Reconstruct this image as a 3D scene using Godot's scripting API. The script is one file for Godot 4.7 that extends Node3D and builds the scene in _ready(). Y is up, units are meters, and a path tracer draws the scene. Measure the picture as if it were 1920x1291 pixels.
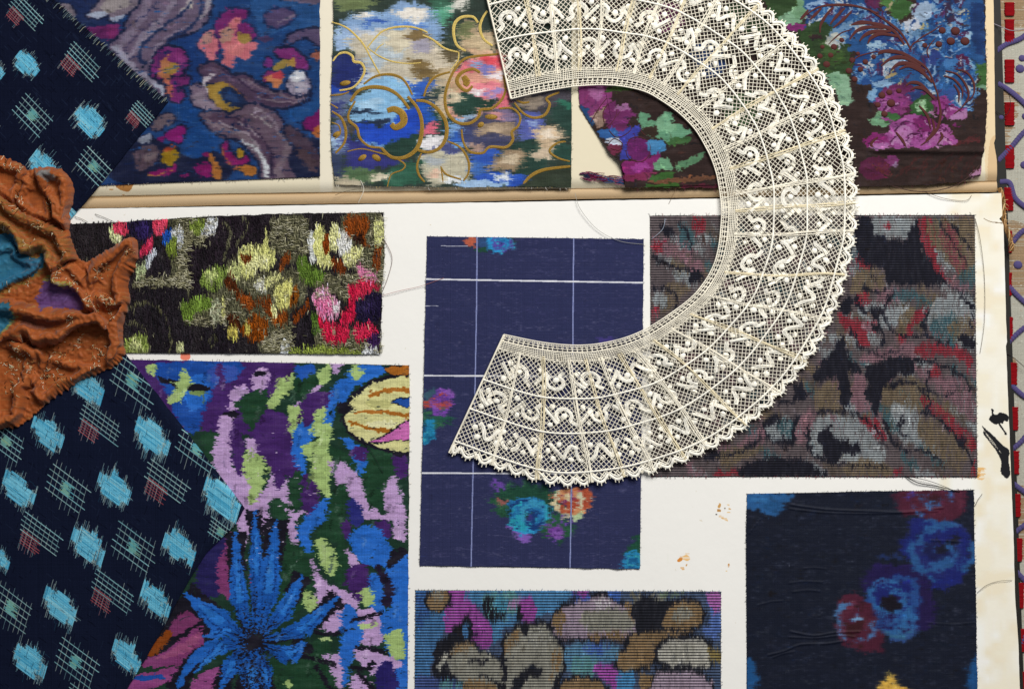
extends Node3D
# Fabric samples glued in an old album, photographed from straight above. Positions are written in
# millimetre-like "plan units" (u): 1 u = 0.3 mm on the album page, x to the right, y towards the reader.

const U := 0.0003
const PAGE := 0.012          # height of the album's pages above the cloth it lies on
var rng := RandomNumberGenerator.new()
var wob := FastNoiseLite.new()
var wob2 := FastNoiseLite.new()
var weave_albedo: ImageTexture
var weave_normal: ImageTexture
var paper_normal: ImageTexture
var plush_normal: ImageTexture
var blot_across: Image
var blot_along: Image

func at(x: float, y: float, h := 0.0) -> Vector3:
	return Vector3((x - 960.0) * U, h, (y - 645.5) * U)

# ------------------------------------------------------------------ dyed and printed patterns
class Cloth:
	var im: Image
	var x0: float
	var y0: float
	var k: float
	var ox := 0.0
	var oy := 0.0
	var z := 1.0
	var r := RandomNumberGenerator.new()
	var upright := false        # threads that carry the dye run up and down
	var jit := 2.0              # how far the dye wanders along the threads, in u
	var vary := 0.05
	var bundle := 2
	func _init(px: float, py: float, w: float, h: float, per: float, c: String, sd: int) -> void:
		x0 = px; y0 = py; k = per
		im = Image.create(int(w * per), int(h * per), false, Image.FORMAT_RGBA8)
		im.fill(Color(c))
		r.seed = sd
	func frame(px: float, py: float, zoom: float) -> void:
		ox = px; oy = py; z = zoom
	func tx(a: Array) -> PackedVector2Array:
		var o := PackedVector2Array()
		for i in range(0, a.size() - 1, 2):
			o.append(Vector2((ox + a[i] / z - x0) * k, (oy + a[i + 1] / z - y0) * k))
		return o
	static func curve(p: PackedVector2Array, closed: bool, sub := 5) -> PackedVector2Array:
		var n := p.size()
		if n < 3: return p
		var o := PackedVector2Array()
		var last := n if closed else n - 1
		for i in last:
			var a := p[(i - 1 + n) % n] if closed or i > 0 else p[0]
			var b := p[i]
			var c := p[(i + 1) % n]
			var d := p[(i + 2) % n] if closed or i + 2 < n else p[n - 1]
			for j in sub:
				o.append(b.cubic_interpolate(c, a, d, float(j) / sub))
		if not closed: o.append(p[n - 1])
		return o
	func fill(p: PackedVector2Array, c: Color, j: float, dens := 1.0) -> void:
		var n := p.size()
		if n < 3: return
		var size_s := im.get_width() if upright else im.get_height()
		var lo := 1e9
		var hi := -1e9
		for q in p:
			var s := q.x if upright else q.y
			lo = minf(lo, s); hi = maxf(hi, s)
		var a := clampi(int(floor(lo)), 0, size_s)
		var b := clampi(int(ceil(hi)), 0, size_s)
		if b <= a: return
		var rows: Array[PackedFloat32Array] = []
		rows.resize(b - a)
		for i in n:
			var p1 := p[i]
			var p2 := p[(i + 1) % n]
			var s1 := p1.x if upright else p1.y
			var s2 := p2.x if upright else p2.y
			var t1 := p1.y if upright else p1.x
			var t2 := p2.y if upright else p2.x
			if s1 > s2:
				var sw := s1; s1 = s2; s2 = sw
				sw = t1; t1 = t2; t2 = sw
			var i0 := maxi(int(ceil(s1 - 0.5)), a)
			var i1 := mini(int(ceil(s2 - 0.5)), b)
			if i1 <= i0: continue
			var g := (t2 - t1) / (s2 - s1)
			for s in range(i0, i1):
				rows[s - a].append(t1 + (s + 0.5 - s1) * g)
		var jl := 0.0
		var jr := 0.0
		for i in b - a:
			if i % bundle == 0:
				jl = j * (r.randf() + r.randf() - 1.0)
				jr = j * (r.randf() + r.randf() - 1.0)
			if dens < 1.0 and r.randf() > dens: continue
			var row := rows[i]
			row.sort()
			var v := 1.0 + (r.randf() - 0.5) * 2.0 * vary
			var cc := Color(minf(c.r * v, 1), minf(c.g * v, 1), minf(c.b * v, 1))
			for m in range(0, row.size() - 1, 2):
				var e0 := int(round(row[m] + jl + j * 0.5 * (r.randf() - 0.5)))
				var e1 := int(round(row[m + 1] + jr + j * 0.5 * (r.randf() - 0.5)))
				if e1 <= e0: continue
				if upright: im.fill_rect(Rect2i(a + i, e0, 1, e1 - e0), cc)
				else: im.fill_rect(Rect2i(e0, a + i, e1 - e0, 1), cc)
	# a dyed area; ring > 0 first draws a contour of that width and colour
	func b(c: String, a: Array, j := -1.0, dens := 1.0, ring := 0.0, rc := "1b2138") -> void:
		var p := curve(tx(a), true)
		var jj := (jit if j < 0.0 else j) * k
		if ring > 0.0:
			var q := p.duplicate()
			q.append(p[0])
			fill(band(q, ring / z * k, ring / z * k), Color(rc), jj, 1.0)
		fill(p, Color(c), jj, dens)
	static func band(p: PackedVector2Array, w0: float, w1: float) -> PackedVector2Array:
		var l := PackedVector2Array()
		var rr := PackedVector2Array()
		var n := p.size()
		for i in n:
			var d := (p[mini(i + 1, n - 1)] - p[maxi(i - 1, 0)]).normalized().orthogonal()
			var w := lerpf(w0, w1, float(i) / (n - 1)) * 0.5
			l.append(p[i] + d * w)
			rr.append(p[i] - d * w)
		rr.reverse()
		l.append_array(rr)
		return l
	# a stroke of dye, w0 wide at its start and w1 at its end
	func s(c: String, a: Array, w0: float, w1 := -1.0, j := -1.0, dens := 1.0) -> void:
		var p := curve(tx(a), false)
		var n := p.size()
		if n < 2: return
		var f := k / z
		var e := w0 if w1 < 0.0 else w1
		for i in range(0, n - 1):       # piece by piece, so that tight bends stay filled
			var a0 := float(i) / (n - 1)
			var b0 := float(i + 1) / (n - 1)
			var d := (p[i + 1] - p[i]).normalized()
			var o := d.orthogonal()
			var wa := lerpf(w0, e, a0) * f * 0.5
			var wb := lerpf(w0, e, b0) * f * 0.5
			var x := d * minf(wa, 2.0) * 0.6
			fill(PackedVector2Array([p[i] - x + o * wa, p[i + 1] + x + o * wb, p[i + 1] + x - o * wb, p[i] - x - o * wa]), Color(c), (jit if j < 0.0 else j) * k, dens)
	func e(c: String, x: float, y: float, a: float, b2: float, j := -1.0, dens := 1.0, turn := 0.0) -> void:
		var p := PackedVector2Array()
		for i in 20:
			var t := TAU * i / 20
			var q := Vector2(cos(t) * a, sin(t) * b2).rotated(turn) * (1.0 + 0.08 * sin(3 * t + x))
			p.append(Vector2((ox + (x + q.x) / z - x0) * k, (oy + (y + q.y) / z - y0) * k))
		fill(p, Color(c), (jit if j < 0.0 else j) * k, dens)
	# short loose strokes of one colour along the threads inside a box (author's units)
	func streaks(c: String, x: float, y: float, w: float, h: float, n: int, long: float) -> void:
		for i in n:
			var px := int((ox + (x + r.randf() * w) / z - x0) * k)
			var py := int((oy + (y + r.randf() * h) / z - y0) * k)
			var l := int(maxf(2.0, long / z * k * (0.4 + r.randf())))
			var cc := Color(c).lightened(r.randf() * 0.12)
			if upright: im.fill_rect(Rect2i(px, py, 1, l), cc)
			else: im.fill_rect(Rect2i(px, py, l, 1), cc)
	# a rose seen from the front: overlapping petals, ring inside ring
	func rose(x: float, y: float, rad: float, cols: Array, heart: String, squash := 0.9) -> void:
		var rr := rad
		var turn := r.randf() * TAU
		while rr > rad * 0.2:
			var n := 6 if rr > rad * 0.6 else 4
			for i in n:
				if r.randf() < 0.2: continue
				var off := Vector2.from_angle(r.randf() * TAU) * rad * 0.12
				var a0 := turn + TAU * i / n + r.randf_range(-0.3, 0.3)
				var a := []
				for q in 5:
					var t := a0 + (q / 4.0 - 0.5) * TAU / n * 1.25
					var bulge := rr * (0.9 + 0.16 * sin(q / 4.0 * PI)) * r.randf_range(0.94, 1.06)
					a.append_array([x + off.x + cos(t) * bulge, y + off.y + sin(t) * bulge * squash])
				var col: String = cols[r.randi() % cols.size()]
				s(col, a, rad * 0.16, rad * 0.3)
				if r.randf() < 0.6: s(cols[r.randi() % cols.size()], [a[2], a[3], a[4], a[5], a[6], a[7]], rad * 0.07, rad * 0.04)
			rr -= rad * 0.2
			turn += 0.7
		e(heart, x + rad * 0.1, y + rad * 0.04, rad * 0.2, rad * 0.13, -1.0, 1.0, r.randf() * 3.0)
	# a plume: barbs that sweep back from a curved stem
	func plume(a: Array, long: float, cols: Array) -> void:
		var p := curve(line(a), false, 8)
		for i in p.size() - 1:
			var t := float(i) / p.size()
			var d := (p[i + 1] - p[i]).normalized()
			for side in [-1.0, 1.0]:
				var l := long * (1.0 - 0.55 * t) * r.randf_range(0.7, 1.15)
				var o: Vector2 = d.orthogonal() * side
				var q1: Vector2 = p[i] + (o * 0.55 + d * 0.25) * l
				var q2: Vector2 = p[i] + (o * 0.8 + d * 0.75) * l
				s(cols[r.randi() % cols.size()], [p[i].x, p[i].y, q1.x, q1.y, q2.x, q2.y], long * 0.2, long * 0.06)
	static func line(a: Array) -> PackedVector2Array:
		var o := PackedVector2Array()
		for i in range(0, a.size() - 1, 2): o.append(Vector2(a[i], a[i + 1]))
		return o
	# ragged little leaves round a bouquet
	func leaves(cols: Array, x: float, y: float, a: float, b2: float, n: int, long: float) -> void:
		for i in n:
			var t := r.randf() * TAU
			var q := Vector2(x + cos(t) * a * r.randf_range(0.6, 1.0), y + sin(t) * b2 * r.randf_range(0.6, 1.0))
			var d := Vector2.from_angle(t + r.randf_range(-0.8, 0.8)) * long * r.randf_range(0.5, 1.2)
			s(cols[r.randi() % cols.size()], [q.x, q.y, q.x + d.x * 0.5, q.y + d.y * 0.4, q.x + d.x, q.y + d.y], long * 0.3, long * 0.08)
	# small brush marks that vary the dye inside the areas, following slow currents
	func dabs(n: int, long: float, wide: float, amount: float) -> void:
		var nz := FastNoiseLite.new()
		nz.seed = r.randi() % 1000
		nz.frequency = 0.008 / k
		for i in n:
			var p := Vector2(r.randf() * im.get_width(), r.randf() * im.get_height())
			var c := im.get_pixel(mini(int(p.x), im.get_width() - 1), mini(int(p.y), im.get_height() - 1))
			var v := 1.0 + r.randf_range(-amount, amount)
			var t := r.randf_range(-amount, amount) * 0.25
			c = Color(clampf(c.r * v + t * 0.3, 0, 1), clampf(c.g * v, 0, 1), clampf(c.b * v - t * 0.3, 0, 1))
			var a := nz.get_noise_2d(p.x, p.y) * 5.0 + (PI / 2 if upright else 0.0)
			var d := Vector2.from_angle(a) * long * k * r.randf_range(0.4, 1.2)
			var bend := d.orthogonal() * r.randf_range(-0.25, 0.25)
			fill(band(curve(PackedVector2Array([p - d, p + bend, p + d]), false, 4), wide * k * r.randf_range(0.5, 1.2), wide * k * 0.25), c, jit * k * 0.35, 0.85)
	# a darker dye bath for the whole piece
	func deepen(a: float) -> void:
		var d := Image.create(im.get_width(), im.get_height(), false, Image.FORMAT_RGBA8)
		d.fill(Color(0, 0, 0, a))
		im.blend_rect(d, Rect2i(0, 0, im.get_width(), im.get_height()), Vector2i.ZERO)
	# one dyed thread, straight, from a towards direction d (texture drawn with soft ends)
	func thread(c: Color, p: Vector2, d: Vector2, l: float, w := 1.2) -> void:
		var a := (p - Vector2(x0, y0)) * k
		var n := int(l * k)
		var ww := maxi(1, int(round(w * k)))
		for i in n:
			var q := a + d * float(i)
			im.fill_rect(Rect2i(int(q.x), int(q.y), ww, ww), c)
	# the dye creeps: areas lose their drawn edges, colours run along the threads and take up unevenly
	func worn(wander: float, freq: float, row: float, run: float, share: float, blot: Image) -> void:
		var w := im.get_width()
		var h := im.get_height()
		if wander > 0.0:
			var nz := FastNoiseLite.new()
			nz.seed = r.randi() % 1000
			nz.frequency = freq / k
			nz.fractal_octaves = 3
			var src: Image = im.duplicate()
			var seg := 6
			var n := h if not upright else w
			var m := w if not upright else h
			for i in n:
				var j := (r.randf() + r.randf() - 1.0) * row * k
				for q in range(0, m, seg):
					var x := q if not upright else i
					var y := i if not upright else q
					var dx := nz.get_noise_2d(x, y) * wander * k * 2.0
					var dy := nz.get_noise_2d(x + 3000.0, y) * wander * k * 2.0
					if upright: im.blit_rect(src, Rect2i(int(x + dx), int(y + dy + j), 1, seg), Vector2i(x, y))
					else: im.blit_rect(src, Rect2i(int(x + dx + j), int(y + dy), seg, 1), Vector2i(x, y))
		if share > 0.0:
			var c: Image = im.duplicate()
			if upright: c.resize(w, maxi(8, int(h / (run * k))), Image.INTERPOLATE_BILINEAR)
			else: c.resize(maxi(8, int(w / (run * k))), h, Image.INTERPOLATE_BILINEAR)
			c.resize(w, h, Image.INTERPOLATE_BILINEAR)
			var d := c.get_data()
			var al := int(share * 255.0)
			for i in range(3, d.size(), 4): d[i] = al
			im.blend_rect(Image.create_from_data(w, h, false, Image.FORMAT_RGBA8, d), Rect2i(0, 0, w, h), Vector2i.ZERO)
		if blot:
			for y in range(-(r.randi() % 300), h, 512):
				for x in range(-(r.randi() % 300), w, 512): im.blend_rect(blot, Rect2i(0, 0, 512, 512), Vector2i(x, y))
	func tex() -> ImageTexture:
		return ImageTexture.create_from_image(im)

# ------------------------------------------------------------------ geometry
class Bat:                       # collects tubes and quads into one mesh
	var v := PackedVector3Array()
	var n := PackedVector3Array()
	var c := PackedColorArray()
	var idx := PackedInt32Array()
	func tube(p: PackedVector3Array, r0: float, r1: float, sides := 4, col := Color.WHITE, flat := 1.0, caps := false) -> void:
		var m := p.size()
		if m < 2: return
		var first := v.size()
		for i in m:
			var d := (p[mini(i + 1, m - 1)] - p[maxi(i - 1, 0)]).normalized()
			var side := d.cross(Vector3.UP)
			side = side.normalized() if side.length() > 0.01 else Vector3.RIGHT
			var up := side.cross(d)
			var rr := lerpf(r0, r1, float(i) / (m - 1))
			for j in sides:
				var t := TAU * (j + 0.5) / sides
				var q := side * cos(t) + up * (sin(t) * flat)
				v.append(p[i] + q * rr)
				n.append((side * cos(t) * flat + up * sin(t)).normalized())
				c.append(col)
		for i in m - 1:
			for j in sides:
				var a := first + i * sides + j
				var b := first + i * sides + (j + 1) % sides
				idx.append_array(PackedInt32Array([a, b, a + sides, b, b + sides, a + sides]))
		if caps:
			for e in [0, m - 1]:
				for j in range(1, sides - 1):
					var s0: int = first + e * sides
					if e == 0: idx.append_array(PackedInt32Array([s0, s0 + j + 1, s0 + j]))
					else: idx.append_array(PackedInt32Array([s0, s0 + j, s0 + j + 1]))
	func dome(o: Vector3, a: float, b: float, h: float, turn: float, col := Color.WHITE, seg := 9) -> void:
		var first := v.size()
		for ring in [[1.0, 0.0], [0.86, 0.6], [0.5, 0.92]]:
			for j in seg:
				var t := TAU * j / seg
				var q: Vector2 = Vector2(cos(t) * a, sin(t) * b).rotated(turn) * ring[0]
				v.append(o + Vector3(q.x, h * ring[1], q.y))
				n.append(Vector3(q.x / maxf(a, 1e-6) * 0.9, 0.25 + ring[1] * 1.4, q.y / maxf(b, 1e-6) * 0.9).normalized())
				c.append(col)
		v.append(o + Vector3(0, h, 0)); n.append(Vector3.UP); c.append(col)
		for k in 2:
			for j in seg:
				var p := first + k * seg + j
				var q2 := first + k * seg + (j + 1) % seg
				idx.append_array(PackedInt32Array([p, q2, p + seg, q2, q2 + seg, p + seg]))
		for j in seg:
			idx.append_array(PackedInt32Array([first + 2 * seg + j, first + 2 * seg + (j + 1) % seg, first + 3 * seg]))
	func mesh(use_color := false) -> ArrayMesh:
		var arr := []
		arr.resize(Mesh.ARRAY_MAX)
		arr[Mesh.ARRAY_VERTEX] = v
		arr[Mesh.ARRAY_NORMAL] = n
		if use_color: arr[Mesh.ARRAY_COLOR] = c
		arr[Mesh.ARRAY_INDEX] = idx
		var m := ArrayMesh.new()
		m.add_surface_from_arrays(Mesh.PRIMITIVE_TRIANGLES, arr)
		return m

func numbered(called: String) -> String:
	if not has_node(called): return called
	var i := 1
	while has_node("%s_%03d" % [called, i]): i += 1
	return "%s_%03d" % [called, i]

func thing(called: String, label: String, category: String, where: Vector3, group := "") -> Node3D:
	var o := Node3D.new()
	o.name = numbered(called)
	add_child(o)
	o.position = where
	o.set_meta("label", label)
	o.set_meta("category", category)
	if group: o.set_meta("group", group)
	return o

# a mesh whose vertices are in world places becomes a part of its thing
func part(called: String, m: Mesh, mat: Material, parent: Node3D, stuff := false) -> MeshInstance3D:
	var o := MeshInstance3D.new()
	o.name = called
	o.mesh = m
	o.material_override = mat
	parent.add_child(o, true)
	o.position = -origin_of(parent)
	if stuff: o.set_meta("kind", "stuff")
	return o

func origin_of(o: Node) -> Vector3:
	var p := Vector3.ZERO
	while o is Node3D and o != self:
		p += o.position
		o = o.get_parent()
	return p

func mat(c: String, rough := 0.9, spec := 0.3) -> StandardMaterial3D:
	var m := StandardMaterial3D.new()
	m.albedo_color = Color(c)
	m.roughness = rough
	m.metallic_specular = spec
	return m

# woven cloth: the weave repeats on the first uv set, the print lies on the second
func cloth_mat(print_tex: Texture2D, rough := 0.92, spec := 0.22, relief := 0.5, sheen := 0.0, nm: Texture2D = null) -> StandardMaterial3D:
	var m := StandardMaterial3D.new()
	m.albedo_texture = weave_albedo
	m.roughness = rough
	m.metallic_specular = spec
	m.normal_enabled = true
	m.normal_texture = nm if nm else weave_normal
	m.normal_scale = relief
	m.detail_enabled = true
	m.detail_albedo = print_tex
	m.detail_blend_mode = BaseMaterial3D.BLEND_MODE_MUL
	m.detail_uv_layer = BaseMaterial3D.DETAIL_UV_2
	if sheen > 0.0:
		m.rim_enabled = true
		m.rim = sheen
		m.rim_tint = 0.6
	return m

static func along(p: PackedVector2Array, t: float) -> Vector2:
	var total := 0.0
	for i in p.size() - 1: total += p[i].distance_to(p[i + 1])
	var d := t * total
	for i in p.size() - 1:
		var l := p[i].distance_to(p[i + 1])
		if d <= l or i == p.size() - 2: return p[i].lerp(p[i + 1], d / maxf(l, 1e-6))
		d -= l
	return p[p.size() - 1]

func line2(a: Array) -> PackedVector2Array:
	var o := PackedVector2Array()
	for i in range(0, a.size() - 1, 2): o.append(Vector2(a[i], a[i + 1]))
	return o

# a sheet of cloth spanned between four edge lines (top and bottom left to right, left and right downwards),
# with a real thickness; high is the height of its upper face as a function of plan x, y, edge distance 0..1
func sheet(top: Array, bottom: Array, left: Array, right: Array, step: Vector2, high: Callable, thick: float, c: Cloth, ragged := 0.7) -> ArrayMesh:
	var t := line2(top)
	var b := line2(bottom)
	var l := line2(left)
	var r := line2(right)
	var nx := maxi(2, int(t[0].distance_to(t[t.size() - 1]) / step.x))
	var ny := maxi(2, int(l[0].distance_to(l[l.size() - 1]) / step.y))
	var T := PackedVector2Array()
	var B := PackedVector2Array()
	var L := PackedVector2Array()
	var R := PackedVector2Array()
	for i in nx + 1:
		T.append(along(t, float(i) / nx) + Vector2(0, (rng.randf() - 0.5) * 2.0 * ragged + ragged * 2.2 * wob.get_noise_1d(i * step.x * 1.6 + t[0].y)))
		B.append(along(b, float(i) / nx) + Vector2(0, (rng.randf() - 0.5) * 2.0 * ragged + ragged * 2.2 * wob.get_noise_1d(i * step.x * 1.6 + 400.0)))
	for i in ny + 1:
		L.append(along(l, float(i) / ny) + Vector2((rng.randf() - 0.5) * 2.0 * ragged, 0))
		R.append(along(r, float(i) / ny) + Vector2((rng.randf() - 0.5) * 2.0 * ragged + ragged * 2.2 * wob.get_noise_1d(i * step.y * 1.6 + t[0].x), 0))
	L[0] = T[0]; L[ny] = B[0]; R[0] = T[nx]; R[ny] = B[nx]
	var w := nx + 1
	var v := PackedVector3Array()
	var uv := PackedVector2Array()
	var uv2 := PackedVector2Array()
	var idx := PackedInt32Array()
	v.resize(w * (ny + 1)); uv.resize(v.size()); uv2.resize(v.size())
	var iw := c.im.get_width() / c.k
	var ih := c.im.get_height() / c.k
	for j in ny + 1:
		var fv := float(j) / ny
		for i in w:
			var fu := float(i) / nx
			var p := T[i] * (1 - fv) + B[i] * fv + L[j] * (1 - fu) + R[j] * fu - (T[0] * (1 - fu) + T[nx] * fu) * (1 - fv) - (B[0] * (1 - fu) + B[nx] * fu) * fv
			var n := j * w + i
			v[n] = at(p.x, p.y, high.call(p.x, p.y, minf(minf(fu, 1 - fu), minf(fv, 1 - fv))))
			uv[n] = p / 512.0
			uv2[n] = Vector2((p.x - c.x0) / iw, (p.y - c.y0) / ih)
	for j in ny:
		for i in nx:
			var a := j * w + i
			idx.append_array(PackedInt32Array([a, a + 1, a + w, a + 1, a + w + 1, a + w]))
	return finish(v, uv, uv2, idx, w, ny + 1, thick)

func finish(v: PackedVector3Array, uv: PackedVector2Array, uv2: PackedVector2Array, idx: PackedInt32Array, w: int, h: int, thick: float) -> ArrayMesh:
	var n := PackedVector3Array()
	n.resize(v.size())
	for j in h:
		for i in w:
			var dx := v[j * w + mini(i + 1, w - 1)] - v[j * w + maxi(i - 1, 0)]
			var dz := v[mini(j + 1, h - 1) * w + i] - v[maxi(j - 1, 0) * w + i]
			n[j * w + i] = dz.cross(dx).normalized()
	if thick > 0.0:               # the cut edge all round, and the underside
		var ring := PackedInt32Array()
		for i in w: ring.append(i)
		for j in range(1, h): ring.append(j * w + w - 1)
		for i in range(w - 2, -1, -1): ring.append((h - 1) * w + i)
		for j in range(h - 2, 0, -1): ring.append(j * w)
		var first := v.size()
		var m := ring.size()
		for i in m:
			var a := v[ring[i]]
			var d := v[ring[(i + 1) % m]] - v[ring[(i - 1 + m) % m]]
			var o := d.cross(Vector3.UP).normalized() * -1.0
			for q in 2:
				v.append(a - Vector3(0, thick * q, 0))
				n.append(o)
				uv.append(uv[ring[i]]); uv2.append(uv2[ring[i]])
		for i in m:
			var a := first + i * 2
			var b := first + ((i + 1) % m) * 2
			idx.append_array(PackedInt32Array([a, a + 1, b, b, a + 1, b + 1]))
		var under := v.size()
		for q in [0, w - 1, (h - 1) * w, h * w - 1]:
			v.append(v[q] - Vector3(0, thick, 0)); n.append(Vector3.DOWN); uv.append(uv[q]); uv2.append(uv2[q])
		idx.append_array(PackedInt32Array([under, under + 2, under + 1, under + 1, under + 2, under + 3]))
	var arr := []
	arr.resize(Mesh.ARRAY_MAX)
	arr[Mesh.ARRAY_VERTEX] = v
	arr[Mesh.ARRAY_NORMAL] = n
	arr[Mesh.ARRAY_TEX_UV] = uv
	arr[Mesh.ARRAY_TEX_UV2] = uv2
	arr[Mesh.ARRAY_INDEX] = idx
	var me := ArrayMesh.new()
	me.add_surface_from_arrays(Mesh.PRIMITIVE_TRIANGLES, arr)
	return me

# threads that have worked loose along a cut edge
func fray(b: Bat, edge: Array, out: Vector2, h: float, gap: float, long: float, cols: Array, thin := 0.45) -> void:
	var p := line2(edge)
	var total := 0.0
	for i in p.size() - 1: total += p[i].distance_to(p[i + 1])
	var d := 0.0
	while d < total:
		var q := along(p, d / total)
		var l := long * pow(rng.randf(), 2.2) + 0.8
		var o := out.rotated(rng.randf_range(-0.5, 0.5))
		var bend := out.orthogonal() * rng.randf_range(-0.5, 0.5) * l
		var col: Color = Color(cols[rng.randi() % cols.size()]).srgb_to_linear()
		b.tube(PackedVector3Array([at(q.x - out.x * 2, q.y - out.y * 2, h), at(q.x + o.x * l * 0.5, q.y + o.y * l * 0.5, h + 0.0002), at(q.x + o.x * l + bend.x, q.y + o.y * l + bend.y, h - 0.0001)]), thin * U, thin * 0.6 * U, 3, col)
		d += gap * (0.3 + 1.4 * rng.randf())

var thread_mat: StandardMaterial3D
func tinted() -> StandardMaterial3D:
	if thread_mat == null:
		thread_mat = mat("ffffff", 0.85, 0.25)
		thread_mat.vertex_color_use_as_albedo = true
	return thread_mat

func curve3(a: Array, h: float, sub := 5, lift := 0.0) -> PackedVector3Array:
	var o := PackedVector3Array()
	var c := Cloth.curve(line2(a), false, sub)
	for i in c.size():
		var t := float(i) / maxi(1, c.size() - 1)
		o.append(at(c[i].x, c[i].y, h + lift * sin(PI * t) * (0.6 + 0.4 * sin(t * 9.0))))
	return o

func loose(label: String, a: Array, col: String, h: float, width := 0.5, lift := 0.001) -> void:
	var p := curve3(a, h, 6, lift)
	var o := thing("loose_thread", label, "thread", p[0])
	var b := Bat.new()
	b.tube(p, width * U, width * 0.8 * U, 5, Color.WHITE, 1.0, true)
	part("strand", b.mesh(), mat(col, 0.8, 0.3), o)

# ------------------------------------------------------------------ shared surface grain
func make_grain() -> void:
	rng.seed = 11
	wob.seed = 3; wob.frequency = 0.012
	wob2.seed = 8; wob2.frequency = 0.06
	var n := 512
	var rows := PackedFloat32Array()
	var cols := PackedFloat32Array()
	for i in n:
		rows.append(rng.randfn(0.0, 0.028))
		cols.append(rng.randfn(0.0, 0.028))
	var data := PackedByteArray()
	data.resize(n * n * 3)
	var hd := PackedByteArray()
	hd.resize(n * n)
	for y in n:
		for x in n:
			var over := ((x + y) & 1) == 0
			var v := 0.93 + (rows[y] if over else cols[x]) + rng.randf_range(-0.035, 0.035)
			var q := int(clampf(v, 0.6, 1.0) * 255.0)
			var i := (y * n + x) * 3
			data[i] = q; data[i + 1] = q; data[i + 2] = q
			hd[y * n + x] = int(clampf(0.5 + (0.2 if over else -0.2) + (rows[y] + cols[x]) * 2.0 + rng.randf_range(-0.12, 0.12), 0, 1) * 255.0)
	weave_albedo = ImageTexture.create_from_image(Image.create_from_data(n, n, false, Image.FORMAT_RGB8, data))
	var hi := Image.create_from_data(n, n, false, Image.FORMAT_L8, hd)
	hi.convert(Image.FORMAT_RGBA8)
	hi.bump_map_to_normal_map(1.5)
	weave_normal = ImageTexture.create_from_image(hi)
	var f := FastNoiseLite.new()
	f.seed = 5; f.frequency = 0.05; f.fractal_octaves = 4
	var pi := f.get_seamless_image(512, 512)
	pi.convert(Image.FORMAT_RGBA8)
	pi.bump_map_to_normal_map(2.0)
	paper_normal = ImageTexture.create_from_image(pi)
	var g := FastNoiseLite.new()
	g.seed = 6; g.frequency = 0.22; g.fractal_octaves = 3
	var gi := g.get_seamless_image(512, 512)
	gi.convert(Image.FORMAT_RGBA8)
	gi.bump_map_to_normal_map(5.0)
	plush_normal = ImageTexture.create_from_image(gi)
	var bn := FastNoiseLite.new()
	bn.seed = 12; bn.frequency = 0.06; bn.fractal_octaves = 4
	var bi := bn.get_seamless_image(128, 512)
	bi.resize(512, 512, Image.INTERPOLATE_CUBIC)
	bi.convert(Image.FORMAT_L8)
	var src := bi.get_data()
	var out := PackedByteArray()
	out.resize(512 * 512 * 4)
	for i in src.size():
		var e := src[i] - 128
		var w := 0 if e < 0 else 235
		out[i * 4] = w; out[i * 4 + 1] = w; out[i * 4 + 2] = w
		out[i * 4 + 3] = clampi(int(absf(e) * (0.36 if e < 0 else 0.16)), 0, 60)
	blot_across = Image.create_from_data(512, 512, false, Image.FORMAT_RGBA8, out)
	blot_along = blot_across.duplicate()
	blot_along.rotate_90(CLOCKWISE)

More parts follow.
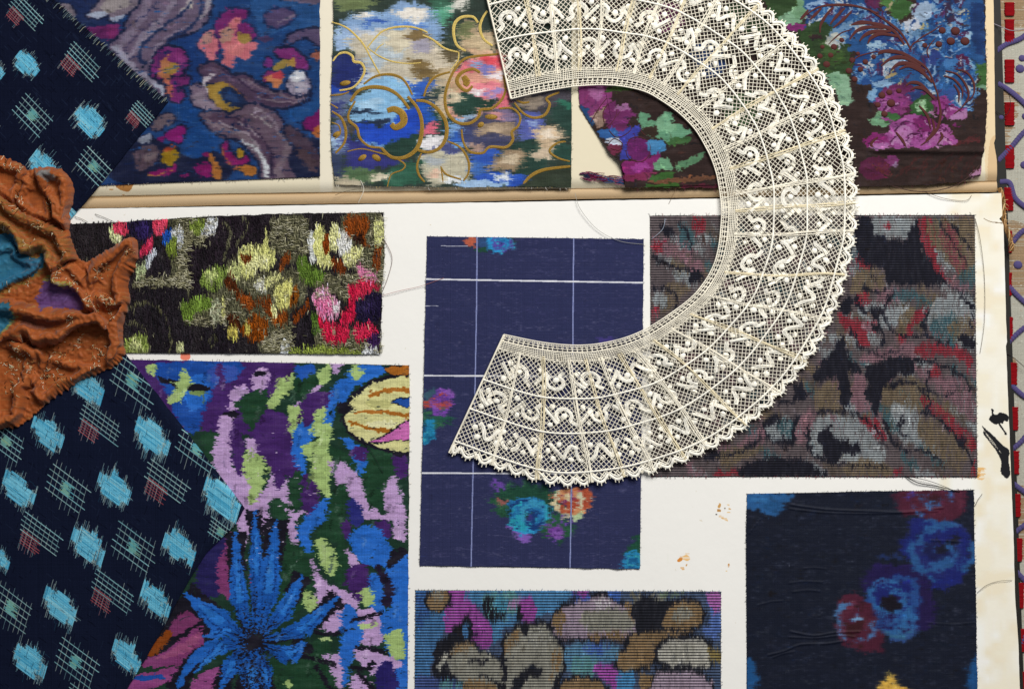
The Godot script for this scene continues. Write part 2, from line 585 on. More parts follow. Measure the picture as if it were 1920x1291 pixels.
# ------------------------------------------------------------------ the prints
func print_violet_scrolls() -> Cloth:
	var c := Cloth.new(60, -90, 560, 450, 1.0, "22457d", 21)
	c.frame(130, 0, 3.398)
	c.jit = 2.0
	var nv := "1d2442"
	c.b("23315c", [-260, -310, 420, -310, 330, 40, 330, 250, 300, 420, 0, 500, -260, 400])
	c.b("1f3f7c", [650, 260, 760, 210, 900, 230, 860, 420, 800, 560, 720, 300])
	c.b("2b558e", [1150, -50, 1350, -60, 1580, 20, 1580, 180, 1380, 190, 1230, 230, 1180, 120])
	c.b("1c4888", [640, 660, 770, 620, 880, 780, 940, 880, 950, 990, 780, 1000, 720, 900, 720, 760])
	c.b(nv, [330, 920, 480, 860, 600, 910, 780, 1010, 940, 960, 1000, 1140, 300, 1160])
	c.b(nv, [1380, 940, 1460, 900, 1600, 900, 1600, 1150, 1400, 1150])
	# upper left petals
	c.b("7d7080", [130, 80, 190, 0, 260, -120, 470, -120, 440, 0, 420, 60, 350, 90, 300, 130, 250, 122, 262, 90, 180, 112, 108, 104], -1, 1, 26, nv)
	c.b("a39a9c", [200, 40, 280, -40, 400, -60, 380, 30, 300, 70, 220, 80], 3)
	c.b("aeb9d2", [112, 100, 160, 78, 240, 78, 230, 100, 170, 112], 2)
	c.b("aeb9d2", [255, 122, 300, 100, 345, 95, 330, 125, 290, 132], 2)
	c.b("8a7f8c", [-120, 60, -40, 20, 30, 60, 20, 110, -60, 130], 3, 1, 20, nv)
	c.b("6a2a64", [90, 190, 180, 160, 320, 155, 310, 230, 230, 250, 120, 215], 5)
	c.b("84306f", [240, 165, 318, 160, 300, 215, 250, 235], 4)
	# the long scroll that sweeps down from the top
	c.b("6f6079", [360, 150, 400, 80, 470, 0, 540, -140, 960, -140, 900, 0, 895, 70, 840, 170, 740, 210, 650, 240, 590, 290, 552, 340, 530, 400, 512, 455, 500, 482, 560, 520, 612, 560, 606, 622, 550, 582, 450, 515, 390, 445, 330, 395, 262, 322, 284, 258, 350, 200], 2, 1, 34, nv)
	c.s("857890", [520, -100, 480, 60, 420, 170, 330, 280, 300, 330], 60, 26, 3)
	c.s("8d8298", [700, -100, 640, 40, 560, 140, 450, 250, 390, 360], 44, 20, 3)
	c.s("9d97ad", [300, 300, 350, 360, 420, 440, 500, 500, 590, 570], 36, 30, 3)
	c.s("a6a6bd", [285, 290, 320, 345, 370, 400], 34, 20, 3)
	c.s("b3bad0", [540, 545, 590, 560, 600, 600], 34, 20, 2)
	c.s("9a90a4", [430, 330, 470, 250, 560, 180, 660, 130], 16, 7, 2)
	c.s("8d8198", [520, 400, 540, 320, 600, 250, 700, 190, 800, 150], 18, 8, 2)
	c.s("b4aab0", [690, 90, 740, 50, 770, -30], 14, 34, 3)
	c.s("aaa2ae", [820, 130, 870, 70, 890, -20], 10, 26, 3)
	c.s("c5bcb4", [745, 60, 775, 35, 780, 10], 16, 26, 3)
	c.s("27345c", [492, 405, 455, 390, 442, 345, 470, 280, 530, 220, 600, 170, 680, 110, 745, 60, 770, 10], 26, 12, 2)
	c.s("27345c", [600, 290, 660, 230, 750, 190, 820, 120, 845, 40, 840, -60], 16, 20, 2)
	c.s("3b3e66", [370, 170, 440, 120, 520, 60, 560, -20], 9, 5, 2)
	c.s("463f60", [350, 330, 400, 250, 480, 180, 560, 120], 10, 5, 2)
	# coral flower
	c.b("762a6b", [930, 160, 960, 100, 1010, 65, 1130, 58, 1124, 110, 1094, 140, 1140, 150, 1190, 205, 1180, 245, 1100, 272, 1000, 230, 930, 262], 3, 1, 30, "20305c")
	c.b("cf7583", [870, 200, 915, 192, 922, 240, 946, 270, 940, 330, 915, 386, 882, 386, 870, 330, 818, 297, 840, 240], 2, 1, 24, "20305c")
	c.b("d07480", [950, 200, 1000, 170, 1056, 110, 1092, 112, 1082, 170, 1060, 222, 1120, 270, 1190, 268, 1196, 308, 1148, 322, 1156, 362, 1108, 380, 1062, 360, 1046, 425, 1006, 424, 958, 380, 986, 335, 960, 292, 945, 240], 2)
	c.b("b98d80", [955, 215, 1005, 175, 1045, 195, 1030, 240, 990, 275, 955, 280], 4)
	c.b("b98a84", [850, 230, 890, 200, 910, 215, 900, 260, 850, 280], 4)
	c.b("dd8488", [1000, 300, 1060, 270, 1120, 300, 1090, 350, 1040, 350], 4)
	c.b("7a2f74", [1070, 150, 1110, 170, 1120, 200, 1080, 200], 3)
	c.b("a08546", [1066, 216, 1100, 202, 1140, 220, 1152, 258, 1112, 280, 1078, 255], 2)
	c.s("5f2a66", [930, 190, 945, 240, 950, 290, 940, 350], 14, 7, 2)
	c.s("20305c", [950, 320, 970, 350, 950, 390], 16, 12, 2)
	# violet flowers
	c.b("782e70", [560, 330, 600, 302, 700, 310, 752, 370, 750, 430, 716, 452, 766, 500, 745, 540, 700, 560, 735, 600, 700, 642, 640, 632, 660, 572, 610, 512, 540, 492, 520, 440, 540, 380], 3, 1, 30, nv)
	c.b("5c2a66", [560, 350, 600, 320, 620, 350, 600, 400, 560, 420], 4)
	c.b("8f3a80", [660, 330, 720, 350, 735, 410, 700, 400], 4)
	c.b("bd7a56", [590, 380, 622, 346, 634, 398, 692, 402, 690, 446, 648, 486, 640, 520, 560, 478, 576, 430], 4)
	c.b("a9843e", [606, 440, 650, 405, 692, 412, 696, 442, 650, 472, 620, 470], 3)
	c.b("c06a5a", [590, 500, 630, 510, 650, 540, 655, 590, 640, 610, 610, 540], 3)
	c.s(nv, [640, 480, 690, 490, 740, 470], 12, 8, 2)
	c.s(nv, [660, 560, 700, 550, 740, 560], 10, 6, 2)
	c.b("7a2f72", [1310, 322, 1400, 300, 1480, 350, 1522, 420, 1500, 444, 1430, 422, 1420, 380, 1350, 372], 3, 1, 26, nv)
	c.b("74307a", [1238, 382, 1280, 368, 1288, 410, 1250, 432], 3, 1, 16, nv)
	c.b("782c66", [1230, 480, 1290, 450, 1310, 480, 1270, 520, 1240, 520], 3, 1, 20, nv)
	c.b("d0825a", [1250, 505, 1290, 472, 1340, 462, 1357, 500, 1345, 542, 1310, 554, 1280, 530], 3)
	c.b("b8424e", [1290, 472, 1350, 448, 1356, 488, 1300, 496], 3)
	c.b("9a8346", [1288, 432, 1340, 390, 1392, 385, 1372, 430, 1310, 452], 3)
	c.b("b08a48", [1388, 420, 1400, 378, 1430, 366, 1442, 400, 1412, 424], 3)
	# middle scroll with gold crescent
	c.b("513f58", [828, 432, 900, 400, 980, 430, 1040, 478, 1130, 478, 1200, 530, 1300, 580, 1400, 600, 1480, 612, 1534, 600, 1500, 642, 1380, 684, 1260, 672, 1130, 640, 1110, 600, 1000, 540, 930, 522, 870, 522, 848, 480], 2, 1, 34, nv)
	c.s("66536c", [860, 440, 960, 450, 1040, 510, 1140, 540, 1240, 590, 1360, 640], 26, 14, 3)
	c.s("7a6878", [1060, 500, 1150, 520, 1230, 570, 1330, 600, 1440, 630, 1510, 615], 14, 12, 3)
	c.s("8b7a8a", [1200, 620, 1300, 640, 1400, 650, 1470, 640], 10, 16, 3)
	c.s("3a2c48", [960, 440, 1060, 500, 1160, 570, 1260, 610], 12, 7, 2)
	c.b("7d6b80", [768, 570, 800, 545, 850, 540, 880, 590, 900, 640, 965, 692, 880, 702, 790, 662], 2, 1, 24, nv)
	c.b("968698", [790, 600, 840, 570, 860, 620, 920, 680, 860, 690, 800, 650], 3)
	c.b("c6bcc6", [850, 500, 900, 468, 942, 470, 892, 500, 872, 540, 884, 590, 852, 560], 2)
	c.b("a0803a", [875, 542, 930, 525, 1010, 525, 1056, 572, 980, 562, 964, 612, 1000, 660, 1060, 682, 1162, 670, 1100, 712, 1010, 714, 940, 672, 890, 602], 2)
	c.b("b08f44", [900, 560, 950, 540, 960, 580, 930, 600, 960, 660, 920, 640], 3)
	c.b("1f2d50", [970, 572, 1010, 548, 1060, 580, 1110, 632, 1182, 668, 1050, 682, 985, 642], 2)
	c.b("27406f", [1000, 590, 1040, 590, 1090, 640, 1040, 655, 1000, 630], 3)
	c.s("8a5a3c", [1020, 530, 1070, 580, 1130, 630], 8, 6, 2)
	c.b("9d94aa", [1385, 530, 1415, 472, 1450, 442, 1492, 460, 1528, 530, 1522, 590, 1460, 612, 1400, 582], 2, 1, 26, nv)
	c.b("dcdde6", [1408, 500, 1440, 448, 1488, 462, 1505, 500, 1450, 522], 2)
	c.b("b3acbc", [1410, 530, 1480, 525, 1510, 560, 1450, 590], 3)
	# lower scroll
	c.b("665365", [838, 722, 940, 710, 1040, 722, 1170, 660, 1310, 720, 1352, 790, 1342, 862, 1402, 830, 1424, 930, 1392, 1022, 1432, 1110, 1424, 1140, 1230, 1140, 1215, 1060, 1160, 962, 1080, 892, 960, 852, 870, 792], 2, 1, 32, nv)
	c.s("564258", [900, 740, 1040, 770, 1160, 840, 1240, 930, 1290, 1050, 1300, 1130], 60, 40, 3)
	c.s("84727f", [870, 760, 980, 820, 1090, 860, 1170, 920, 1220, 1000], 22, 26, 3)
	c.s("8f8090", [1180, 690, 1270, 740, 1320, 800, 1330, 860], 22, 14, 3)
	c.s("9a8b98", [950, 770, 1050, 820, 1140, 860, 1200, 930], 12, 18, 3)
	c.s("948694", [1080, 780, 1170, 830, 1240, 900], 12, 8, 3)
	c.s("a59a9f", [1150, 720, 1230, 760, 1290, 810], 10, 7, 3)
	c.s("7c6b78", [1350, 850, 1390, 900, 1370, 1000, 1330, 1080, 1340, 1130], 40, 40, 4)
	c.s("cdd0d8", [1100, 890, 1180, 945, 1230, 1000, 1248, 1060, 1252, 1130], 12, 36, 3)
	c.s("e2e6ee", [1225, 1000, 1250, 1050, 1255, 1110], 10, 20, 3)
	c.s("3a2c44", [1000, 730, 1120, 780, 1210, 860, 1270, 960], 10, 7, 2)
	c.s("2f2640", [1260, 920, 1290, 980, 1280, 1060, 1310, 1130], 12, 16, 4)
	c.s("5a4a5c", [1000, 880, 960, 870, 900, 830], 8, 10, 3)
	# lower flowers
	c.b("8a1f66", [972, 932, 1000, 888, 1022, 960, 1070, 1012, 1122, 990, 1132, 1042, 1050, 1062, 990, 1012], 3, 1, 28, nv)
	c.b("b97638", [1038, 1060, 1130, 1050, 1192, 1072, 1172, 1118, 1120, 1112, 1080, 1082], 3, 1, 14, nv)
	c.b("b08a2c", [1058, 970, 1085, 940, 1112, 962, 1090, 1002], 2, 1, 12, nv)
	c.s("a05a40", [970, 940, 1000, 1020, 1050, 1070], 12, 10, 2)
	c.b("861c66", [798, 1062, 860, 1030, 902, 1060, 912, 1120, 830, 1112], 3, 1, 24, nv)
	c.b("b07038", [880, 992, 900, 968, 932, 1020, 972, 1080, 962, 1134, 920, 1134, 905, 1060], 2, 1, 14, nv)
	c.b("7a1f5c", [845, 970, 880, 965, 885, 1000, 850, 990], 3)
	c.b("9a7a1e", [588, 982, 640, 926, 684, 960, 680, 1012, 640, 1052, 592, 1032], 2, 1, 30, nv)
	c.b("a84a30", [600, 950, 640, 922, 670, 935, 630, 960], 3)
	c.b("861c62", [500, 1105, 600, 1072, 672, 1048, 668, 1090, 600, 1122], 4)
	c.s("b8784a", [500, 1108, 570, 1115, 650, 1085], 12, 8, 3)
	c.b("871f70", [608, 862, 680, 812, 742, 806, 732, 870, 702, 912], 3, 1, 18, nv)
	c.b("7c1d66", [552, 882, 602, 868, 592, 912], 3)
	c.b("8a2266", [690, 1110, 760, 1105, 740, 1125], 4)
	c.b("5a4a58", [425, 1062, 415, 980, 470, 932, 550, 928, 578, 980, 520, 1052, 460, 1088], 3, 1, 26, nv)
	c.b("77676e", [470, 990, 540, 960, 555, 990, 500, 1040], 4)
	c.b("6b5b66", [520, 800, 560, 740, 650, 730, 660, 770, 600, 800, 560, 832], 4, 1, 22, nv)
	c.b("8f95a8", [440, 890, 500, 850, 525, 880, 470, 918], 3, 1, 16, nv)
	# right margin
	c.b("53466c", [1240, 120, 1280, 62, 1360, 50, 1440, 90, 1400, 140, 1330, 172, 1270, 160], 4, 1, 26, "20305c")
	c.s("7d6f88", [1330, 150, 1390, 120, 1435, 88], 16, 8, 3)
	c.b("5c4f70", [1375, 260, 1440, 205, 1530, 182, 1600, 190, 1600, 290, 1520, 240, 1450, 250, 1390, 280], 4, 1, 26, nv)
	c.b("6c6078", [1370, 0, 1420, -60, 1600, -60, 1600, 20, 1480, 20], 4)
	c.b("4a3c64", [1200, 250, 1240, 222, 1290, 240, 1260, 270], 3)
	c.b("7a1d66", [1488, 790, 1530, 712, 1600, 680, 1600, 840, 1530, 832], 3, 1, 22, nv)
	c.b("b86a3c", [1545, 822, 1600, 800, 1600, 872, 1570, 872], 3)
	c.b("b06a5a", [1540, 350, 1600, 330, 1600, 380, 1550, 372], 3, 1, 12, nv)
	c.b("4a3a4c", [1370, 800, 1450, 830, 1560, 930, 1600, 1000, 1600, 1080, 1500, 1000, 1400, 900], 4, 1, 18, nv)
	c.b("54424c", [1440, 960, 1520, 960, 1580, 1050, 1560, 1100, 1480, 1030], 5)
	c.b("24508c", [1370, 700, 1480, 690, 1560, 620, 1600, 640, 1590, 700, 1500, 760, 1430, 790], 4)
	for i in 90:
		var x := 300.0 + c.r.randf() * 1240.0
		var y := 20.0 + c.r.randf() * 1080.0
		c.s(["2f5fa0", "1b2a55", "26508c", "17224a"][i % 4], [x, y, x + 40, y - 8, x + 80 + c.r.randf() * 60, y + 6], 9, 3, 2, 0.5)
	c.streaks("1d2646", 0, -300, 1600, 1450, 260, 30)
	c.streaks("3a5e98", 600, -300, 1000, 1300, 90, 26)
	c.deepen(0.1)
	c.dabs(900, 9.0, 3.2, 0.3)
	c.worn(2.0, 0.05, 0.9, 6.0, 0.6, blot_across)
	c.upright = true
	c.worn(0.0, 0.0, 0.0, 3.0, 0.4, null)
	return c

func print_gold_brocade() -> Cloth:
	var c := Cloth.new(600, -90, 500, 460, 1.0, "2a352e", 22)
	c.frame(610, 0, 3.398)
	c.jit = 11.0
	c.vary = 0.09
	c.bundle = 1
	c.b("2c3a33", [0, -300, 1600, -300, 1600, 1250, 0, 1250])
	c.b("37634f", [680, -120, 820, -100, 780, 140, 700, 120])
	c.b("5aa083", [690, 60, 800, 40, 770, 150, 720, 150])
	c.b("d5d2c8", [790, 40, 900, -30, 900, 20, 840, 70])
	c.b("6c7a50", [60, -120, 320, -100, 300, 30, 70, 60])
	c.b("87a7d0", [110, 140, 200, 80, 300, 70, 360, 95, 400, 40, 470, 20, 600, 20, 680, 60, 720, 150, 750, 245, 690, 255, 600, 190, 480, 190, 350, 215, 200, 200, 100, 180])
	c.b("9bb6da", [60, 200, 160, 160, 300, 190, 320, 270, 150, 310, 50, 300])
	c.b("c7cdd6", [180, 200, 300, 180, 420, 190, 330, 250, 200, 250])
	c.b("e6e1d8", [195, 90, 260, 70, 300, 100, 230, 118])
	c.b("e8e2d8", [430, 80, 520, 40, 620, 50, 650, 100, 570, 145, 490, 115])
	c.b("3a63ba", [240, 140, 350, 112, 370, 138, 280, 160])
	c.b("5b86cf", [420, 150, 560, 150, 640, 170, 540, 185])
	c.b("c7beaa", [150, 250, 300, 220, 420, 190, 520, 180, 660, 225, 740, 300, 850, 330, 840, 390, 800, 470, 700, 540, 520, 540, 330, 500, 230, 440, 190, 350])
	c.b("b7c3cb", [280, 260, 430, 220, 500, 330, 370, 410, 270, 430])
	c.b("d3c9b0", [380, 230, 500, 190, 540, 260, 480, 330, 420, 320])
	c.b("a6a1b2", [540, 250, 620, 220, 690, 300, 600, 340])
	c.b("7c6743", [510, 215, 600, 185, 660, 235, 570, 262])
	c.b("7d673f", [540, 380, 640, 390, 730, 440, 700, 505, 590, 490])
	c.b("5d5138", [740, 320, 840, 325, 820, 400, 760, 400])
	c.b("d8cbb4", [640, 330, 730, 330, 760, 400, 690, 440])
	c.b("c9b594", [700, 470, 800, 420, 830, 380, 800, 500])
	c.b("c3ccd2", [200, 460, 330, 470, 480, 500, 540, 540, 400, 530, 220, 540])
	c.b("b79f80", [850, 170, 900, 130, 960, 140, 990, 205, 1060, 195, 1100, 305, 900, 320, 860, 260])
	c.b("70774f", [845, 150, 940, 145, 905, 235, 855, 245])
	c.b("cfb995", [900, 240, 1000, 220, 1080, 250, 1060, 310, 920, 310])
	c.b("caa98a", [860, 310, 1000, 320, 1130, 330, 1100, 350, 950, 350])
	# dark blue flower at the left
	c.b("1b2868", [40, 360, 100, 338, 170, 365, 235, 405, 240, 480, 200, 560, 110, 600, 30, 600], 4)
	c.b("2247ab", [20, 520, 120, 575, 170, 590, 110, 615, 20, 610], 6)
	c.b("b6c4d4", [240, 380, 280, 480, 230, 560, 210, 540, 250, 450])
	c.b("66728f", [30, 610, 170, 610, 150, 700, 140, 780, 40, 740])
	c.b("37407e", [30, 640, 110, 650, 100, 730, 30, 720])
	c.b("4a433c", [120, 740, 190, 780, 200, 860, 140, 840])
	# the large blue flower
	c.b("2f5fc0", [540, 530, 720, 520, 760, 600, 660, 700, 590, 690], 14)
	c.b("1a2f38", [620, 600, 740, 620, 780, 760, 740, 860, 650, 860, 640, 720], 12)
	c.b("235cc0", [590, 640, 660, 660, 700, 740, 640, 790, 600, 760], 9)
	c.b("8abbe2", [220, 570, 280, 510, 400, 480, 490, 520, 560, 600, 530, 650, 420, 600, 300, 570], 5)
	c.b("89bce4", [165, 660, 200, 615, 300, 570, 420, 590, 500, 660, 525, 700, 470, 790, 350, 790, 165, 780], 5)
	c.b("a9cfec", [200, 690, 260, 640, 340, 620, 380, 650, 300, 690], 7)
	c.b("1b2b44", [150, 702, 300, 694, 320, 718, 180, 726], 9)
	c.b("1b2b44", [180, 776, 400, 756, 390, 788, 200, 794], 9)
	c.b("1b49bf", [185, 790, 300, 800, 400, 790, 520, 690, 604, 680, 604, 820, 530, 890, 380, 915, 250, 905, 205, 850], 6)
	c.b("6f9fdc", [220, 890, 300, 910, 400, 915, 340, 945, 240, 920], 6)
	c.b("1d3b32", [360, 935, 480, 885, 600, 865, 590, 975, 450, 1000], 10)
	c.b("e06a82", [630, 815, 690, 770, 725, 830, 690, 856, 630, 858], 7)
	c.b("1d4038", [700, 720, 760, 740, 760, 850, 720, 860])
	c.b("e9e6ea", [590, 905, 680, 860, 765, 870, 745, 925, 660, 945, 590, 950], 7)
	c.b("c7b69a", [690, 540, 780, 480, 800, 600, 780, 760, 720, 720, 680, 640])
	c.b("3a4a44", [690, 560, 740, 540, 730, 620, 700, 620])
	# red and pink flower
	c.b("dfa08c", [780, 560, 860, 420, 960, 360, 1130, 345, 1160, 600, 1060, 690, 860, 780, 790, 720], 6)
	c.b("e37482", [830, 450, 900, 400, 960, 372, 1115, 342, 1135, 425, 1060, 425, 900, 455], 9)
	c.b("e0505e", [1000, 370, 1110, 360, 1125, 410, 1020, 410], 8)
	c.b("9ab6e2", [930, 388, 1020, 398, 960, 425])
	c.b("7a78b8", [980, 430, 1060, 425, 1040, 480, 990, 470])
	c.b("ece2e6", [1030, 470, 1135, 448, 1125, 495, 1060, 505])
	c.b("e88593", [950, 520, 1060, 535, 1125, 525, 1110, 585, 990, 625, 920, 595])
	c.b("f0dfe2", [930, 570, 1010, 565, 1000, 600, 940, 600])
	c.b("9a88c2", [1050, 560, 1155, 575, 1145, 655, 1060, 645])
	c.b("de6f80", [1110, 600, 1175, 560, 1185, 690, 1100, 710])
	c.b("c9aa86", [800, 500, 860, 480, 850, 600, 810, 640])
	c.b("1d3d33", [780, 625, 900, 585, 1000, 620, 1085, 640, 1040, 685, 960, 695, 950, 735, 870, 745, 800, 690])
	c.b("d6c6a8", [780, 560, 850, 590, 860, 640, 790, 640])
	c.b("a6c3e2", [840, 745, 960, 725, 940, 765, 850, 770])
	c.b("7ba6da", [775, 775, 880, 785, 890, 925, 820, 925, 785, 850])
	c.b("2f62c0", [800, 850, 900, 850, 880, 900, 820, 910])
	# lower flowers
	c.b("4a4760", [870, 800, 980, 740, 1180, 690, 1240, 740, 1190, 920, 1000, 970, 900, 930], 7)
	c.b("9c8772", [960, 800, 1100, 770, 1200, 795, 1190, 860, 1050, 850, 950, 880])
	c.b("c2ab90", [1020, 800, 1130, 800, 1120, 840, 1010, 840])
	c.b("3c4470", [870, 815, 940, 800, 965, 900, 880, 905])
	c.b("3d3f60", [950, 885, 1145, 870, 1155, 925, 1000, 935])
	c.b("a98c80", [910, 920, 1010, 915, 990, 972, 920, 965])
	c.b("7f6f90", [1100, 690, 1200, 700, 1210, 760, 1130, 770])
	c.b("c58a8c", [1060, 720, 1120, 705, 1120, 750, 1060, 760])
	c.b("44404a", [1180, 600, 1560, 560, 1560, 690, 1330, 730, 1240, 700])
	c.b("8a7d70", [1230, 620, 1400, 620, 1380, 690, 1260, 690])
	c.b("5560aa", [1240, 745, 1340, 715, 1390, 800, 1340, 890, 1240, 890])
	c.b("8fa3cf", [1290, 760, 1350, 760, 1340, 800, 1300, 800])
	c.b("1e3c34", [1430, 690, 1600, 630, 1600, 900, 1500, 810, 1420, 770])
	c.b("2b6a56", [1480, 640, 1570, 640, 1560, 690, 1500, 680])
	c.b("cfb696", [1320, 825, 1430, 785, 1510, 850, 1490, 915, 1390, 945, 1340, 905])
	c.b("e5d6c2", [1380, 830, 1440, 820, 1470, 870, 1400, 890])
	c.b("1f3c34", [1170, 925, 1330, 885, 1390, 960, 1420, 1050, 1300, 1110, 1220, 1085])
	c.b("cdb9a0", [1320, 972, 1435, 925, 1445, 995, 1360, 1015])
	c.b("23483e", [1450, 940, 1560, 910, 1570, 1030, 1480, 1010])
	c.b("2c55b4", [920, 985, 1090, 945, 1090, 1015, 980, 1090])
	c.b("9d866b", [1050, 1035, 1150, 960, 1255, 955, 1245, 1065, 1150, 1095, 1060, 1075])
	c.b("c9b79c", [1130, 1000, 1230, 980, 1210, 1030, 1140, 1040])
	c.b("2450b8", [960, 1095, 1290, 1115, 1270, 1180, 1000, 1185])
	c.b("d7dfe8", [1080, 1110, 1180, 1100, 1150, 1140, 1080, 1135])
	c.b("9fc0e4", [860, 1150, 1100, 1155, 1170, 1185, 900, 1200])
	c.b("2c3628", [1290, 1120, 1400, 1075, 1580, 1050, 1580, 1220, 1270, 1220], 6)
	c.b("3c6ab8", [920, 1030, 1010, 1040, 1000, 1110, 920, 1100])
	# heart
	c.b("4a5083", [600, 965, 800, 925, 880, 985, 700, 990])
	c.b("c3bda6", [600, 1000, 680, 960, 800, 970, 900, 985, 915, 1080, 885, 1150, 740, 1170, 680, 1195, 620, 1100], 6)
	c.b("aab0b4", [640, 1010, 760, 1000, 720, 1060, 650, 1050])
	c.b("ddb9a2", [650, 1090, 740, 1080, 720, 1140, 660, 1130])
	c.b("e6ecf2", [760, 1110, 860, 1140, 880, 1150, 760, 1170])
	# lower left corner
	c.b("31337c", [130, 855, 200, 895, 340, 960, 400, 1000, 520, 1015, 400, 1060, 180, 1080, 130, 1000], 8)
	c.b("5f6fa0", [20, 830, 120, 780, 120, 960, 50, 1000])
	c.b("a3bfe0", [30, 870, 90, 870, 80, 940, 40, 940])
	c.b("2d5d4a", [370, 1095, 560, 1020, 600, 1090, 570, 1170, 400, 1190])
	c.b("4f6a48", [120, 1070, 260, 1070, 330, 1110, 240, 1170, 110, 1160])
	c.b("ddd2b8", [300, 1110, 400, 1095, 390, 1145, 310, 1150])
	c.b("2e3a5a", [20, 980, 120, 1000, 110, 1100, 40, 1120])
	c.b("b3a890", [60, 1120, 220, 1150, 260, 1200, 60, 1200])
	c.dabs(700, 8.0, 2.5, 0.25)
	c.worn(4.5, 0.045, 6.0, 13.0, 0.45, blot_across)
	return c

func gold_lines() -> Array:        # raised gold embroidery: [width, points in the drawing's own units]
	return [
		[12, [40, 140, 100, 160, 160, 195, 240, 280, 290, 370, 345, 470]], [13, [270, 300, 350, 210, 430, 177, 530, 170, 600, 185, 652, 208]], [13, [620, 225, 680, 250, 760, 308, 845, 332]],
		[9, [265, 300, 330, 350, 420, 390, 520, 405, 610, 400]], [8, [315, 335, 340, 300, 372, 278]], [9, [850, 330, 845, 385, 800, 445]],
		[20, [972, 145, 940, 108, 870, 110, 825, 150, 818, 220, 840, 290, 895, 325]], [18, [1032, 70, 1000, 120, 985, 180, 1010, 250, 1065, 292]],
		[17, [48, 390, 80, 347, 130, 335, 172, 358, 182, 392, 228, 402, 250, 450, 222, 512, 170, 560, 90, 577]], [11, [30, 608, 100, 602, 152, 585]],
		[17, [245, 535, 320, 486, 420, 475, 500, 510, 555, 605]], [25, [160, 645, 210, 580, 290, 555, 390, 565, 470, 612, 535, 695]], [27, [525, 615, 580, 680, 612, 760, 612, 860, 580, 950, 505, 1002, 420, 1000, 355, 940]],
		[18, [352, 940, 280, 932, 220, 880, 200, 812, 152, 770, 150, 715, 190, 645]], [48, [395, 705, 440, 695, 490, 725, 498, 780, 450, 812, 420, 790]],
		[17, [628, 615, 650, 550, 700, 490, 795, 458]], [25, [578, 640, 650, 650, 720, 700, 768, 780, 770, 870, 730, 940, 660, 970, 588, 955]],
		[20, [1105, 345, 1020, 352, 950, 360, 880, 380, 820, 450, 780, 540, 762, 630, 780, 720, 840, 780, 920, 785, 978, 742, 990, 700, 1060, 690, 1120, 640, 1148, 570, 1135, 480]],
		[24, [985, 462, 940, 440, 870, 462, 838, 512, 865, 560, 905, 578, 938, 548]], [46, [880, 485, 900, 520, 890, 545]],
		[18, [1105, 692, 1190, 690, 1240, 740, 1230, 800, 1188, 840, 1195, 890, 1150, 938, 1050, 935, 1000, 975, 920, 965, 880, 905, 868, 825]],
		[18, [1205, 655, 1260, 720, 1330, 750, 1400, 730, 1430, 665, 1410, 625, 1490, 588]], [14, [1220, 640, 1260, 655, 1300, 650]],
		[15, [612, 975, 585, 1050, 600, 1120, 655, 1180]], [15, [780, 900, 860, 940, 910, 1020, 912, 1100, 880, 1152]], [13, [735, 1060, 770, 1110, 865, 1142]], [9, [735, 1060, 745, 1120, 750, 1165]],
		[18, [40, 710, 100, 750, 130, 830, 120, 910, 65, 975]], [10, [40, 780, 85, 800, 95, 850, 60, 885]], [10, [30, 660, 80, 690]],
		[10, [140, 965, 230, 948, 330, 970, 430, 1000, 505, 1045, 490, 1082, 420, 1112, 395, 1190]],
		[14, [1562, 900, 1480, 910, 1428, 960, 1480, 1005, 1558, 1028]], [22, [1255, 1182, 1310, 1120, 1400, 1080, 1562, 1060]],
	]

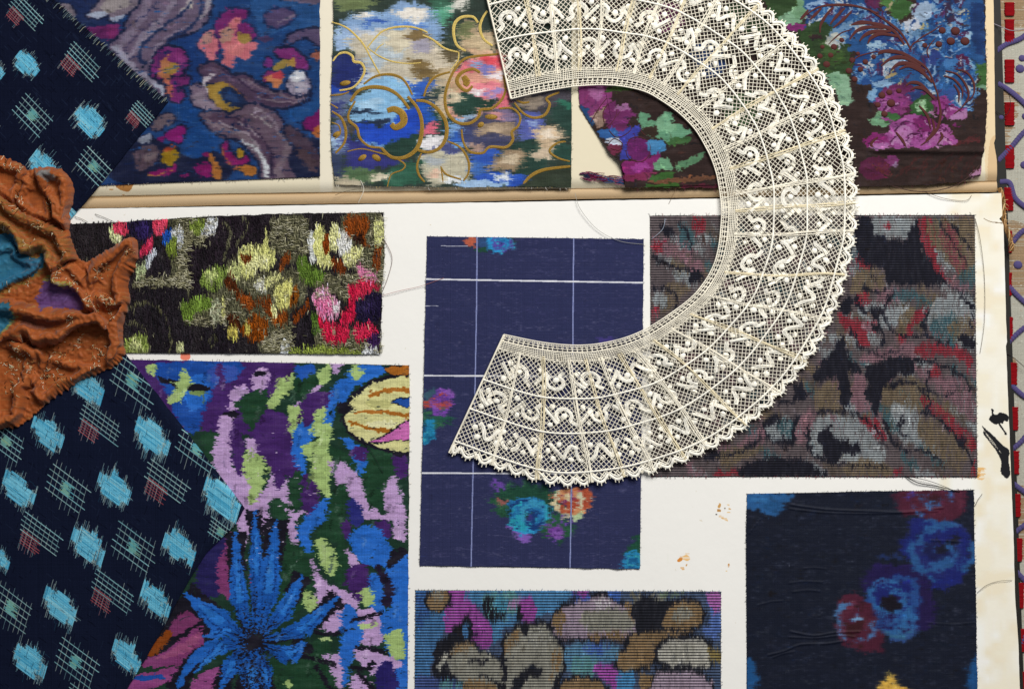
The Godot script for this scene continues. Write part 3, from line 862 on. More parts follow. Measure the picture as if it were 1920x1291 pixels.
func print_bird_bouquet() -> Cloth:
	var c := Cloth.new(1070, -90, 800, 460, 1.0, "32211f", 23)
	c.jit = 1.6
	c.vary = 0.06
	# right part
	c.frame(1460, 0, 3.228)
	var gr := "2f4a26"
	c.b(gr, [-200, -260, 200, -260, 180, 0, 170, 60, 130, 130, 260, 130, 340, 200, 420, 260, 440, 340, 430, 460, 330, 480, 240, 440, 180, 330, 120, 240, 70, 190, 20, 150, -60, 60], 3)
	c.b("84b08e", [0, 110, 60, 70, 140, 30, 200, 60, 150, 120, 80, 150, 20, 150], 3)
	c.b("76a27c", [90, 60, 140, -40, 180, -40, 170, 60, 110, 110], 3)
	c.b("8c2d78", [45, 155, 100, 145, 160, 140, 150, 170, 80, 190], 3)
	c.b("2a4022", [190, 180, 300, 150, 380, 220, 420, 330, 330, 420, 250, 380, 210, 290], 4)
	c.b("3d5a2c", [260, 250, 360, 280, 400, 360, 320, 400, 270, 340], 5)
	c.b("331f22", [190, 210, 260, 215, 240, 240, 200, 235], 4)
	c.b("92bd9c", [290, 450, 380, 440, 430, 480, 430, 540, 442, 622, 370, 630, 345, 560, 310, 520], 2)
	c.b("7fae8a", [300, 460, 360, 450, 380, 500, 330, 520], 4)
	c.b("4d7a3e", [590, 0, 620, -60, 700, -60, 720, 40, 720, 150, 690, 130, 670, 60], 3)
	c.b("3a6230", [690, 10, 780, 0, 810, 60, 740, 110, 690, 100], 4)
	# blue plumage
	c.b("245692", [170, -40, 560, -60, 600, 60, 600, 160, 760, 200, 840, 130, 830, -60, 1000, -80, 1200, -80, 1240, 20, 1250, 380, 1200, 420, 1180, 520, 1190, 570, 1120, 620, 1060, 650, 980, 600, 900, 560, 830, 560, 780, 600, 700, 560, 620, 560, 590, 610, 540, 612, 560, 520, 475, 512, 480, 460, 440, 420, 470, 380, 470, 320, 420, 300, 440, 260, 300, 260, 280, 240, 340, 180, 250, 130, 190, 120], 3)
	c.b("8fb0d4", [170, 20, 300, 5, 330, 40, 230, 120, 200, 90], 4)
	c.b("d6dbe0", [200, 110, 300, 30, 330, 60, 250, 130], 3)
	c.b("6f97c0", [300, 200, 380, 150, 460, 110, 520, 130, 450, 200, 380, 260, 330, 270], 4)
	c.b("c9ccc2", [270, 260, 340, 200, 400, 240, 330, 280], 4)
	c.b("9fbfd8", [540, 270, 620, 250, 660, 300, 580, 320], 4)
	c.b("1b3f86", [480, 150, 640, 190, 700, 260, 560, 240], 5)
	c.b("1a4488", [360, 20, 520, 20, 570, 80, 450, 90, 340, 110], 5)
	c.b("a4bcd8", [820, 40, 920, 0, 1010, 20, 1000, 70, 900, 130, 830, 120], 4)
	c.b("c8cfdc", [730, 150, 800, 110, 850, 130, 870, 190, 800, 180, 740, 180], 3)
	c.b("6f9dcb", [780, 200, 900, 160, 960, 150, 980, 200, 880, 260, 800, 260], 4)
	c.b("b9ab78", [860, 150, 960, 130, 980, 170, 900, 190], 5)
	c.b("c9b98c", [1080, 60, 1140, 60, 1150, 130, 1110, 120], 4)
	c.b("5f92c4", [1020, 120, 1120, 110, 1160, 180, 1140, 280, 1050, 260, 1030, 190], 4)
	c.b("9cc0da", [1110, 160, 1160, 180, 1160, 240, 1120, 240], 4)
	c.b("17386f", [1160, 40, 1240, 40, 1240, 300, 1180, 280], 4)
	c.b("3a2748", [1000, 30, 1060, -40, 1110, -40, 1100, 60, 1050, 130, 1010, 130], 5)
	c.b("5a1d4a", [520, -40, 600, -60, 610, 30, 570, 70, 540, 50], 4)
	c.b("1f4a8e", [470, 330, 600, 330, 620, 420, 700, 440, 640, 500, 480, 500], 4)
	c.b("c6b48c", [900, 330, 960, 290, 970, 330, 920, 380], 4)
	c.b("86acd0", [560, 490, 620, 470, 700, 500, 660, 520, 600, 530], 5)
	c.b("88b4dc", [540, 560, 590, 530, 580, 600, 545, 612], 2)
	c.b("b5a06e", [640, 450, 710, 440, 700, 465, 650, 470], 3)
	c.b("9fb6cc", [700, 340, 780, 320, 780, 380, 690, 400], 5)
	c.b("b9c8d8", [640, 380, 720, 370, 690, 410, 650, 410], 4)
	c.b("2a3f86", [830, 330, 960, 300, 990, 380, 900, 420, 840, 390], 6)
	c.b("3f78b8", [1000, 370, 1100, 350, 1140, 420, 1030, 420], 4)
	c.b("86b6d8", [1140, 340, 1190, 400, 1195, 480, 1170, 560, 1120, 620, 1150, 520, 1150, 420], 3)
	c.b("4c2450", [760, 260, 860, 280, 900, 340, 860, 400, 800, 350], 6)
	c.b("591d4c", [1080, 340, 1150, 350, 1160, 440, 1120, 470], 5)
	c.b("6a2458", [640, 530, 760, 500, 830, 540, 900, 560, 960, 620, 930, 680, 800, 640, 720, 680, 600, 640], 4)
	c.b("2b3f7c", [780, 560, 860, 540, 880, 600, 800, 610], 5)
	c.b("34549a", [970, 540, 1080, 540, 1110, 600, 1040, 640, 980, 610], 5)
	for i in 80:                      # small flicks of the painter's brush among the plumes
		var x := 300.0 + c.r.randf() * 880.0
		var y := -60.0 + c.r.randf() * 600.0
		if x < 520.0 and y > 250.0: continue
		var l := 20.0 + c.r.randf() * 50.0
		c.s(["1a3f80", "7fa9d0", "2d66a6", "c6cbd0", "143060", "4a2450", "5f93c6", "b7ab84"][i % 8], [x, y, x - l * 0.4, y + l * 0.5, x - l * 0.5, y + l], 16, 4, 2)
	var pc := ["245692", "8fb0d4", "1a3f80", "2d66a6", "c6cbd0", "5f93c6", "17386f", "4a2450"]
	for q in [[800, 310, 740, 210, 640, 130, 520, 70, 400, 40], [960, 560, 900, 430, 800, 355, 690, 310, 560, 330], [720, 220, 620, 160, 510, 150, 420, 210], [1080, 660, 1150, 570, 1160, 470, 1090, 380], [1000, 340, 1060, 250, 1110, 150, 1080, 20], [860, 330, 900, 220, 960, 120, 960, 0], [640, 480, 580, 430, 520, 420, 470, 470], [460, 60, 360, 40, 250, 60, 170, 120]]:
		c.plume(q, 78, pc)
	# pink roses
	c.b("8f3a7c", [580, 600, 640, 570, 740, 560, 790, 620, 780, 670, 700, 690, 620, 680, 590, 640], 2)
	c.b("a6539a", [600, 600, 660, 580, 680, 640, 620, 660], 3)
	c.b("9c3f8c", [960, 600, 1010, 580, 1060, 640, 1140, 660, 1140, 700, 1070, 730, 1000, 700, 960, 670], 2)
	c.b("b880b4", [1050, 690, 1130, 665, 1148, 690, 1090, 728, 1030, 725], 2)
	c.b("a8529c", [660, 790, 700, 740, 780, 690, 850, 700, 940, 740, 1020, 760, 1060, 820, 1080, 860, 1030, 880, 960, 870, 900, 900, 790, 890, 700, 900, 650, 850], 2)
	c.b("c07cb8", [700, 780, 780, 760, 830, 820, 780, 870, 700, 860], 4)
	c.b("b566a8", [900, 770, 1000, 770, 1040, 830, 960, 860, 890, 850], 4)
	c.b("7d1f66", [820, 720, 900, 700, 950, 760, 880, 810, 840, 780], 4)
	c.b("8a2470", [510, 850, 560, 810, 640, 810, 680, 860, 650, 895, 560, 900], 3)
	c.b("b56fae", [560, 880, 650, 860, 680, 895, 580, 905], 3)
	c.b("2f5a2c", [800, 650, 840, 590, 900, 570, 930, 620, 930, 700, 870, 700, 820, 690], 2)
	c.b("9cc49a", [830, 620, 880, 600, 890, 660, 840, 670], 3)
	c.b("7fb088", [545, 740, 580, 690, 610, 670, 640, 700, 690, 720, 670, 760, 620, 772, 580, 750], 2)
	c.b("3f6f3c", [620, 690, 700, 680, 740, 700, 690, 740, 640, 740], 3)
	c.b("3d6a34", [1190, 410, 1260, 380, 1260, 530, 1200, 520, 1220, 470], 3)
	c.b("7da888", [1200, 520, 1260, 510, 1260, 540, 1210, 535], 3)
	for i in 60:
		var x := 600.0 + c.r.randf() * 460.0
		var y := 580.0 + c.r.randf() * 300.0
		var l := 14.0 + c.r.randf() * 36.0
		c.s(["c88cc0", "7a1f66", "9a3c8a", "5c1a4c"][i % 4], [x, y, x + l * 0.5, y + l * 0.3, x + l, y + l * 0.2], 14, 3, 2, 0.7)
	for q in [[590, 640, 640, 600, 700, 610, 740, 660], [620, 680, 660, 640, 720, 640], [700, 800, 740, 750, 800, 740, 850, 780, 850, 850], [760, 880, 790, 820, 840, 800, 880, 830], [900, 860, 920, 800, 980, 780, 1040, 800], [960, 870, 990, 830, 1050, 850], [990, 690, 1020, 640, 1080, 660, 1120, 690], [540, 880, 580, 840, 640, 850], [870, 720, 920, 760, 930, 820], [680, 860, 700, 820, 740, 830]]:
		c.s("4a1440", q, 9, 3, 1.2)
		c.s("c08ab8", [q[0] + 8, q[1] + 12, q[2] + 8, q[3] + 12, q[4] + 8, q[5] + 12], 8, 3, 1.2)
	# below the fold
	c.b("5c1a40", [490, 990, 540, 950, 650, 960, 680, 1010, 640, 1080, 560, 1090, 500, 1040], 3)
	c.b("8a3a78", [640, 960, 710, 940, 720, 1000, 660, 1000], 3)
	c.b("9a7aa0", [690, 980, 720, 975, 715, 1005, 690, 1005], 2)
	c.b("c08ab0", [1160, 1050, 1215, 1010, 1225, 985, 1225, 1055, 1180, 1065], 2)
	for i in 16:
		c.s("49201f", [700 + i * 34, 1080 - (i % 4) * 18, 760 + i * 30, 1010 - (i % 3) * 22, 840 + i * 28, 960 - (i % 5) * 12], 9, 3, 1)
	for i in 9:
		c.s("6e2c2c", [540 + i * 14, 990 + i * 8, 590 + i * 10, 1000 + i * 9, 650 + i * 4, 980 + i * 9], 4, 3, 1)
	for i in 8:
		c.s("5a2427", [1050 + i * 22, 880 - i * 4, 1110 + i * 16, 850, 1200 + i * 5, 815 + i * 4], 8, 3, 1)
	# left part, seen inside the collar
	c.frame(1080, 0, 3.2275)
	c.b("8f3a78", [10, 540, 60, 510, 170, 520, 220, 570, 180, 640, 120, 660, 100, 720, 20, 660], 2)
	c.b("b56aa4", [80, 530, 160, 530, 150, 600, 90, 590], 4)
	c.b("a78a7a", [110, 690, 170, 640, 190, 720, 140, 770, 100, 750], 4)
	c.b("3d5a24", [170, 545, 250, 515, 340, 520, 320, 550, 250, 545, 200, 560], 2)
	c.b("7a2c6a", [170, 660, 230, 610, 260, 660, 310, 640, 340, 680, 320, 740, 280, 800, 210, 790, 170, 730], 2)
	c.b("b97ab0", [240, 640, 300, 630, 320, 660, 260, 680], 3)
	c.b("2d62a8", [130, 790, 210, 780, 260, 800, 220, 860, 170, 850], 2)
	c.b("1f4c80", [20, 630, 60, 650, 100, 720, 90, 760, 40, 700], 2)
	c.b("c9d3e4", [180, 840, 260, 830, 280, 870, 230, 900, 200, 880], 3)
	c.b("3f46b0", [250, 810, 320, 770, 380, 760, 370, 830, 330, 880, 320, 960, 260, 960, 280, 880], 2)
	c.b("6c2068", [300, 860, 380, 830, 450, 870, 440, 950, 380, 980, 320, 940], 2)
	c.b("4a92cc", [430, 860, 500, 840, 545, 890, 500, 930, 440, 920], 2)
	c.b("8a2470", [280, 990, 380, 970, 440, 950, 500, 920, 520, 930, 460, 1010, 440, 1060, 300, 1060], 2)
	c.b("a8409a", [330, 1000, 430, 980, 430, 1020, 340, 1040], 4)
	c.b("7a2a4a", [190, 880, 260, 880, 270, 920, 210, 930], 3)
	c.b("6ea884", [380, 700, 430, 680, 470, 730, 540, 680, 580, 690, 590, 740, 640, 760, 700, 800, 640, 830, 560, 860, 500, 830, 440, 830, 390, 770], 2)
	c.b("8cc49c", [480, 720, 550, 690, 570, 740, 610, 770, 540, 800, 500, 780], 3)
	c.b("3f6a3a", [540, 860, 620, 830, 690, 830, 680, 860, 600, 880], 2)
	c.b("39291f", [400, 780, 470, 760, 500, 810, 440, 830], 4)
	c.b("7ab28a", [470, 980, 520, 955, 560, 970, 580, 1020, 520, 1030, 470, 1020], 2)
	c.b("5f8f6a", [600, 1000, 680, 960, 770, 915, 775, 950, 700, 1000, 620, 1030], 2)
	c.b("3c6a2e", [430, 1080, 520, 1050, 600, 1040, 560, 1080, 470, 1090], 2)
	c.b("8a2c58", [280, 1060, 480, 1040, 400, 1090, 330, 1100], 3)
	c.b("7a5038", [430, 1105, 560, 1075, 700, 1070, 850, 1060, 860, 1080, 650, 1105], 3)
	c.b("3f6a2a", [400, 1130, 500, 1110, 620, 1110, 600, 1130, 460, 1140], 3)
	c.b("5a1c30", [620, 1125, 760, 1115, 870, 1120, 870, 1140, 640, 1140], 3)
	# hidden under the lace
	c.b("2f4a26", [900, 40, 1080, 20, 1160, 160, 1000, 200], 4)
	c.b("84406f", [420, 60, 620, 20, 640, 160, 480, 190], 4)
	c.b("2c4a80", [700, 300, 860, 260, 900, 420, 760, 460], 4)
	c.b("3f5f36", [900, 600, 1080, 560, 1100, 720, 930, 760], 4)
	c.streaks("2a1a19", 0, 0, 2400, 1150, 240, 24)
	c.deepen(0.14)
	c.dabs(1700, 8.0, 4.0, 0.38)
	c.worn(2.6, 0.06, 0.8, 3.5, 0.45, blot_across)
	return c

func fern_lines() -> Array:        # raised brown figuring on the bird print, drawn at 1460,0 x 3.228
	var o := []
	var stems := [[[600, 80, 480, 40, 360, 30, 240, 45, 140, 110], 7, 1.0], [[800, 300, 740, 200, 640, 120, 560, 70], 5, 1.0], [[960, 560, 900, 420, 800, 350, 690, 310, 600, 330], 6, 1.0], [[700, 190, 600, 150, 500, 130, 440, 150], 4, 1.0]]
	for s in stems: o.append([13, s[0]])
	for q in [[180, 60, 150, 100, 130, 118], [260, 50, 220, 90, 190, 120], [330, 45, 290, 90, 255, 150, 250, 200], [400, 50, 350, 100, 310, 150], [440, 70, 390, 120, 330, 170]]: o.append([16, q])
	for q in [[640, 170, 540, 165, 470, 190, 430, 240], [680, 190, 580, 190, 520, 215, 490, 250], [720, 220, 620, 205, 560, 230, 540, 265], [760, 270, 700, 190, 620, 155, 540, 140, 440, 150]]: o.append([20, q])
	for q in [[860, 400, 760, 350, 680, 355, 620, 400], [890, 430, 790, 385, 720, 390, 680, 425], [840, 370, 740, 320, 640, 310, 600, 320], [930, 500, 860, 430, 790, 400, 730, 420]]: o.append([20, q])
	for q in [[930, 580, 860, 510, 800, 500, 770, 520], [945, 600, 880, 540, 830, 530, 800, 545]]: o.append([17, q])
	for q in [[1010, 430, 1080, 450, 1130, 510, 1150, 580, 1110, 650, 1060, 690], [1000, 460, 1060, 480, 1110, 540, 1110, 600], [1080, 420, 1140, 440, 1180, 500, 1180, 570, 1140, 620], [1060, 510, 1090, 560, 1090, 620]]: o.append([11, q])
	for q in [[960, 560, 980, 680, 960, 780, 900, 850, 860, 880], [930, 720, 940, 790, 890, 850], [850, 640, 900, 700, 920, 780], [710, 800, 750, 850, 770, 890], [980, 800, 990, 830, 960, 870], [600, 830, 560, 870, 580, 900]]: o.append([14, q])
	for q in [[790, 290, 860, 230, 930, 190, 990, 150], [910, 350, 900, 300, 950, 230], [800, 300, 820, 260, 900, 240]]: o.append([7, q])
	for q in [[440, 180, 380, 200, 330, 240, 300, 270], [600, 310, 520, 330, 470, 350, 430, 400]]: o.append([7, q])
	return o

func berry_spots() -> Array:
	return [[335, 285, 22], [382, 243, 17], [265, 285, 15], [250, 340, 20], [315, 335, 20], [290, 390, 26], [480, 325, 14], [445, 365, 20], [525, 375, 19], [575, 345, 16], [425, 430, 22], [495, 420, 19], [460, 480, 20], [990, 185, 24], [1070, 188, 30], [970, 268, 22], [1042, 250, 28], [1128, 250, 30], [885, 275, 18], [625, 578, 24], [670, 560, 20], [728, 550, 18], [600, 635, 20], [680, 625, 28], [640, 690, 22]]

func print_plush() -> Cloth:
	var c := Cloth.new(110, 380, 630, 300, 1.25, "292428", 24)
	c.frame(130, 380, 3.048)
	c.upright = true
	c.jit = 7.0
	c.vary = 0.14
	c.bundle = 1
	var ol := "5c5b45"
	for a in [[590, 210, 680, 240, 690, 520, 600, 480, 420, 470, 360, 480, 400, 420, 560, 400], [850, 420, 1000, 420, 1330, 380, 1340, 560, 1260, 640, 1280, 830, 900, 700, 870, 560], [560, 90, 800, 80, 830, 180, 720, 260, 620, 250, 590, 150], [690, 560, 880, 520, 900, 760, 760, 700, 640, 680], [1130, 100, 1340, 80, 1370, 260, 1280, 340, 1160, 260], [1400, 420, 1600, 400, 1780, 420, 1780, 520, 1640, 560, 1560, 560, 1480, 500, 1400, 500], [1560, 80, 1790, 70, 1790, 480, 1700, 440, 1560, 300], [1090, 760, 1280, 720, 1290, 860, 1100, 860], [320, 760, 440, 740, 450, 860, 320, 870], [1420, 700, 1780, 760, 1780, 870, 1400, 860], [880, 300, 980, 280, 960, 380, 880, 400]]:
		c.b(ol, a, 5)
	for i in 1500:                   # wiry weft that shows between the tufts
		var q: Array = [[600, 220, 90, 280], [370, 400, 320, 90], [860, 400, 480, 420], [560, 90, 270, 170], [650, 560, 240, 160], [1130, 90, 230, 200], [1400, 410, 380, 140], [1560, 80, 230, 380], [1090, 740, 190, 110], [1420, 720, 360, 140], [30, 170, 260, 150]][i % 11]
		var x: float = q[0] + c.r.randf() * q[2]
		var y: float = q[1] + c.r.randf() * q[3]
		var under := c.im.get_pixel(clampi(int((130 + x / 3.048 - 110) * 1.25), 0, 786), clampi(int((y / 3.048) * 1.25), 0, 374))
		if absf(under.g - 0.357) > 0.12: continue
		c.s(["a09c80", "7d7a5e", "b7b296", "3a352f", "211e20"][i % 5], [x, y, x + 14, y - 5 + c.r.randf() * 8, x + 30, y + 2], 4, 3, 0.3)
	c.b("282327", [0, 110, 240, 120, 230, 260, 120, 330, 0, 300], 5)
	c.b("261f26", [680, 240, 760, 250, 780, 200, 860, 90, 980, 60, 1130, 60, 1130, 200, 1000, 240, 950, 300, 900, 330, 880, 400, 760, 400, 740, 540, 700, 520, 680, 400], 6)
	c.b("262127", [320, 560, 400, 500, 660, 490, 660, 560, 640, 660, 680, 720, 700, 800, 640, 830, 560, 850, 480, 860, 440, 780, 320, 740], 6)
	c.b("241f26", [750, 750, 820, 700, 950, 720, 960, 830, 900, 860, 780, 860], 6)
	c.b("241f26", [1270, 720, 1340, 640, 1400, 700, 1390, 840, 1320, 870, 1280, 820], 6)
	c.b("262027", [460, 330, 570, 330, 580, 400, 480, 430, 440, 400], 6)
	c.s("59583f", [330, 610, 420, 570, 500, 600, 560, 690, 580, 800, 560, 860], 14, 12, 2, 0.7)
	c.s("55543e", [330, 690, 390, 690, 440, 740, 430, 800], 12, 10, 2, 0.7)
	c.s("5c5b45", [880, 110, 920, 160, 900, 260, 880, 330], 18, 14, 3, 0.8)
	c.s("5c5b45", [990, 80, 1020, 120, 990, 190, 960, 250], 16, 14, 3, 0.8)
	c.s("58573f", [790, 790, 820, 760, 840, 790, 810, 820], 10, 8, 2, 0.7)
	# red, violet and white tufts at the left
	c.b("cfd8a0", [240, 130, 280, 150, 310, 200, 250, 230, 230, 180], 6)
	c.b("d8435f", [255, 112, 330, 108, 325, 180, 280, 180, 250, 150], 4)
	c.b("241d38", [330, 110, 470, 95, 480, 240, 540, 260, 480, 270, 400, 220, 350, 190], 6)
	c.b("33265c", [380, 130, 440, 120, 440, 200, 390, 200], 5)
	c.b("dc4763", [478, 100, 560, 92, 545, 170, 505, 185, 478, 150], 5)
	c.b("d0355a", [400, 290, 440, 220, 475, 190, 480, 250, 450, 290, 415, 310], 5)
	c.b("2458b8", [535, 200, 575, 140, 580, 220, 545, 240], 5)
	c.b("d4dae4", [580, 150, 640, 150, 655, 200, 640, 260, 600, 230], 7)
	c.b("c8d0dc", [430, 330, 480, 270, 490, 300, 450, 370, 410, 380], 8)
	c.b("7d8f3a", [560, 220, 610, 200, 610, 290, 570, 320, 550, 270], 7)
	c.b("7f9140", [700, 110, 760, 90, 770, 160, 720, 190, 690, 150], 7)
	c.b("dfe3ea", [750, 170, 800, 90, 845, 100, 830, 170, 790, 185], 7)
	c.b("a8b58a", [380, 360, 430, 340, 430, 420, 380, 440], 8)
	# green
	c.b("7f9446", [745, 430, 790, 380, 850, 370, 900, 380, 880, 450, 820, 500, 750, 480], 8)
	c.b("b8c67c", [770, 400, 830, 380, 850, 420, 790, 440], 8)
	c.b("6f8a38", [640, 640, 650, 570, 740, 540, 800, 540, 830, 580, 780, 610, 720, 640, 670, 670], 8)
	c.b("b9bfa0", [800, 600, 850, 560, 870, 640, 820, 680], 9)
	c.b("5f7a30", [1300, 330, 1340, 300, 1400, 370, 1460, 400, 1440, 450, 1380, 470, 1320, 420], 9)
	c.b("54702c", [1380, 640, 1420, 620, 1430, 720, 1400, 760, 1385, 700], 8)
	c.b("8fa050", [320, 800, 370, 760, 440, 780, 440, 850, 330, 860], 9)
	c.b("c3cc8c", [340, 790, 400, 780, 420, 830, 360, 840], 8)
	c.b("c9ce94", [610, 810, 650, 800, 650, 850, 615, 850], 7)
	c.b("8c9c44", [1260, 840, 1420, 820, 1500, 830, 1660, 840, 1650, 870, 1270, 868], 8)
	# yellow rose
	c.b("dfe08e", [960, 300, 1010, 240, 1060, 250, 1110, 230, 1120, 130, 1135, 230, 1180, 300, 1170, 350, 1120, 380, 1080, 370, 1040, 420, 980, 410], 9)
	c.b("eceba8", [1000, 330, 1080, 300, 1140, 310, 1120, 360, 1030, 390], 8)
	c.b("c9d08a", [900, 380, 960, 350, 980, 420, 920, 440], 9)
	c.b("6a3412", [980, 310, 1020, 290, 1040, 320, 1000, 340], 7)
	c.b("d9d994", [1060, 450, 1150, 420, 1220, 400, 1190, 440, 1130, 480, 1080, 490], 8)
	c.b("e6e6da", [1055, 460, 1110, 450, 1120, 500, 1070, 500], 8)
	c.b("dfdc86", [1200, 470, 1250, 430, 1285, 480, 1280, 560, 1240, 600, 1190, 590, 1165, 500], 8)
	c.b("7a3c14", [1200, 340, 1240, 280, 1260, 330, 1220, 380, 1190, 400], 8)
	c.b("5a2b10", [890, 470, 910, 400, 950, 430, 960, 500, 1010, 520, 1060, 560, 1020, 590, 970, 570, 930, 500], 9)
	c.b("8a4416", [970, 530, 1040, 540, 1060, 600, 1000, 600], 8)
	c.b("7c3d15", [1060, 560, 1140, 540, 1160, 600, 1200, 640, 1160, 660, 1110, 600], 9)
	c.b("84430f", [1000, 680, 1060, 640, 1120, 660, 1130, 760, 1060, 790, 1010, 770, 970, 720], 9)
	c.b("4a2410", [900, 640, 960, 660, 980, 720, 920, 720], 9)
	c.b("d8c860", [1000, 700, 1020, 680, 1030, 740, 1005, 750], 8)
	c.b("8f4a18", [1140, 640, 1230, 620, 1250, 680, 1180, 700], 9)
	c.b("e0de98", [1150, 600, 1180, 590, 1185, 660, 1160, 660], 8)
	c.b("8a5018", [1270, 500, 1300, 470, 1310, 530, 1290, 600, 1260, 600], 7)
	c.b("cfcf86", [870, 560, 885, 540, 885, 640, 870, 650], 8)
	c.b("7a3a12", [1280, 650, 1340, 590, 1360, 540, 1370, 580, 1330, 640, 1290, 690], 8)
	c.b("cdbf60", [900, 720, 960, 700, 960, 780, 920, 770], 8)
	# pale flower at the right
	c.b("e4e8e4", [1365, 180, 1390, 160, 1420, 280, 1430, 330, 1380, 330, 1368, 260], 8)
	c.b("e2e292", [1390, 170, 1440, 130, 1480, 200, 1500, 330, 1560, 330, 1480, 370, 1420, 340], 8)
	c.b("ebeaa6", [1490, 140, 1530, 120, 1545, 230, 1510, 270, 1480, 240], 8)
	c.b("f0f0ea", [1540, 180, 1580, 160, 1610, 240, 1590, 320, 1540, 290], 8)
	c.b("e6e59c", [1560, 300, 1650, 250, 1680, 270, 1640, 340, 1580, 360], 8)
	c.b("7c3a12", [1450, 210, 1480, 180, 1480, 280, 1455, 290], 7)
	c.b("8a4518", [1560, 130, 1600, 80, 1690, 70, 1720, 110, 1690, 200, 1720, 240, 1680, 250, 1640, 190, 1590, 190], 9)
	c.b("3a2014", [1620, 180, 1680, 170, 1680, 230, 1630, 230], 8)
	c.b("7a3a16", [1490, 330, 1550, 330, 1580, 390, 1540, 400], 8)
	c.b("7c3d18", [1740, 260, 1780, 240, 1775, 360, 1735, 380], 8)
	c.b("d6d890", [1740, 110, 1790, 100, 1790, 220, 1750, 240], 8)
	# pink and red rose
	c.b("f090bc", [1640, 350, 1690, 370, 1760, 420, 1740, 450, 1680, 450, 1650, 410], 8)
	c.b("f3a6c8", [1390, 540, 1420, 490, 1480, 500, 1530, 560, 1550, 600, 1520, 660, 1470, 670, 1420, 630], 7)
	c.b("ee7fae", [1400, 570, 1470, 550, 1500, 620, 1440, 650], 8)
	c.b("e9dfe4", [1500, 590, 1550, 580, 1540, 620, 1510, 630], 7)
	c.b("d03050", [1620, 460, 1660, 440, 1760, 460, 1780, 490, 1720, 510, 1660, 540, 1630, 560], 8)
	c.b("c81f46", [1590, 490, 1630, 470, 1640, 600, 1620, 680, 1560, 690, 1550, 630, 1590, 590], 8)
	c.b("cf2248", [1425, 640, 1470, 680, 1560, 700, 1600, 720, 1590, 800, 1540, 810, 1480, 800, 1440, 740], 9)
	c.b("221a38", [1640, 580, 1700, 520, 1780, 510, 1775, 660, 1700, 690, 1640, 650], 7)
	c.b("2c2248", [1650, 600, 1720, 560, 1760, 580, 1700, 640], 7)
	c.b("d02a50", [1620, 720, 1700, 690, 1760, 720, 1740, 790, 1680, 780, 1640, 800], 9)
	c.b("3a2250", [1700, 780, 1760, 740, 1770, 820, 1710, 830], 8)
	c.b("e8ecf2", [1680, 830, 1760, 830, 1760, 868, 1690, 868], 6)
	c.b("e0e6ea", [1215, 800, 1250, 790, 1250, 870, 1215, 870], 6)
	c.streaks("8f8d72", 0, 60, 1790, 800, 260, 16)
	c.streaks("1d181c", 0, 60, 1790, 800, 300, 18)
	c.worn(2.2, 0.05, 3.0, 4.0, 0.2, blot_along)
	return c

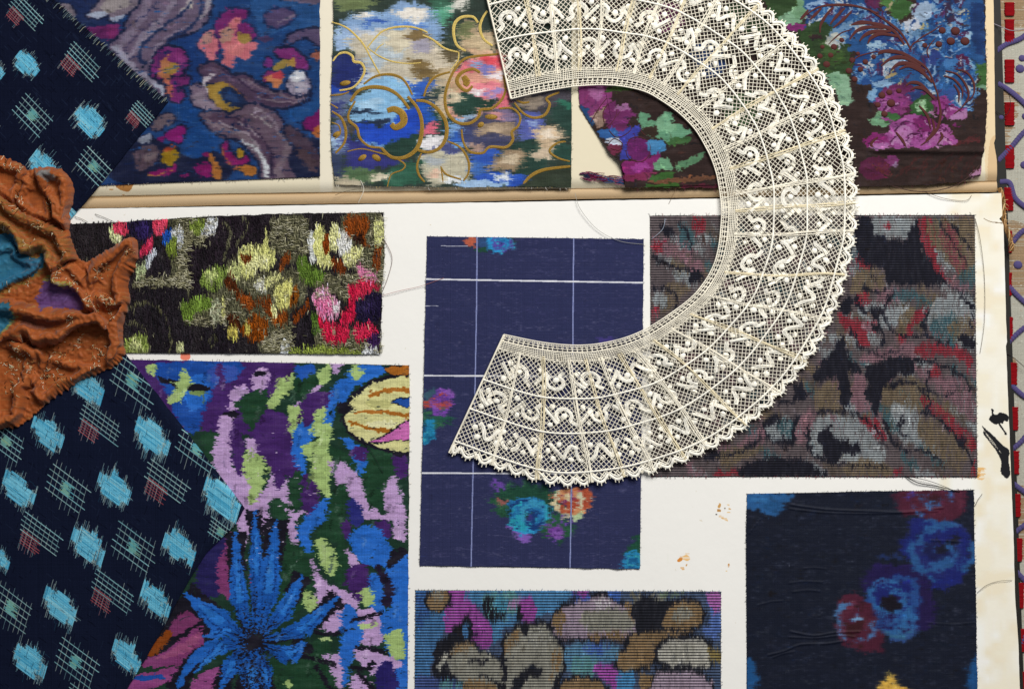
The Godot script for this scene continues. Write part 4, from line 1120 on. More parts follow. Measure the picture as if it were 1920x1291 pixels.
func print_jungle() -> Cloth:
	var c := Cloth.new(130, 660, 660, 720, 1.0, "203a2e", 25)
	c.frame(230, 660, 2.046)
	c.jit = 6.5
	c.vary = 0.07
	var blue := "2c6fd0"
	var deep := "1f4fa6"
	var lilac := "c4a2d4"
	var lime := "abc67c"
	var pur := "47286a"
	var grn := "22442f"
	var ink := "1c1a26"
	c.b(pur, [-100, 30, 300, 30, 560, 30, 660, 40, 640, 100, 590, 150, 560, 210, 640, 250, 660, 400, 740, 500, 748, 600, 710, 625, 640, 480, 600, 530, 560, 430, 520, 400, 500, 330, 430, 320, 450, 460, 420, 400, 400, 320, 300, 300, 100, 300])
	c.b(deep, [90, 60, 180, 36, 440, 36, 440, 100, 360, 130, 330, 190, 290, 300, 230, 290, 190, 220, 180, 170, 130, 100])
	c.b(blue, [240, 130, 300, 80, 330, 150, 300, 210, 250, 220])
	c.b("3b58b4", [330, 60, 430, 50, 430, 100, 350, 120])
	c.b(pur, [300, 250, 340, 180, 390, 160, 400, 230, 350, 290])
	c.b(pur, [360, 50, 380, 45, 390, 130, 365, 130])
	c.b(ink, [140, 90, 220, 110, 330, 130, 320, 150, 220, 140, 150, 115], 4)
	c.b(lime, [178, 196, 200, 130, 236, 62, 262, 108, 240, 150, 212, 184])
	c.b(lime, [88, 50, 130, 48, 112, 92], 4)
	c.b("7f9a5c", [260, 145, 320, 150, 310, 165, 265, 160], 5)
	c.b(lilac, [500, 76, 552, 60, 552, 130, 500, 142])
	c.b(lilac, [408, 150, 474, 118, 462, 172, 420, 190])
	c.b(lilac, [400, 196, 440, 190, 430, 225, 405, 215], 4)
	c.b(lilac, [440, 130, 490, 140, 470, 165, 440, 160], 4)
	c.b(grn, [438, 182, 520, 140, 562, 170, 540, 232, 490, 300, 450, 222])
	c.b(ink, [380, 230, 430, 225, 440, 250, 400, 262], 5)
	c.b(grn, [300, 320, 360, 310, 360, 400, 340, 420, 310, 370])
	c.b(grn, [650, 100, 742, 80, 742, 130, 670, 172])
	c.b(ink, [500, 72, 550, 72, 540, 90, 510, 90], 4)
	# lilac
	c.b(lilac, [370, 250, 420, 252, 415, 330, 430, 440, 470, 470, 540, 530, 582, 410, 590, 520, 640, 480, 640, 560, 700, 612, 662, 642, 672, 722, 642, 732, 620, 592, 580, 560, 560, 642, 540, 702, 500, 642, 470, 742, 440, 652, 430, 582, 380, 520, 350, 440, 340, 400, 360, 330])
	c.b(lilac, [470, 330, 510, 335, 520, 380, 485, 385], 5)
	c.b(pur, [412, 330, 450, 300, 470, 380, 465, 460, 440, 468, 425, 410])
	c.b(pur, [520, 300, 640, 320, 640, 420, 620, 470, 600, 530, 575, 470, 545, 410, 520, 390])
	c.b(lime, [478, 372, 510, 380, 547, 420, 540, 500, 500, 582, 474, 572, 490, 520, 462, 460])
	c.b(lime, [588, 112, 652, 78, 642, 150, 600, 190, 576, 216, 548, 202, 580, 150])
	c.b(lime, [638, 222, 682, 190, 692, 250, 662, 322, 642, 312, 634, 260])
	c.b(lilac, [660, 205, 700, 165, 765, 110, 740, 160, 690, 200], 5)
	c.b(grn, [640, 482, 692, 460, 684, 592, 650, 612, 636, 540])
	# right-hand streams
	c.b(blue, [800, 140, 880, 60, 960, 46, 1010, 76, 900, 126, 850, 200, 820, 190, 800, 290, 770, 335, 745, 300, 705, 400, 700, 470, 660, 420, 648, 330, 720, 222])
	c.b("2558b6", [660, 60, 720, 46, 740, 76, 680, 100])
	c.b(lime, [745, 80, 790, 45, 800, 95, 760, 120])
	c.b(lime, [870, 60, 915, 50, 915, 100, 885, 105])
	c.b(lilac, [800, 45, 840, 40, 820, 90], 4)
	c.b(pur, [690, 172, 780, 150, 802, 170, 722, 272, 690, 262])
	c.b(lime, [740, 230, 775, 210, 770, 300, 745, 330, 730, 300])
	c.b(lime, [698, 352, 780, 338, 802, 440, 790, 500, 806, 572, 770, 542, 730, 502, 720, 420, 690, 382])
	c.b(lime, [740, 290, 790, 270, 800, 340, 760, 360])
	c.b(pur, [690, 480, 740, 500, 748, 600, 720, 625, 690, 590])
	c.b(grn, [790, 360, 900, 400, 960, 370, 1070, 370, 1090, 470, 1040, 470, 1002, 592, 950, 602, 900, 542, 830, 440])
	c.b(blue, [830, 330, 870, 330, 930, 400, 920, 470, 890, 430, 870, 370])
	c.b(pur, [880, 370, 930, 360, 930, 410, 895, 410])
	c.b(pur, [1040, 380, 1090, 370, 1090, 480, 1050, 470])
	c.b(lilac, [790, 420, 842, 418, 912, 480, 932, 562, 1002, 622, 1002, 540, 1030, 468, 1058, 500, 1084, 640, 1084, 722, 1040, 702, 1030, 642, 960, 642, 910, 622, 880, 562, 820, 492])
	c.b("2c2f7a", [856, 560, 902, 578, 924, 652, 880, 662])
	c.b(pur, [968, 662, 1012, 640, 1034, 700, 1000, 715])
	c.b(grn, [600, 562, 640, 602, 622, 702, 680, 742, 744, 742, 730, 822, 744, 882, 702, 962, 640, 1002, 600, 1002, 612, 802, 600, 702, 570, 582])
	c.b(blue, [690, 642, 780, 556, 806, 600, 790, 642, 722, 682, 722, 762, 690, 752, 670, 692])
	c.b(grn, [790, 562, 842, 500, 864, 560, 842, 642, 872, 782, 842, 892, 800, 852, 822, 742, 740, 702, 782, 642])
	c.b(pur, [840, 660, 870, 640, 870, 700, 850, 710], 5)
	c.b(blue, [880, 690, 950, 658, 1002, 700, 1034, 762, 1022, 812, 960, 822, 900, 792, 868, 732])
	c.b(lilac, [725, 780, 760, 862, 862, 920, 904, 962, 862, 1066, 770, 1066, 740, 982, 738, 882])
	c.b(lime, [738, 722, 782, 718, 824, 800, 804, 858, 770, 832, 750, 782])
	c.b(lilac, [860, 750, 900, 790, 900, 820, 870, 810], 5)
	c.b(pur, [860, 832, 922, 808, 952, 870, 912, 952, 862, 902])
	c.b(blue, [950, 850, 1000, 870, 1000, 1000, 960, 1000, 940, 930])
	c.b(blue, [1000, 840, 1095, 770, 1095, 1010, 1010, 962])
	c.b(ink, [1010, 800, 1050, 750, 1090, 760, 1060, 800, 1020, 830], 5)
	c.b("241d34", [965, 820, 1000, 830, 1040, 910, 1020, 970, 990, 970, 1000, 900], 5)
	c.b(lime, [908, 922, 952, 900, 964, 962, 920, 972])
	c.b(lime, [688, 912, 722, 920, 748, 962, 720, 992, 690, 962])
	c.b(lilac, [870, 1020, 960, 980, 1000, 1040, 1010, 1100, 930, 1122])
	c.b(blue, [838, 992, 882, 970, 924, 1082, 884, 1152, 850, 1285, 818, 1182, 840, 1082])
	c.b(blue, [990, 1000, 1095, 1000, 1095, 1300, 1040, 1290, 1030, 1180, 1000, 1100])
	c.b(lime, [1008, 1082, 1062, 1058, 1084, 1152, 1042, 1192, 1018, 1132])
	c.b(lilac, [880, 1140, 960, 1140, 1066, 1190, 1010, 1240, 940, 1220])
	c.b(grn, [696, 1122, 782, 1098, 792, 1152, 720, 1172])
	c.b(lilac, [736, 1190, 830, 1160, 842, 1260, 870, 1400, 780, 1400])
	c.b(grn, [560, 1180, 740, 1160, 830, 1300, 800, 1460, 560, 1460])
	c.b("2b2468", [980, 1212, 1032, 1190, 1056, 1290, 1040, 1400, 970, 1400])
	c.b(lilac, [880, 1240, 960, 1280, 960, 1420, 880, 1420])
	c.b(lime, [620, 1260, 650, 1265, 630, 1290], 3)
	for q in [[880, 1030, 940, 1010, 1000, 995], [730, 1070, 800, 1080, 860, 1060], [890, 1130, 950, 1135, 1010, 1150], [880, 1205, 930, 1215, 960, 1190], [690, 1165, 760, 1180, 820, 1200], [740, 1200, 790, 1280, 830, 1330], [900, 1220, 930, 1260, 960, 1290]]:
		c.s(ink, q, 14, 18, 5)
	c.b("b9d08c", [905, 1045, 960, 1030, 975, 1050, 930, 1062], 5)
	c.b("b9d08c", [745, 1095, 800, 1092, 790, 1108], 5)
	# magenta flower beneath; shade cast by the indigo cloth is painted into its dark tones
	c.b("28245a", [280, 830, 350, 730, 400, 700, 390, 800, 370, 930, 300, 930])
	c.b("863f74", [370, 800, 410, 690, 440, 720, 442, 862, 410, 942, 380, 920, 360, 870])
	c.b("9c4a84", [485, 850, 515, 830, 520, 900, 495, 905], 4)
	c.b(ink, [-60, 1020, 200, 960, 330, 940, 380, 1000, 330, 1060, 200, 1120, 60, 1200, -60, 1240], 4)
	c.b("8a4078", [60, 1195, 180, 1130, 300, 1046, 322, 1100, 262, 1182, 150, 1204], 4)
	c.b("a0527f", [120, 1176, 200, 1130, 290, 1070, 290, 1110, 220, 1160], 5)
	c.b("7c3868", [180, 1050, 260, 975, 320, 1000, 280, 1040, 200, 1085], 4)
	c.b("954784", [30, 1248, 180, 1208, 270, 1204, 230, 1240, 190, 1262, 60, 1300, 0, 1330], 4)
	c.b("9c4f8c", [250, 1291, 320, 1220, 400, 1210, 380, 1260, 300, 1340], 4)
	c.b("8a4418", [80, 1155, 150, 1080, 190, 1066, 180, 1100, 120, 1160], 4)
	c.b(deep, [40, 1242, 150, 1236, 160, 1252, 50, 1256], 4)
	# big blue flower
	var petals := [[[490, 1090, 445, 940, 430, 690], 26, 62], [[505, 1080, 512, 820, 506, 605], 12, 46], [[520, 1080, 560, 900, 588, 640], 18, 76], [[530, 1085, 620, 990, 688, 855], 14, 62], [[530, 1105, 690, 1060, 825, 938], 20, 60], [[525, 1120, 640, 1160, 700, 1110], 20, 70], [[480, 1100, 370, 1030, 240, 925], 22, 80], [[485, 1110, 400, 1060, 310, 1090], 16, 46], [[470, 1120, 380, 1120, 280, 1170, 200, 1300], 20, 60], [[480, 1130, 420, 1190, 370, 1300], 20, 60], [[505, 1130, 500, 1220, 480, 1330], 30, 110], [[520, 1130, 545, 1220, 555, 1310], 16, 50]]
	for q in petals:
		var a: Array = q[0]
		var e: Array = a.slice(a.size() - 4)
		c.s(ink, a, q[1] + 8, q[2] * 1.2 + 6, 4)
	for q in petals:
		var a: Array = q[0]
		var n := a.size()
		var mid := [a[0], a[1], lerpf(a[0], a[2], 0.5), lerpf(a[1], a[3], 0.5), a[2], a[3]]
		c.s("1f5cb4", mid, 8, q[2] * 1.22, 3.5)
		c.s("2467c4", a.slice(2), q[2] * 1.22, 10, 3.5)
		c.s("2f7bd6", [lerpf(a[2], a[0], 0.1), lerpf(a[3], a[1], 0.1), lerpf(a[2], a[n - 2], 0.6), lerpf(a[3], a[n - 1], 0.6)], q[2] * 0.5, 8, 4)
		c.s(ink, [a[0], a[1], lerpf(a[0], a[2], 0.7), lerpf(a[1], a[3], 0.7)], 8, 3, 4)
		for o in [-0.28, 0.26]:
			var side: Vector2 = Vector2(a[3] - a[1], a[0] - a[2]).normalized() * q[2] * o
			c.s("163a7c", [lerpf(a[0], a[2], 0.4) + side.x * 0.6, lerpf(a[1], a[3], 0.4) + side.y * 0.6, a[2] + side.x, a[3] + side.y, lerpf(a[2], a[n - 2], 0.55) + side.x * 0.6, lerpf(a[3], a[n - 1], 0.55) + side.y * 0.6], 5, 2, 3)
	for i in 26:
		var t := TAU * i / 26.0 + 0.1
		var l := 30.0 + c.r.randf() * 60.0
		c.s(ink, [500, 1108, 500 + cos(t) * l, 1108 + sin(t) * l], 8, 2, 3)
	c.e(ink, 500, 1108, 26, 22)
	for i in 70:
		c.s(ink, [420 + c.r.randf() * 150, 1160 + c.r.randf() * 200, 430 + c.r.randf() * 130, 1180 + c.r.randf() * 200], 3, 2, 3, 0.7)
	# bud, upper right
	c.b("dfdb9a", [848, 242, 880, 182, 950, 122, 1040, 100, 1110, 104, 1110, 366, 1000, 366, 930, 340, 872, 300], 2.5, 1, 26, ink)
	c.b("ece8b4", [930, 270, 1010, 262, 1060, 270, 1000, 300, 940, 300], 4)
	c.b("c9c784", [930, 190, 990, 180, 1040, 200, 960, 215], 4)
	c.s("b4702a", [945, 166, 1000, 150, 1060, 142, 1110, 150], 12, 22, 2)
	c.s("b4702a", [890, 232, 960, 228, 1040, 232, 1100, 246], 10, 20, 2)
	c.s("a8681f", [866, 264, 920, 282, 980, 296, 1030, 302], 8, 18, 2)
	c.b("d070b8", [950, 345, 1010, 320, 1060, 284, 1110, 258, 1110, 322, 1020, 338], 2, 1, 10, ink)
	c.b(deep, [1030, 190, 1070, 178, 1110, 176, 1110, 206, 1060, 200], 2, 1, 10, ink)
	c.b("b06a26", [1000, 66, 1050, 52, 1110, 50, 1110, 84, 1040, 84], 3, 1, 10, ink)
	c.b(ink, [820, 200, 860, 190, 880, 220, 840, 240], 5)
	for i in 240:                      # small ragged flecks between the leaves
		var x := 120.0 + c.r.randf() * 950.0
		var y := 50.0 + c.r.randf() * 1200.0
		if x < 560.0 and y > 600.0 or x > 830.0 and y < 370.0: continue
		var q := c.im.get_pixel(clampi(int((230 + x / 2.046 - 130)), 0, 659), clampi(int((660 + y / 2.046 - 660)), 0, 719))
		c.s(q.darkened(0.25).to_html(false) if i % 2 else q.lightened(0.14).to_html(false), [x, y, x - 4, y + 14, x - 10, y + 20 + c.r.randf() * 26], 10, 4, 4, 0.8)
	c.streaks("12202a", 0, 30, 1090, 1380, 300, 16)
	c.streaks("d9c4e0", 340, 300, 400, 500, 60, 10)
	c.dabs(1300, 7.0, 3.5, 0.2)
	c.worn(2.2, 0.05, 1.6, 2.5, 0.3, blot_across)
	return c

func print_window_pane() -> Cloth:
	var c := Cloth.new(775, 430, 450, 650, 1.5, "303458", 26)
	c.frame(770, 420, 1.928)
	c.jit = 3.0
	c.vary = 0.1
	c.bundle = 1
	c.streaks("373962", 0, 20, 840, 1240, 900, 60)
	c.streaks("313359", 0, 20, 840, 1240, 900, 60)
	# top flowers
	c.b("b8604a", [195, 50, 240, 48, 230, 80, 200, 76])
	c.b("33507c", [240, 50, 290, 48, 280, 90, 245, 80])
	c.b("264a3e", [205, 84, 290, 88, 340, 60, 380, 52, 350, 90, 270, 98], 6)
	c.b("2f90c8", [275, 60, 300, 48, 365, 50, 350, 90, 310, 106, 280, 88])
	c.b("56469c", [310, 54, 335, 52, 335, 78, 312, 80])
	# left flowers
	c.b("2c5a4e", [44, 700, 90, 690, 135, 690, 110, 730, 60, 720, 40, 720], 6)
	c.b("3c5a6c", [50, 600, 90, 595, 80, 640, 50, 650], 5)
	c.b("7a48a8", [80, 620, 110, 590, 145, 615, 150, 650, 115, 690, 80, 680], 4)
	c.b("9a4a8c", [95, 640, 130, 620, 130, 660, 100, 670], 4)
	c.b("b04c44", [50, 640, 100, 630, 120, 640, 90, 660, 50, 660], 4)
	c.b("2a8ab8", [40, 720, 75, 705, 90, 740, 80, 780, 40, 785], 4)
	c.b("1f6f96", [40, 750, 70, 760, 60, 785, 40, 785], 4)
	# the bouquet
	c.b("23493a", [330, 960, 420, 940, 500, 960, 520, 1020, 450, 990, 380, 1000, 330, 1020, 310, 990], 8)
	c.b("27503c", [310, 1030, 360, 1020, 350, 1060, 320, 1050], 7)
	c.b("2c5a40", [490, 1060, 540, 1050, 580, 1100, 570, 1130, 520, 1110, 480, 1130], 7)
	c.b("6a4aa0", [290, 930, 320, 925, 340, 955, 310, 965], 6)
	c.b("9a5a58", [305, 990, 340, 985, 345, 1010, 315, 1020], 6)
	c.b("7a48a0", [500, 1100, 540, 1085, 545, 1130, 510, 1140], 5)
	c.b("8560b8", [350, 1080, 390, 1100, 430, 1130, 420, 1146, 385, 1135], 5)
	c.b("2a74ac", [352, 1010, 400, 985, 460, 990, 496, 1030, 492, 1080, 450, 1120, 400, 1120, 356, 1080], 5)
	c.b("3c94bc", [370, 1030, 420, 1005, 470, 1020, 480, 1050, 420, 1040], 5)
	c.b("274f9c", [400, 1045, 440, 1035, 460, 1070, 430, 1095, 400, 1080], 5)
	c.b("5a60b8", [420, 1060, 445, 1050, 440, 1090, 422, 1090], 4)
	c.b("36a0d0", [360, 1085, 410, 1095, 450, 1110, 400, 1125], 5)
	c.b("b4ae98", [500, 985, 560, 960, 640, 970, 650, 1010, 600, 1070, 560, 1060, 520, 1030], 6)
	c.b("b4583e", [500, 980, 560, 955, 640, 960, 655, 985, 600, 1000, 560, 1020, 520, 1010], 6)
	c.b("a04a80", [560, 970, 610, 965, 600, 1000, 565, 1000], 5)
	c.b("d98a60", [540, 1030, 600, 1020, 630, 1000, 640, 1030, 590, 1050], 6)
	c.b("b9cfa0", [590, 1050, 620, 1030, 610, 1070, 590, 1072], 4)
	c.s("e6dfe0", [577, 960, 577, 1060], 4, 4, 0)
	# corner
	c.b("24503e", [790, 1160, 820, 1120, 845, 1130, 845, 1180, 800, 1200, 770, 1190], 6)
	c.b("2c86b8", [765, 1220, 800, 1195, 840, 1190, 840, 1250, 775, 1245], 5)
	c.b("463f80", [680, 408, 720, 405, 735, 420, 690, 426], 5)
	c.jit = 1.6
	c.leaves(["23493a", "2f5c44", "1d3a34", "3c6a4c"], 420, 1000, 110, 60, 60, 36)
	c.leaves(["27503c", "38644a", "6a4aa0"], 530, 1100, 50, 36, 22, 30)
	c.rose(425, 1055, 66, ["2a74ac", "3c94bc", "1f4f86", "274f9c", "2fa0b8", "1c3c74"], "3c3c80")
	c.rose(580, 990, 62, ["b4583e", "c9cdb0", "a84a34", "c98a60", "7a3a60", "d3c39c"], "8a3a5c", 0.8)
	c.rose(525, 1112, 24, ["7a48a0", "8a5cb0", "54307c"], "4a2a6c")
	c.rose(110, 640, 40, ["7a48a8", "8f5cb4", "5c3c90", "b04c44"], "3c2a60")
	c.rose(50, 745, 42, ["2a8ab8", "1f6f96", "3c9cb0", "1d4a74"], "1c3a60")
	c.leaves(["2c5a4e", "3c6a50", "244a40"], 90, 700, 50, 30, 26, 26)
	c.rose(325, 70, 38, ["2f90c8", "2a6aa8", "56469c", "3ca0c0"], "3a3a80", 0.8)
	c.rose(810, 1222, 40, ["2c86b8", "1f5f90", "3ca0b0"], "1c3a60")
	c.dabs(260, 6.0, 2.4, 0.16)
	c.worn(4.0, 0.07, 3.0, 6.0, 0.55, null)
	for q in [[[240, 30, 238, 300, 232, 620, 224, 960, 218, 1260]], [[590, 30, 588, 200, 586, 500, 582, 900, 576, 1260]]]:
		c.s("6870a2", q[0], 5.5, 5.5, 0)
		c.s("97a0cb", q[0], 2.5, 2.5, 0)
	for q in [[20, 198, 300, 203, 860, 212], [20, 547, 200, 548, 400, 549, 860, 556], [10, 899, 300, 900, 560, 902, 860, 908]]:
		c.s("cfd1de", q, 6, 6, 0.3)
		c.s("eeeef4", q, 3, 3, 0.3)
	c.s("b9bccb", [110, 78, 150, 80, 205, 80], 2.5, 2.5, 0)
	c.s("c9cad6", [45, 296, 80, 295, 100, 296], 2.5, 1.5, 0)
	for i in 90:
		c.im.fill_rect(Rect2i(c.r.randi_range(10, 640), c.r.randi_range(20, 950), 1, 1), Color("8a8cae"))
	return c

func ribs(c: Cloth, pitch: float, ink: String, share: float) -> void:
	# black warp cords that lie between the coloured ribs
	var line := Image.create(c.im.get_width(), 1, false, Image.FORMAT_RGBA8)
	var y := 0.0
	while y < c.im.get_height():
		for x in line.get_width():
			var col := Color(ink)
			col.a = clampf(0.88 + c.r.randf_range(-0.35, 0.12), 0, 1)
			line.set_pixel(x, 0, col)
		var n := maxi(1, int(round(pitch * c.k * share)))
		for q in n: c.im.blend_rect(line, Rect2i(0, 0, line.get_width(), 1), Vector2i(0, int(y) + q))
		y += pitch * c.k

func print_rib_red() -> Cloth:
	var c := Cloth.new(1200, 390, 650, 520, 1.5, "6c6062", 27)
	c.frame(1200, 380, 2.39)
	c.upright = true
	c.jit = 6.0
	c.vary = 0.09
	c.bundle = 1
	var k := "24242f"
	var red := "9c3642"
	var rose := "96707a"
	var tan := "80705a"
	var grey := "a2a9ac"
	var teal := "4a6a72"
	for i in 260:
		var x := c.r.randf() * 1480 + 30
		var y := c.r.randf() * 1180 + 40
		c.b([tan, grey, rose, "6a5e54", teal, grey][i % 6], [x, y, x + 40, y + 20, x + 90, y + 60, x + 60, y + 80, x + 10, y + 40], 10, 0.75)
	# left block beside the collar
	c.b(red, [230, 80, 290, 70, 290, 120, 260, 140], 9, 0.8)
	c.b(rose, [50, 150, 120, 170, 220, 230, 290, 300, 260, 310, 160, 250, 60, 220], 9, 0.8)
	c.b(red, [50, 170, 100, 190, 90, 220, 60, 210], 8, 0.8)
	c.b(k, [90, 100, 140, 110, 160, 140, 110, 150], 7)
	c.b(k, [215, 310, 260, 300, 270, 350, 230, 360], 7)
	c.b(grey, [150, 310, 215, 310, 220, 350, 160, 360], 8, 0.8)
	c.b(tan, [120, 360, 220, 380, 180, 440, 110, 480], 9, 0.8)
	c.b(grey, [70, 400, 120, 420, 110, 470, 60, 470], 8, 0.8)
	c.b(red, [50, 480, 90, 470, 80, 510, 50, 520], 8, 0.8)
	c.b(teal, [180, 100, 240, 130, 230, 200, 180, 180], 9, 0.7)
	# right-hand scroll work
	c.b(grey, [1020, 70, 1240, 70, 1220, 160, 1110, 150, 1040, 130], 6, 0.9)
	c.b(k, [960, 90, 1030, 60, 1060, 140, 1180, 160, 1220, 100, 1250, 130, 1260, 220, 1310, 290, 1380, 360, 1300, 365, 1200, 370, 1110, 355, 1090, 290, 1010, 290, 970, 230], 6)
	c.b(red, [1090, 90, 1125, 90, 1110, 120], 5, 0.8)
	c.b(red, [1240, 90, 1290, 70, 1320, 110, 1330, 250, 1360, 310, 1400, 370, 1340, 320, 1280, 240, 1250, 170], 6, 0.9)
	c.b(tan, [1290, 80, 1400, 70, 1500, 75, 1500, 320, 1440, 340, 1380, 260, 1320, 200, 1290, 140], 8, 0.85)
	c.b("8a4a52", [1340, 120, 1400, 100, 1440, 200, 1470, 300, 1420, 300, 1370, 220], 9, 0.7)
	c.b(teal, [1420, 320, 1500, 300, 1500, 380, 1450, 380], 8, 0.8)
	c.b(rose, [1370, 340, 1440, 350, 1480, 390, 1400, 390], 8, 0.8)
	c.b(red, [965, 240, 1010, 270, 1040, 300, 990, 290], 5, 0.9)
	c.b(k, [1030, 330, 1090, 340, 1080, 360, 1040, 350], 6)
	c.b(tan, [960, 310, 1080, 300, 1090, 380, 1000, 420, 950, 400], 8, 0.85)
	c.b(red, [960, 420, 1010, 400, 1030, 440, 990, 470], 6, 0.8)
	c.b(rose, [1060, 390, 1180, 390, 1150, 450, 1080, 460], 8, 0.8)
	c.b(grey, [970, 480, 1060, 450, 1180, 470, 1120, 560, 1050, 560], 8, 0.85)
	c.b(teal, [1130, 390, 1240, 400, 1220, 430, 1140, 430], 8, 0.8)
	c.b(k, [1030, 470, 1080, 470, 1070, 520, 1040, 510], 6)
	c.b(red, [885, 500, 940, 505, 1000, 540, 1060, 530, 1050, 570, 1010, 600, 1040, 640, 1000, 640, 950, 590, 900, 540], 5, 0.95)
	c.b(rose, [1000, 545, 1060, 535, 1050, 570, 1010, 575], 5, 0.9)
	c.b(k, [890, 470, 930, 420, 960, 440, 930, 500], 6)
	c.b(k, [1050, 540, 1090, 550, 1080, 580, 1050, 570], 5)
	c.b(red, [1230, 500, 1270, 470, 1290, 490, 1230, 560, 1200, 610, 1160, 620, 1190, 560], 5, 0.9)
	c.b(tan, [1190, 480, 1240, 480, 1190, 580, 1150, 610, 1150, 560], 7, 0.85)
	c.b(grey, [1280, 470, 1400, 400, 1490, 420, 1500, 520, 1420, 600, 1330, 590, 1290, 540], 9, 0.85)
	c.b(teal, [1310, 530, 1400, 500, 1440, 560, 1400, 640, 1310, 600], 9, 0.8)
	c.b(tan, [1380, 560, 1480, 500, 1500, 600, 1430, 620], 9, 0.7)
	c.b(k, [1430, 590, 1500, 610, 1500, 650, 1450, 640], 6)
	c.b(red, [1230, 640, 1330, 630, 1440, 650, 1490, 700, 1480, 760, 1440, 700, 1350, 680, 1260, 690], 6, 0.85)
	c.b(rose, [990, 690, 1100, 650, 1220, 630, 1230, 690, 1130, 690, 1040, 720], 6, 0.9)
	c.b(k, [910, 590, 930, 680, 990, 740, 980, 770, 930, 760, 945, 860, 910, 950, 895, 860, 880, 790, 780, 800, 790, 740, 850, 680, 890, 620], 6)
	c.b(k, [1010, 770, 1040, 720, 1160, 690, 1220, 700, 1220, 770, 1150, 770, 1100, 820, 1080, 900, 1060, 960, 1030, 900, 1000, 850, 1030, 800], 6)
	c.b(tan, [790, 830, 880, 800, 895, 900, 890, 950, 800, 940, 780, 880], 7, 0.85)
	c.b(rose, [960, 770, 1020, 790, 1000, 850, 1030, 920, 980, 940, 950, 860], 7, 0.85)
	c.b(tan, [1090, 850, 1180, 780, 1260, 800, 1300, 900, 1260, 930, 1160, 930, 1100, 960], 8, 0.85)
	c.b(grey, [1130, 900, 1240, 930, 1260, 1050, 1180, 1080, 1130, 1000], 8, 0.85)
	c.b(red, [1300, 740, 1350, 720, 1350, 780, 1310, 780], 6, 0.8)
	c.b(red, [1270, 860, 1340, 900, 1440, 1000, 1500, 1060, 1500, 1110, 1420, 1050, 1330, 960, 1270, 910], 6, 0.75)
	c.b(rose, [1310, 800, 1420, 780, 1490, 860, 1500, 980, 1400, 900], 8, 0.7)
	c.b(tan, [1250, 960, 1360, 1010, 1430, 1080, 1460, 1160, 1330, 1130, 1260, 1060], 8, 0.8)
	c.b(teal, [1080, 900, 1140, 960, 1160, 1040, 1100, 990], 7, 0.7)
	c.b(red, [980, 970, 1040, 960, 1100, 1030, 1080, 1060, 1030, 1020], 6, 0.85)
	c.b(grey, [760, 1000, 840, 950, 960, 960, 1040, 1030, 1090, 1100, 1100, 1170, 1000, 1160, 880, 1150, 800, 1140, 760, 1090], 7, 0.9)
	c.b(k, [800, 1030, 860, 990, 850, 1030, 900, 1060, 990, 1080, 970, 1120, 900, 1130, 880, 1170, 830, 1140, 805, 1090], 6)
	c.b(k, [540, 1010, 590, 950, 660, 970, 720, 950, 700, 1000, 690, 1090, 600, 1080, 540, 1040], 6)
	c.b(grey, [570, 1000, 660, 980, 680, 1030, 640, 1060, 580, 1050], 7, 0.85)
	c.b(teal, [620, 980, 690, 970, 680, 1040, 640, 1040], 7, 0.7)
	c.b(rose, [720, 960, 790, 920, 770, 1010, 740, 1080, 700, 1060], 7, 0.85)
	c.b(k, [745, 1010, 760, 1000, 755, 1110, 742, 1110], 5)
	c.b(k, [680, 830, 720, 800, 740, 860, 700, 880], 6)
	c.b(k, [430, 1190, 520, 1150, 640, 1140, 740, 1150, 790, 1190, 830, 1225, 430, 1225], 6)
	c.b(red, [340, 1205, 440, 1195, 430, 1225, 330, 1225], 4, 0.9)
	c.b(rose, [440, 1080, 540, 1000, 560, 1060, 470, 1110], 6, 0.8)
	c.b(tan, [350, 1110, 480, 1090, 560, 1100, 440, 1160, 360, 1170], 7, 0.85)
	c.b(k, [280, 1140, 350, 1110, 370, 1130, 300, 1160], 6)
	c.b(k, [1420, 1050, 1460, 1060, 1450, 1100, 1420, 1080], 5)
	c.b(red, [1140, 1190, 1180, 1190, 1170, 1220, 1140, 1220], 5, 0.8)
	c.b(red, [1480, 1180, 1505, 1150, 1505, 1220, 1480, 1220], 5, 0.8)
	c.b(tan, [920, 1170, 1020, 1150, 1110, 1180, 1100, 1220, 930, 1220], 7, 0.85)
	# black curling contours
	for q in [[[60, 240, 150, 290, 240, 300, 290, 360], 12], [[60, 380, 130, 390, 170, 440, 130, 500], 12], [[170, 80, 220, 150, 230, 240], 10], [[1240, 80, 1260, 200, 1320, 300, 1400, 380, 1500, 420], 12], [[1340, 80, 1400, 180, 1470, 280], 8], [[1130, 400, 1090, 480, 1120, 560, 1200, 600, 1290, 590], 14], [[1290, 480, 1270, 560, 1320, 620, 1420, 640], 12], [[1430, 420, 1490, 470, 1480, 560], 12], [[1220, 700, 1330, 720, 1420, 760, 1490, 840], 14], [[1110, 830, 1190, 800, 1270, 840, 1300, 910, 1260, 940], 12], [[1270, 930, 1360, 990, 1440, 1080, 1490, 1170], 12], [[1090, 960, 1130, 1060, 1200, 1110, 1290, 1110, 1360, 1180], 12], [[780, 940, 870, 930, 980, 950, 1060, 1020, 1110, 1110], 12], [[760, 1090, 790, 1130, 880, 1170, 1010, 1180, 1110, 1190], 10], [[960, 420, 1000, 480, 1060, 520, 1090, 600, 1060, 660], 12], [[940, 560, 990, 640, 1080, 680, 1180, 650], 10], [[620, 900, 720, 880, 780, 830], 12], [[540, 1050, 460, 1110, 380, 1130], 12], [[1300, 760, 1280, 820, 1340, 860, 1430, 840], 10], [[1180, 960, 1160, 1020, 1210, 1050], 10], [[1400, 90, 1440, 160, 1490, 220], 9], [[1000, 380, 1060, 400, 1120, 380], 12]]:
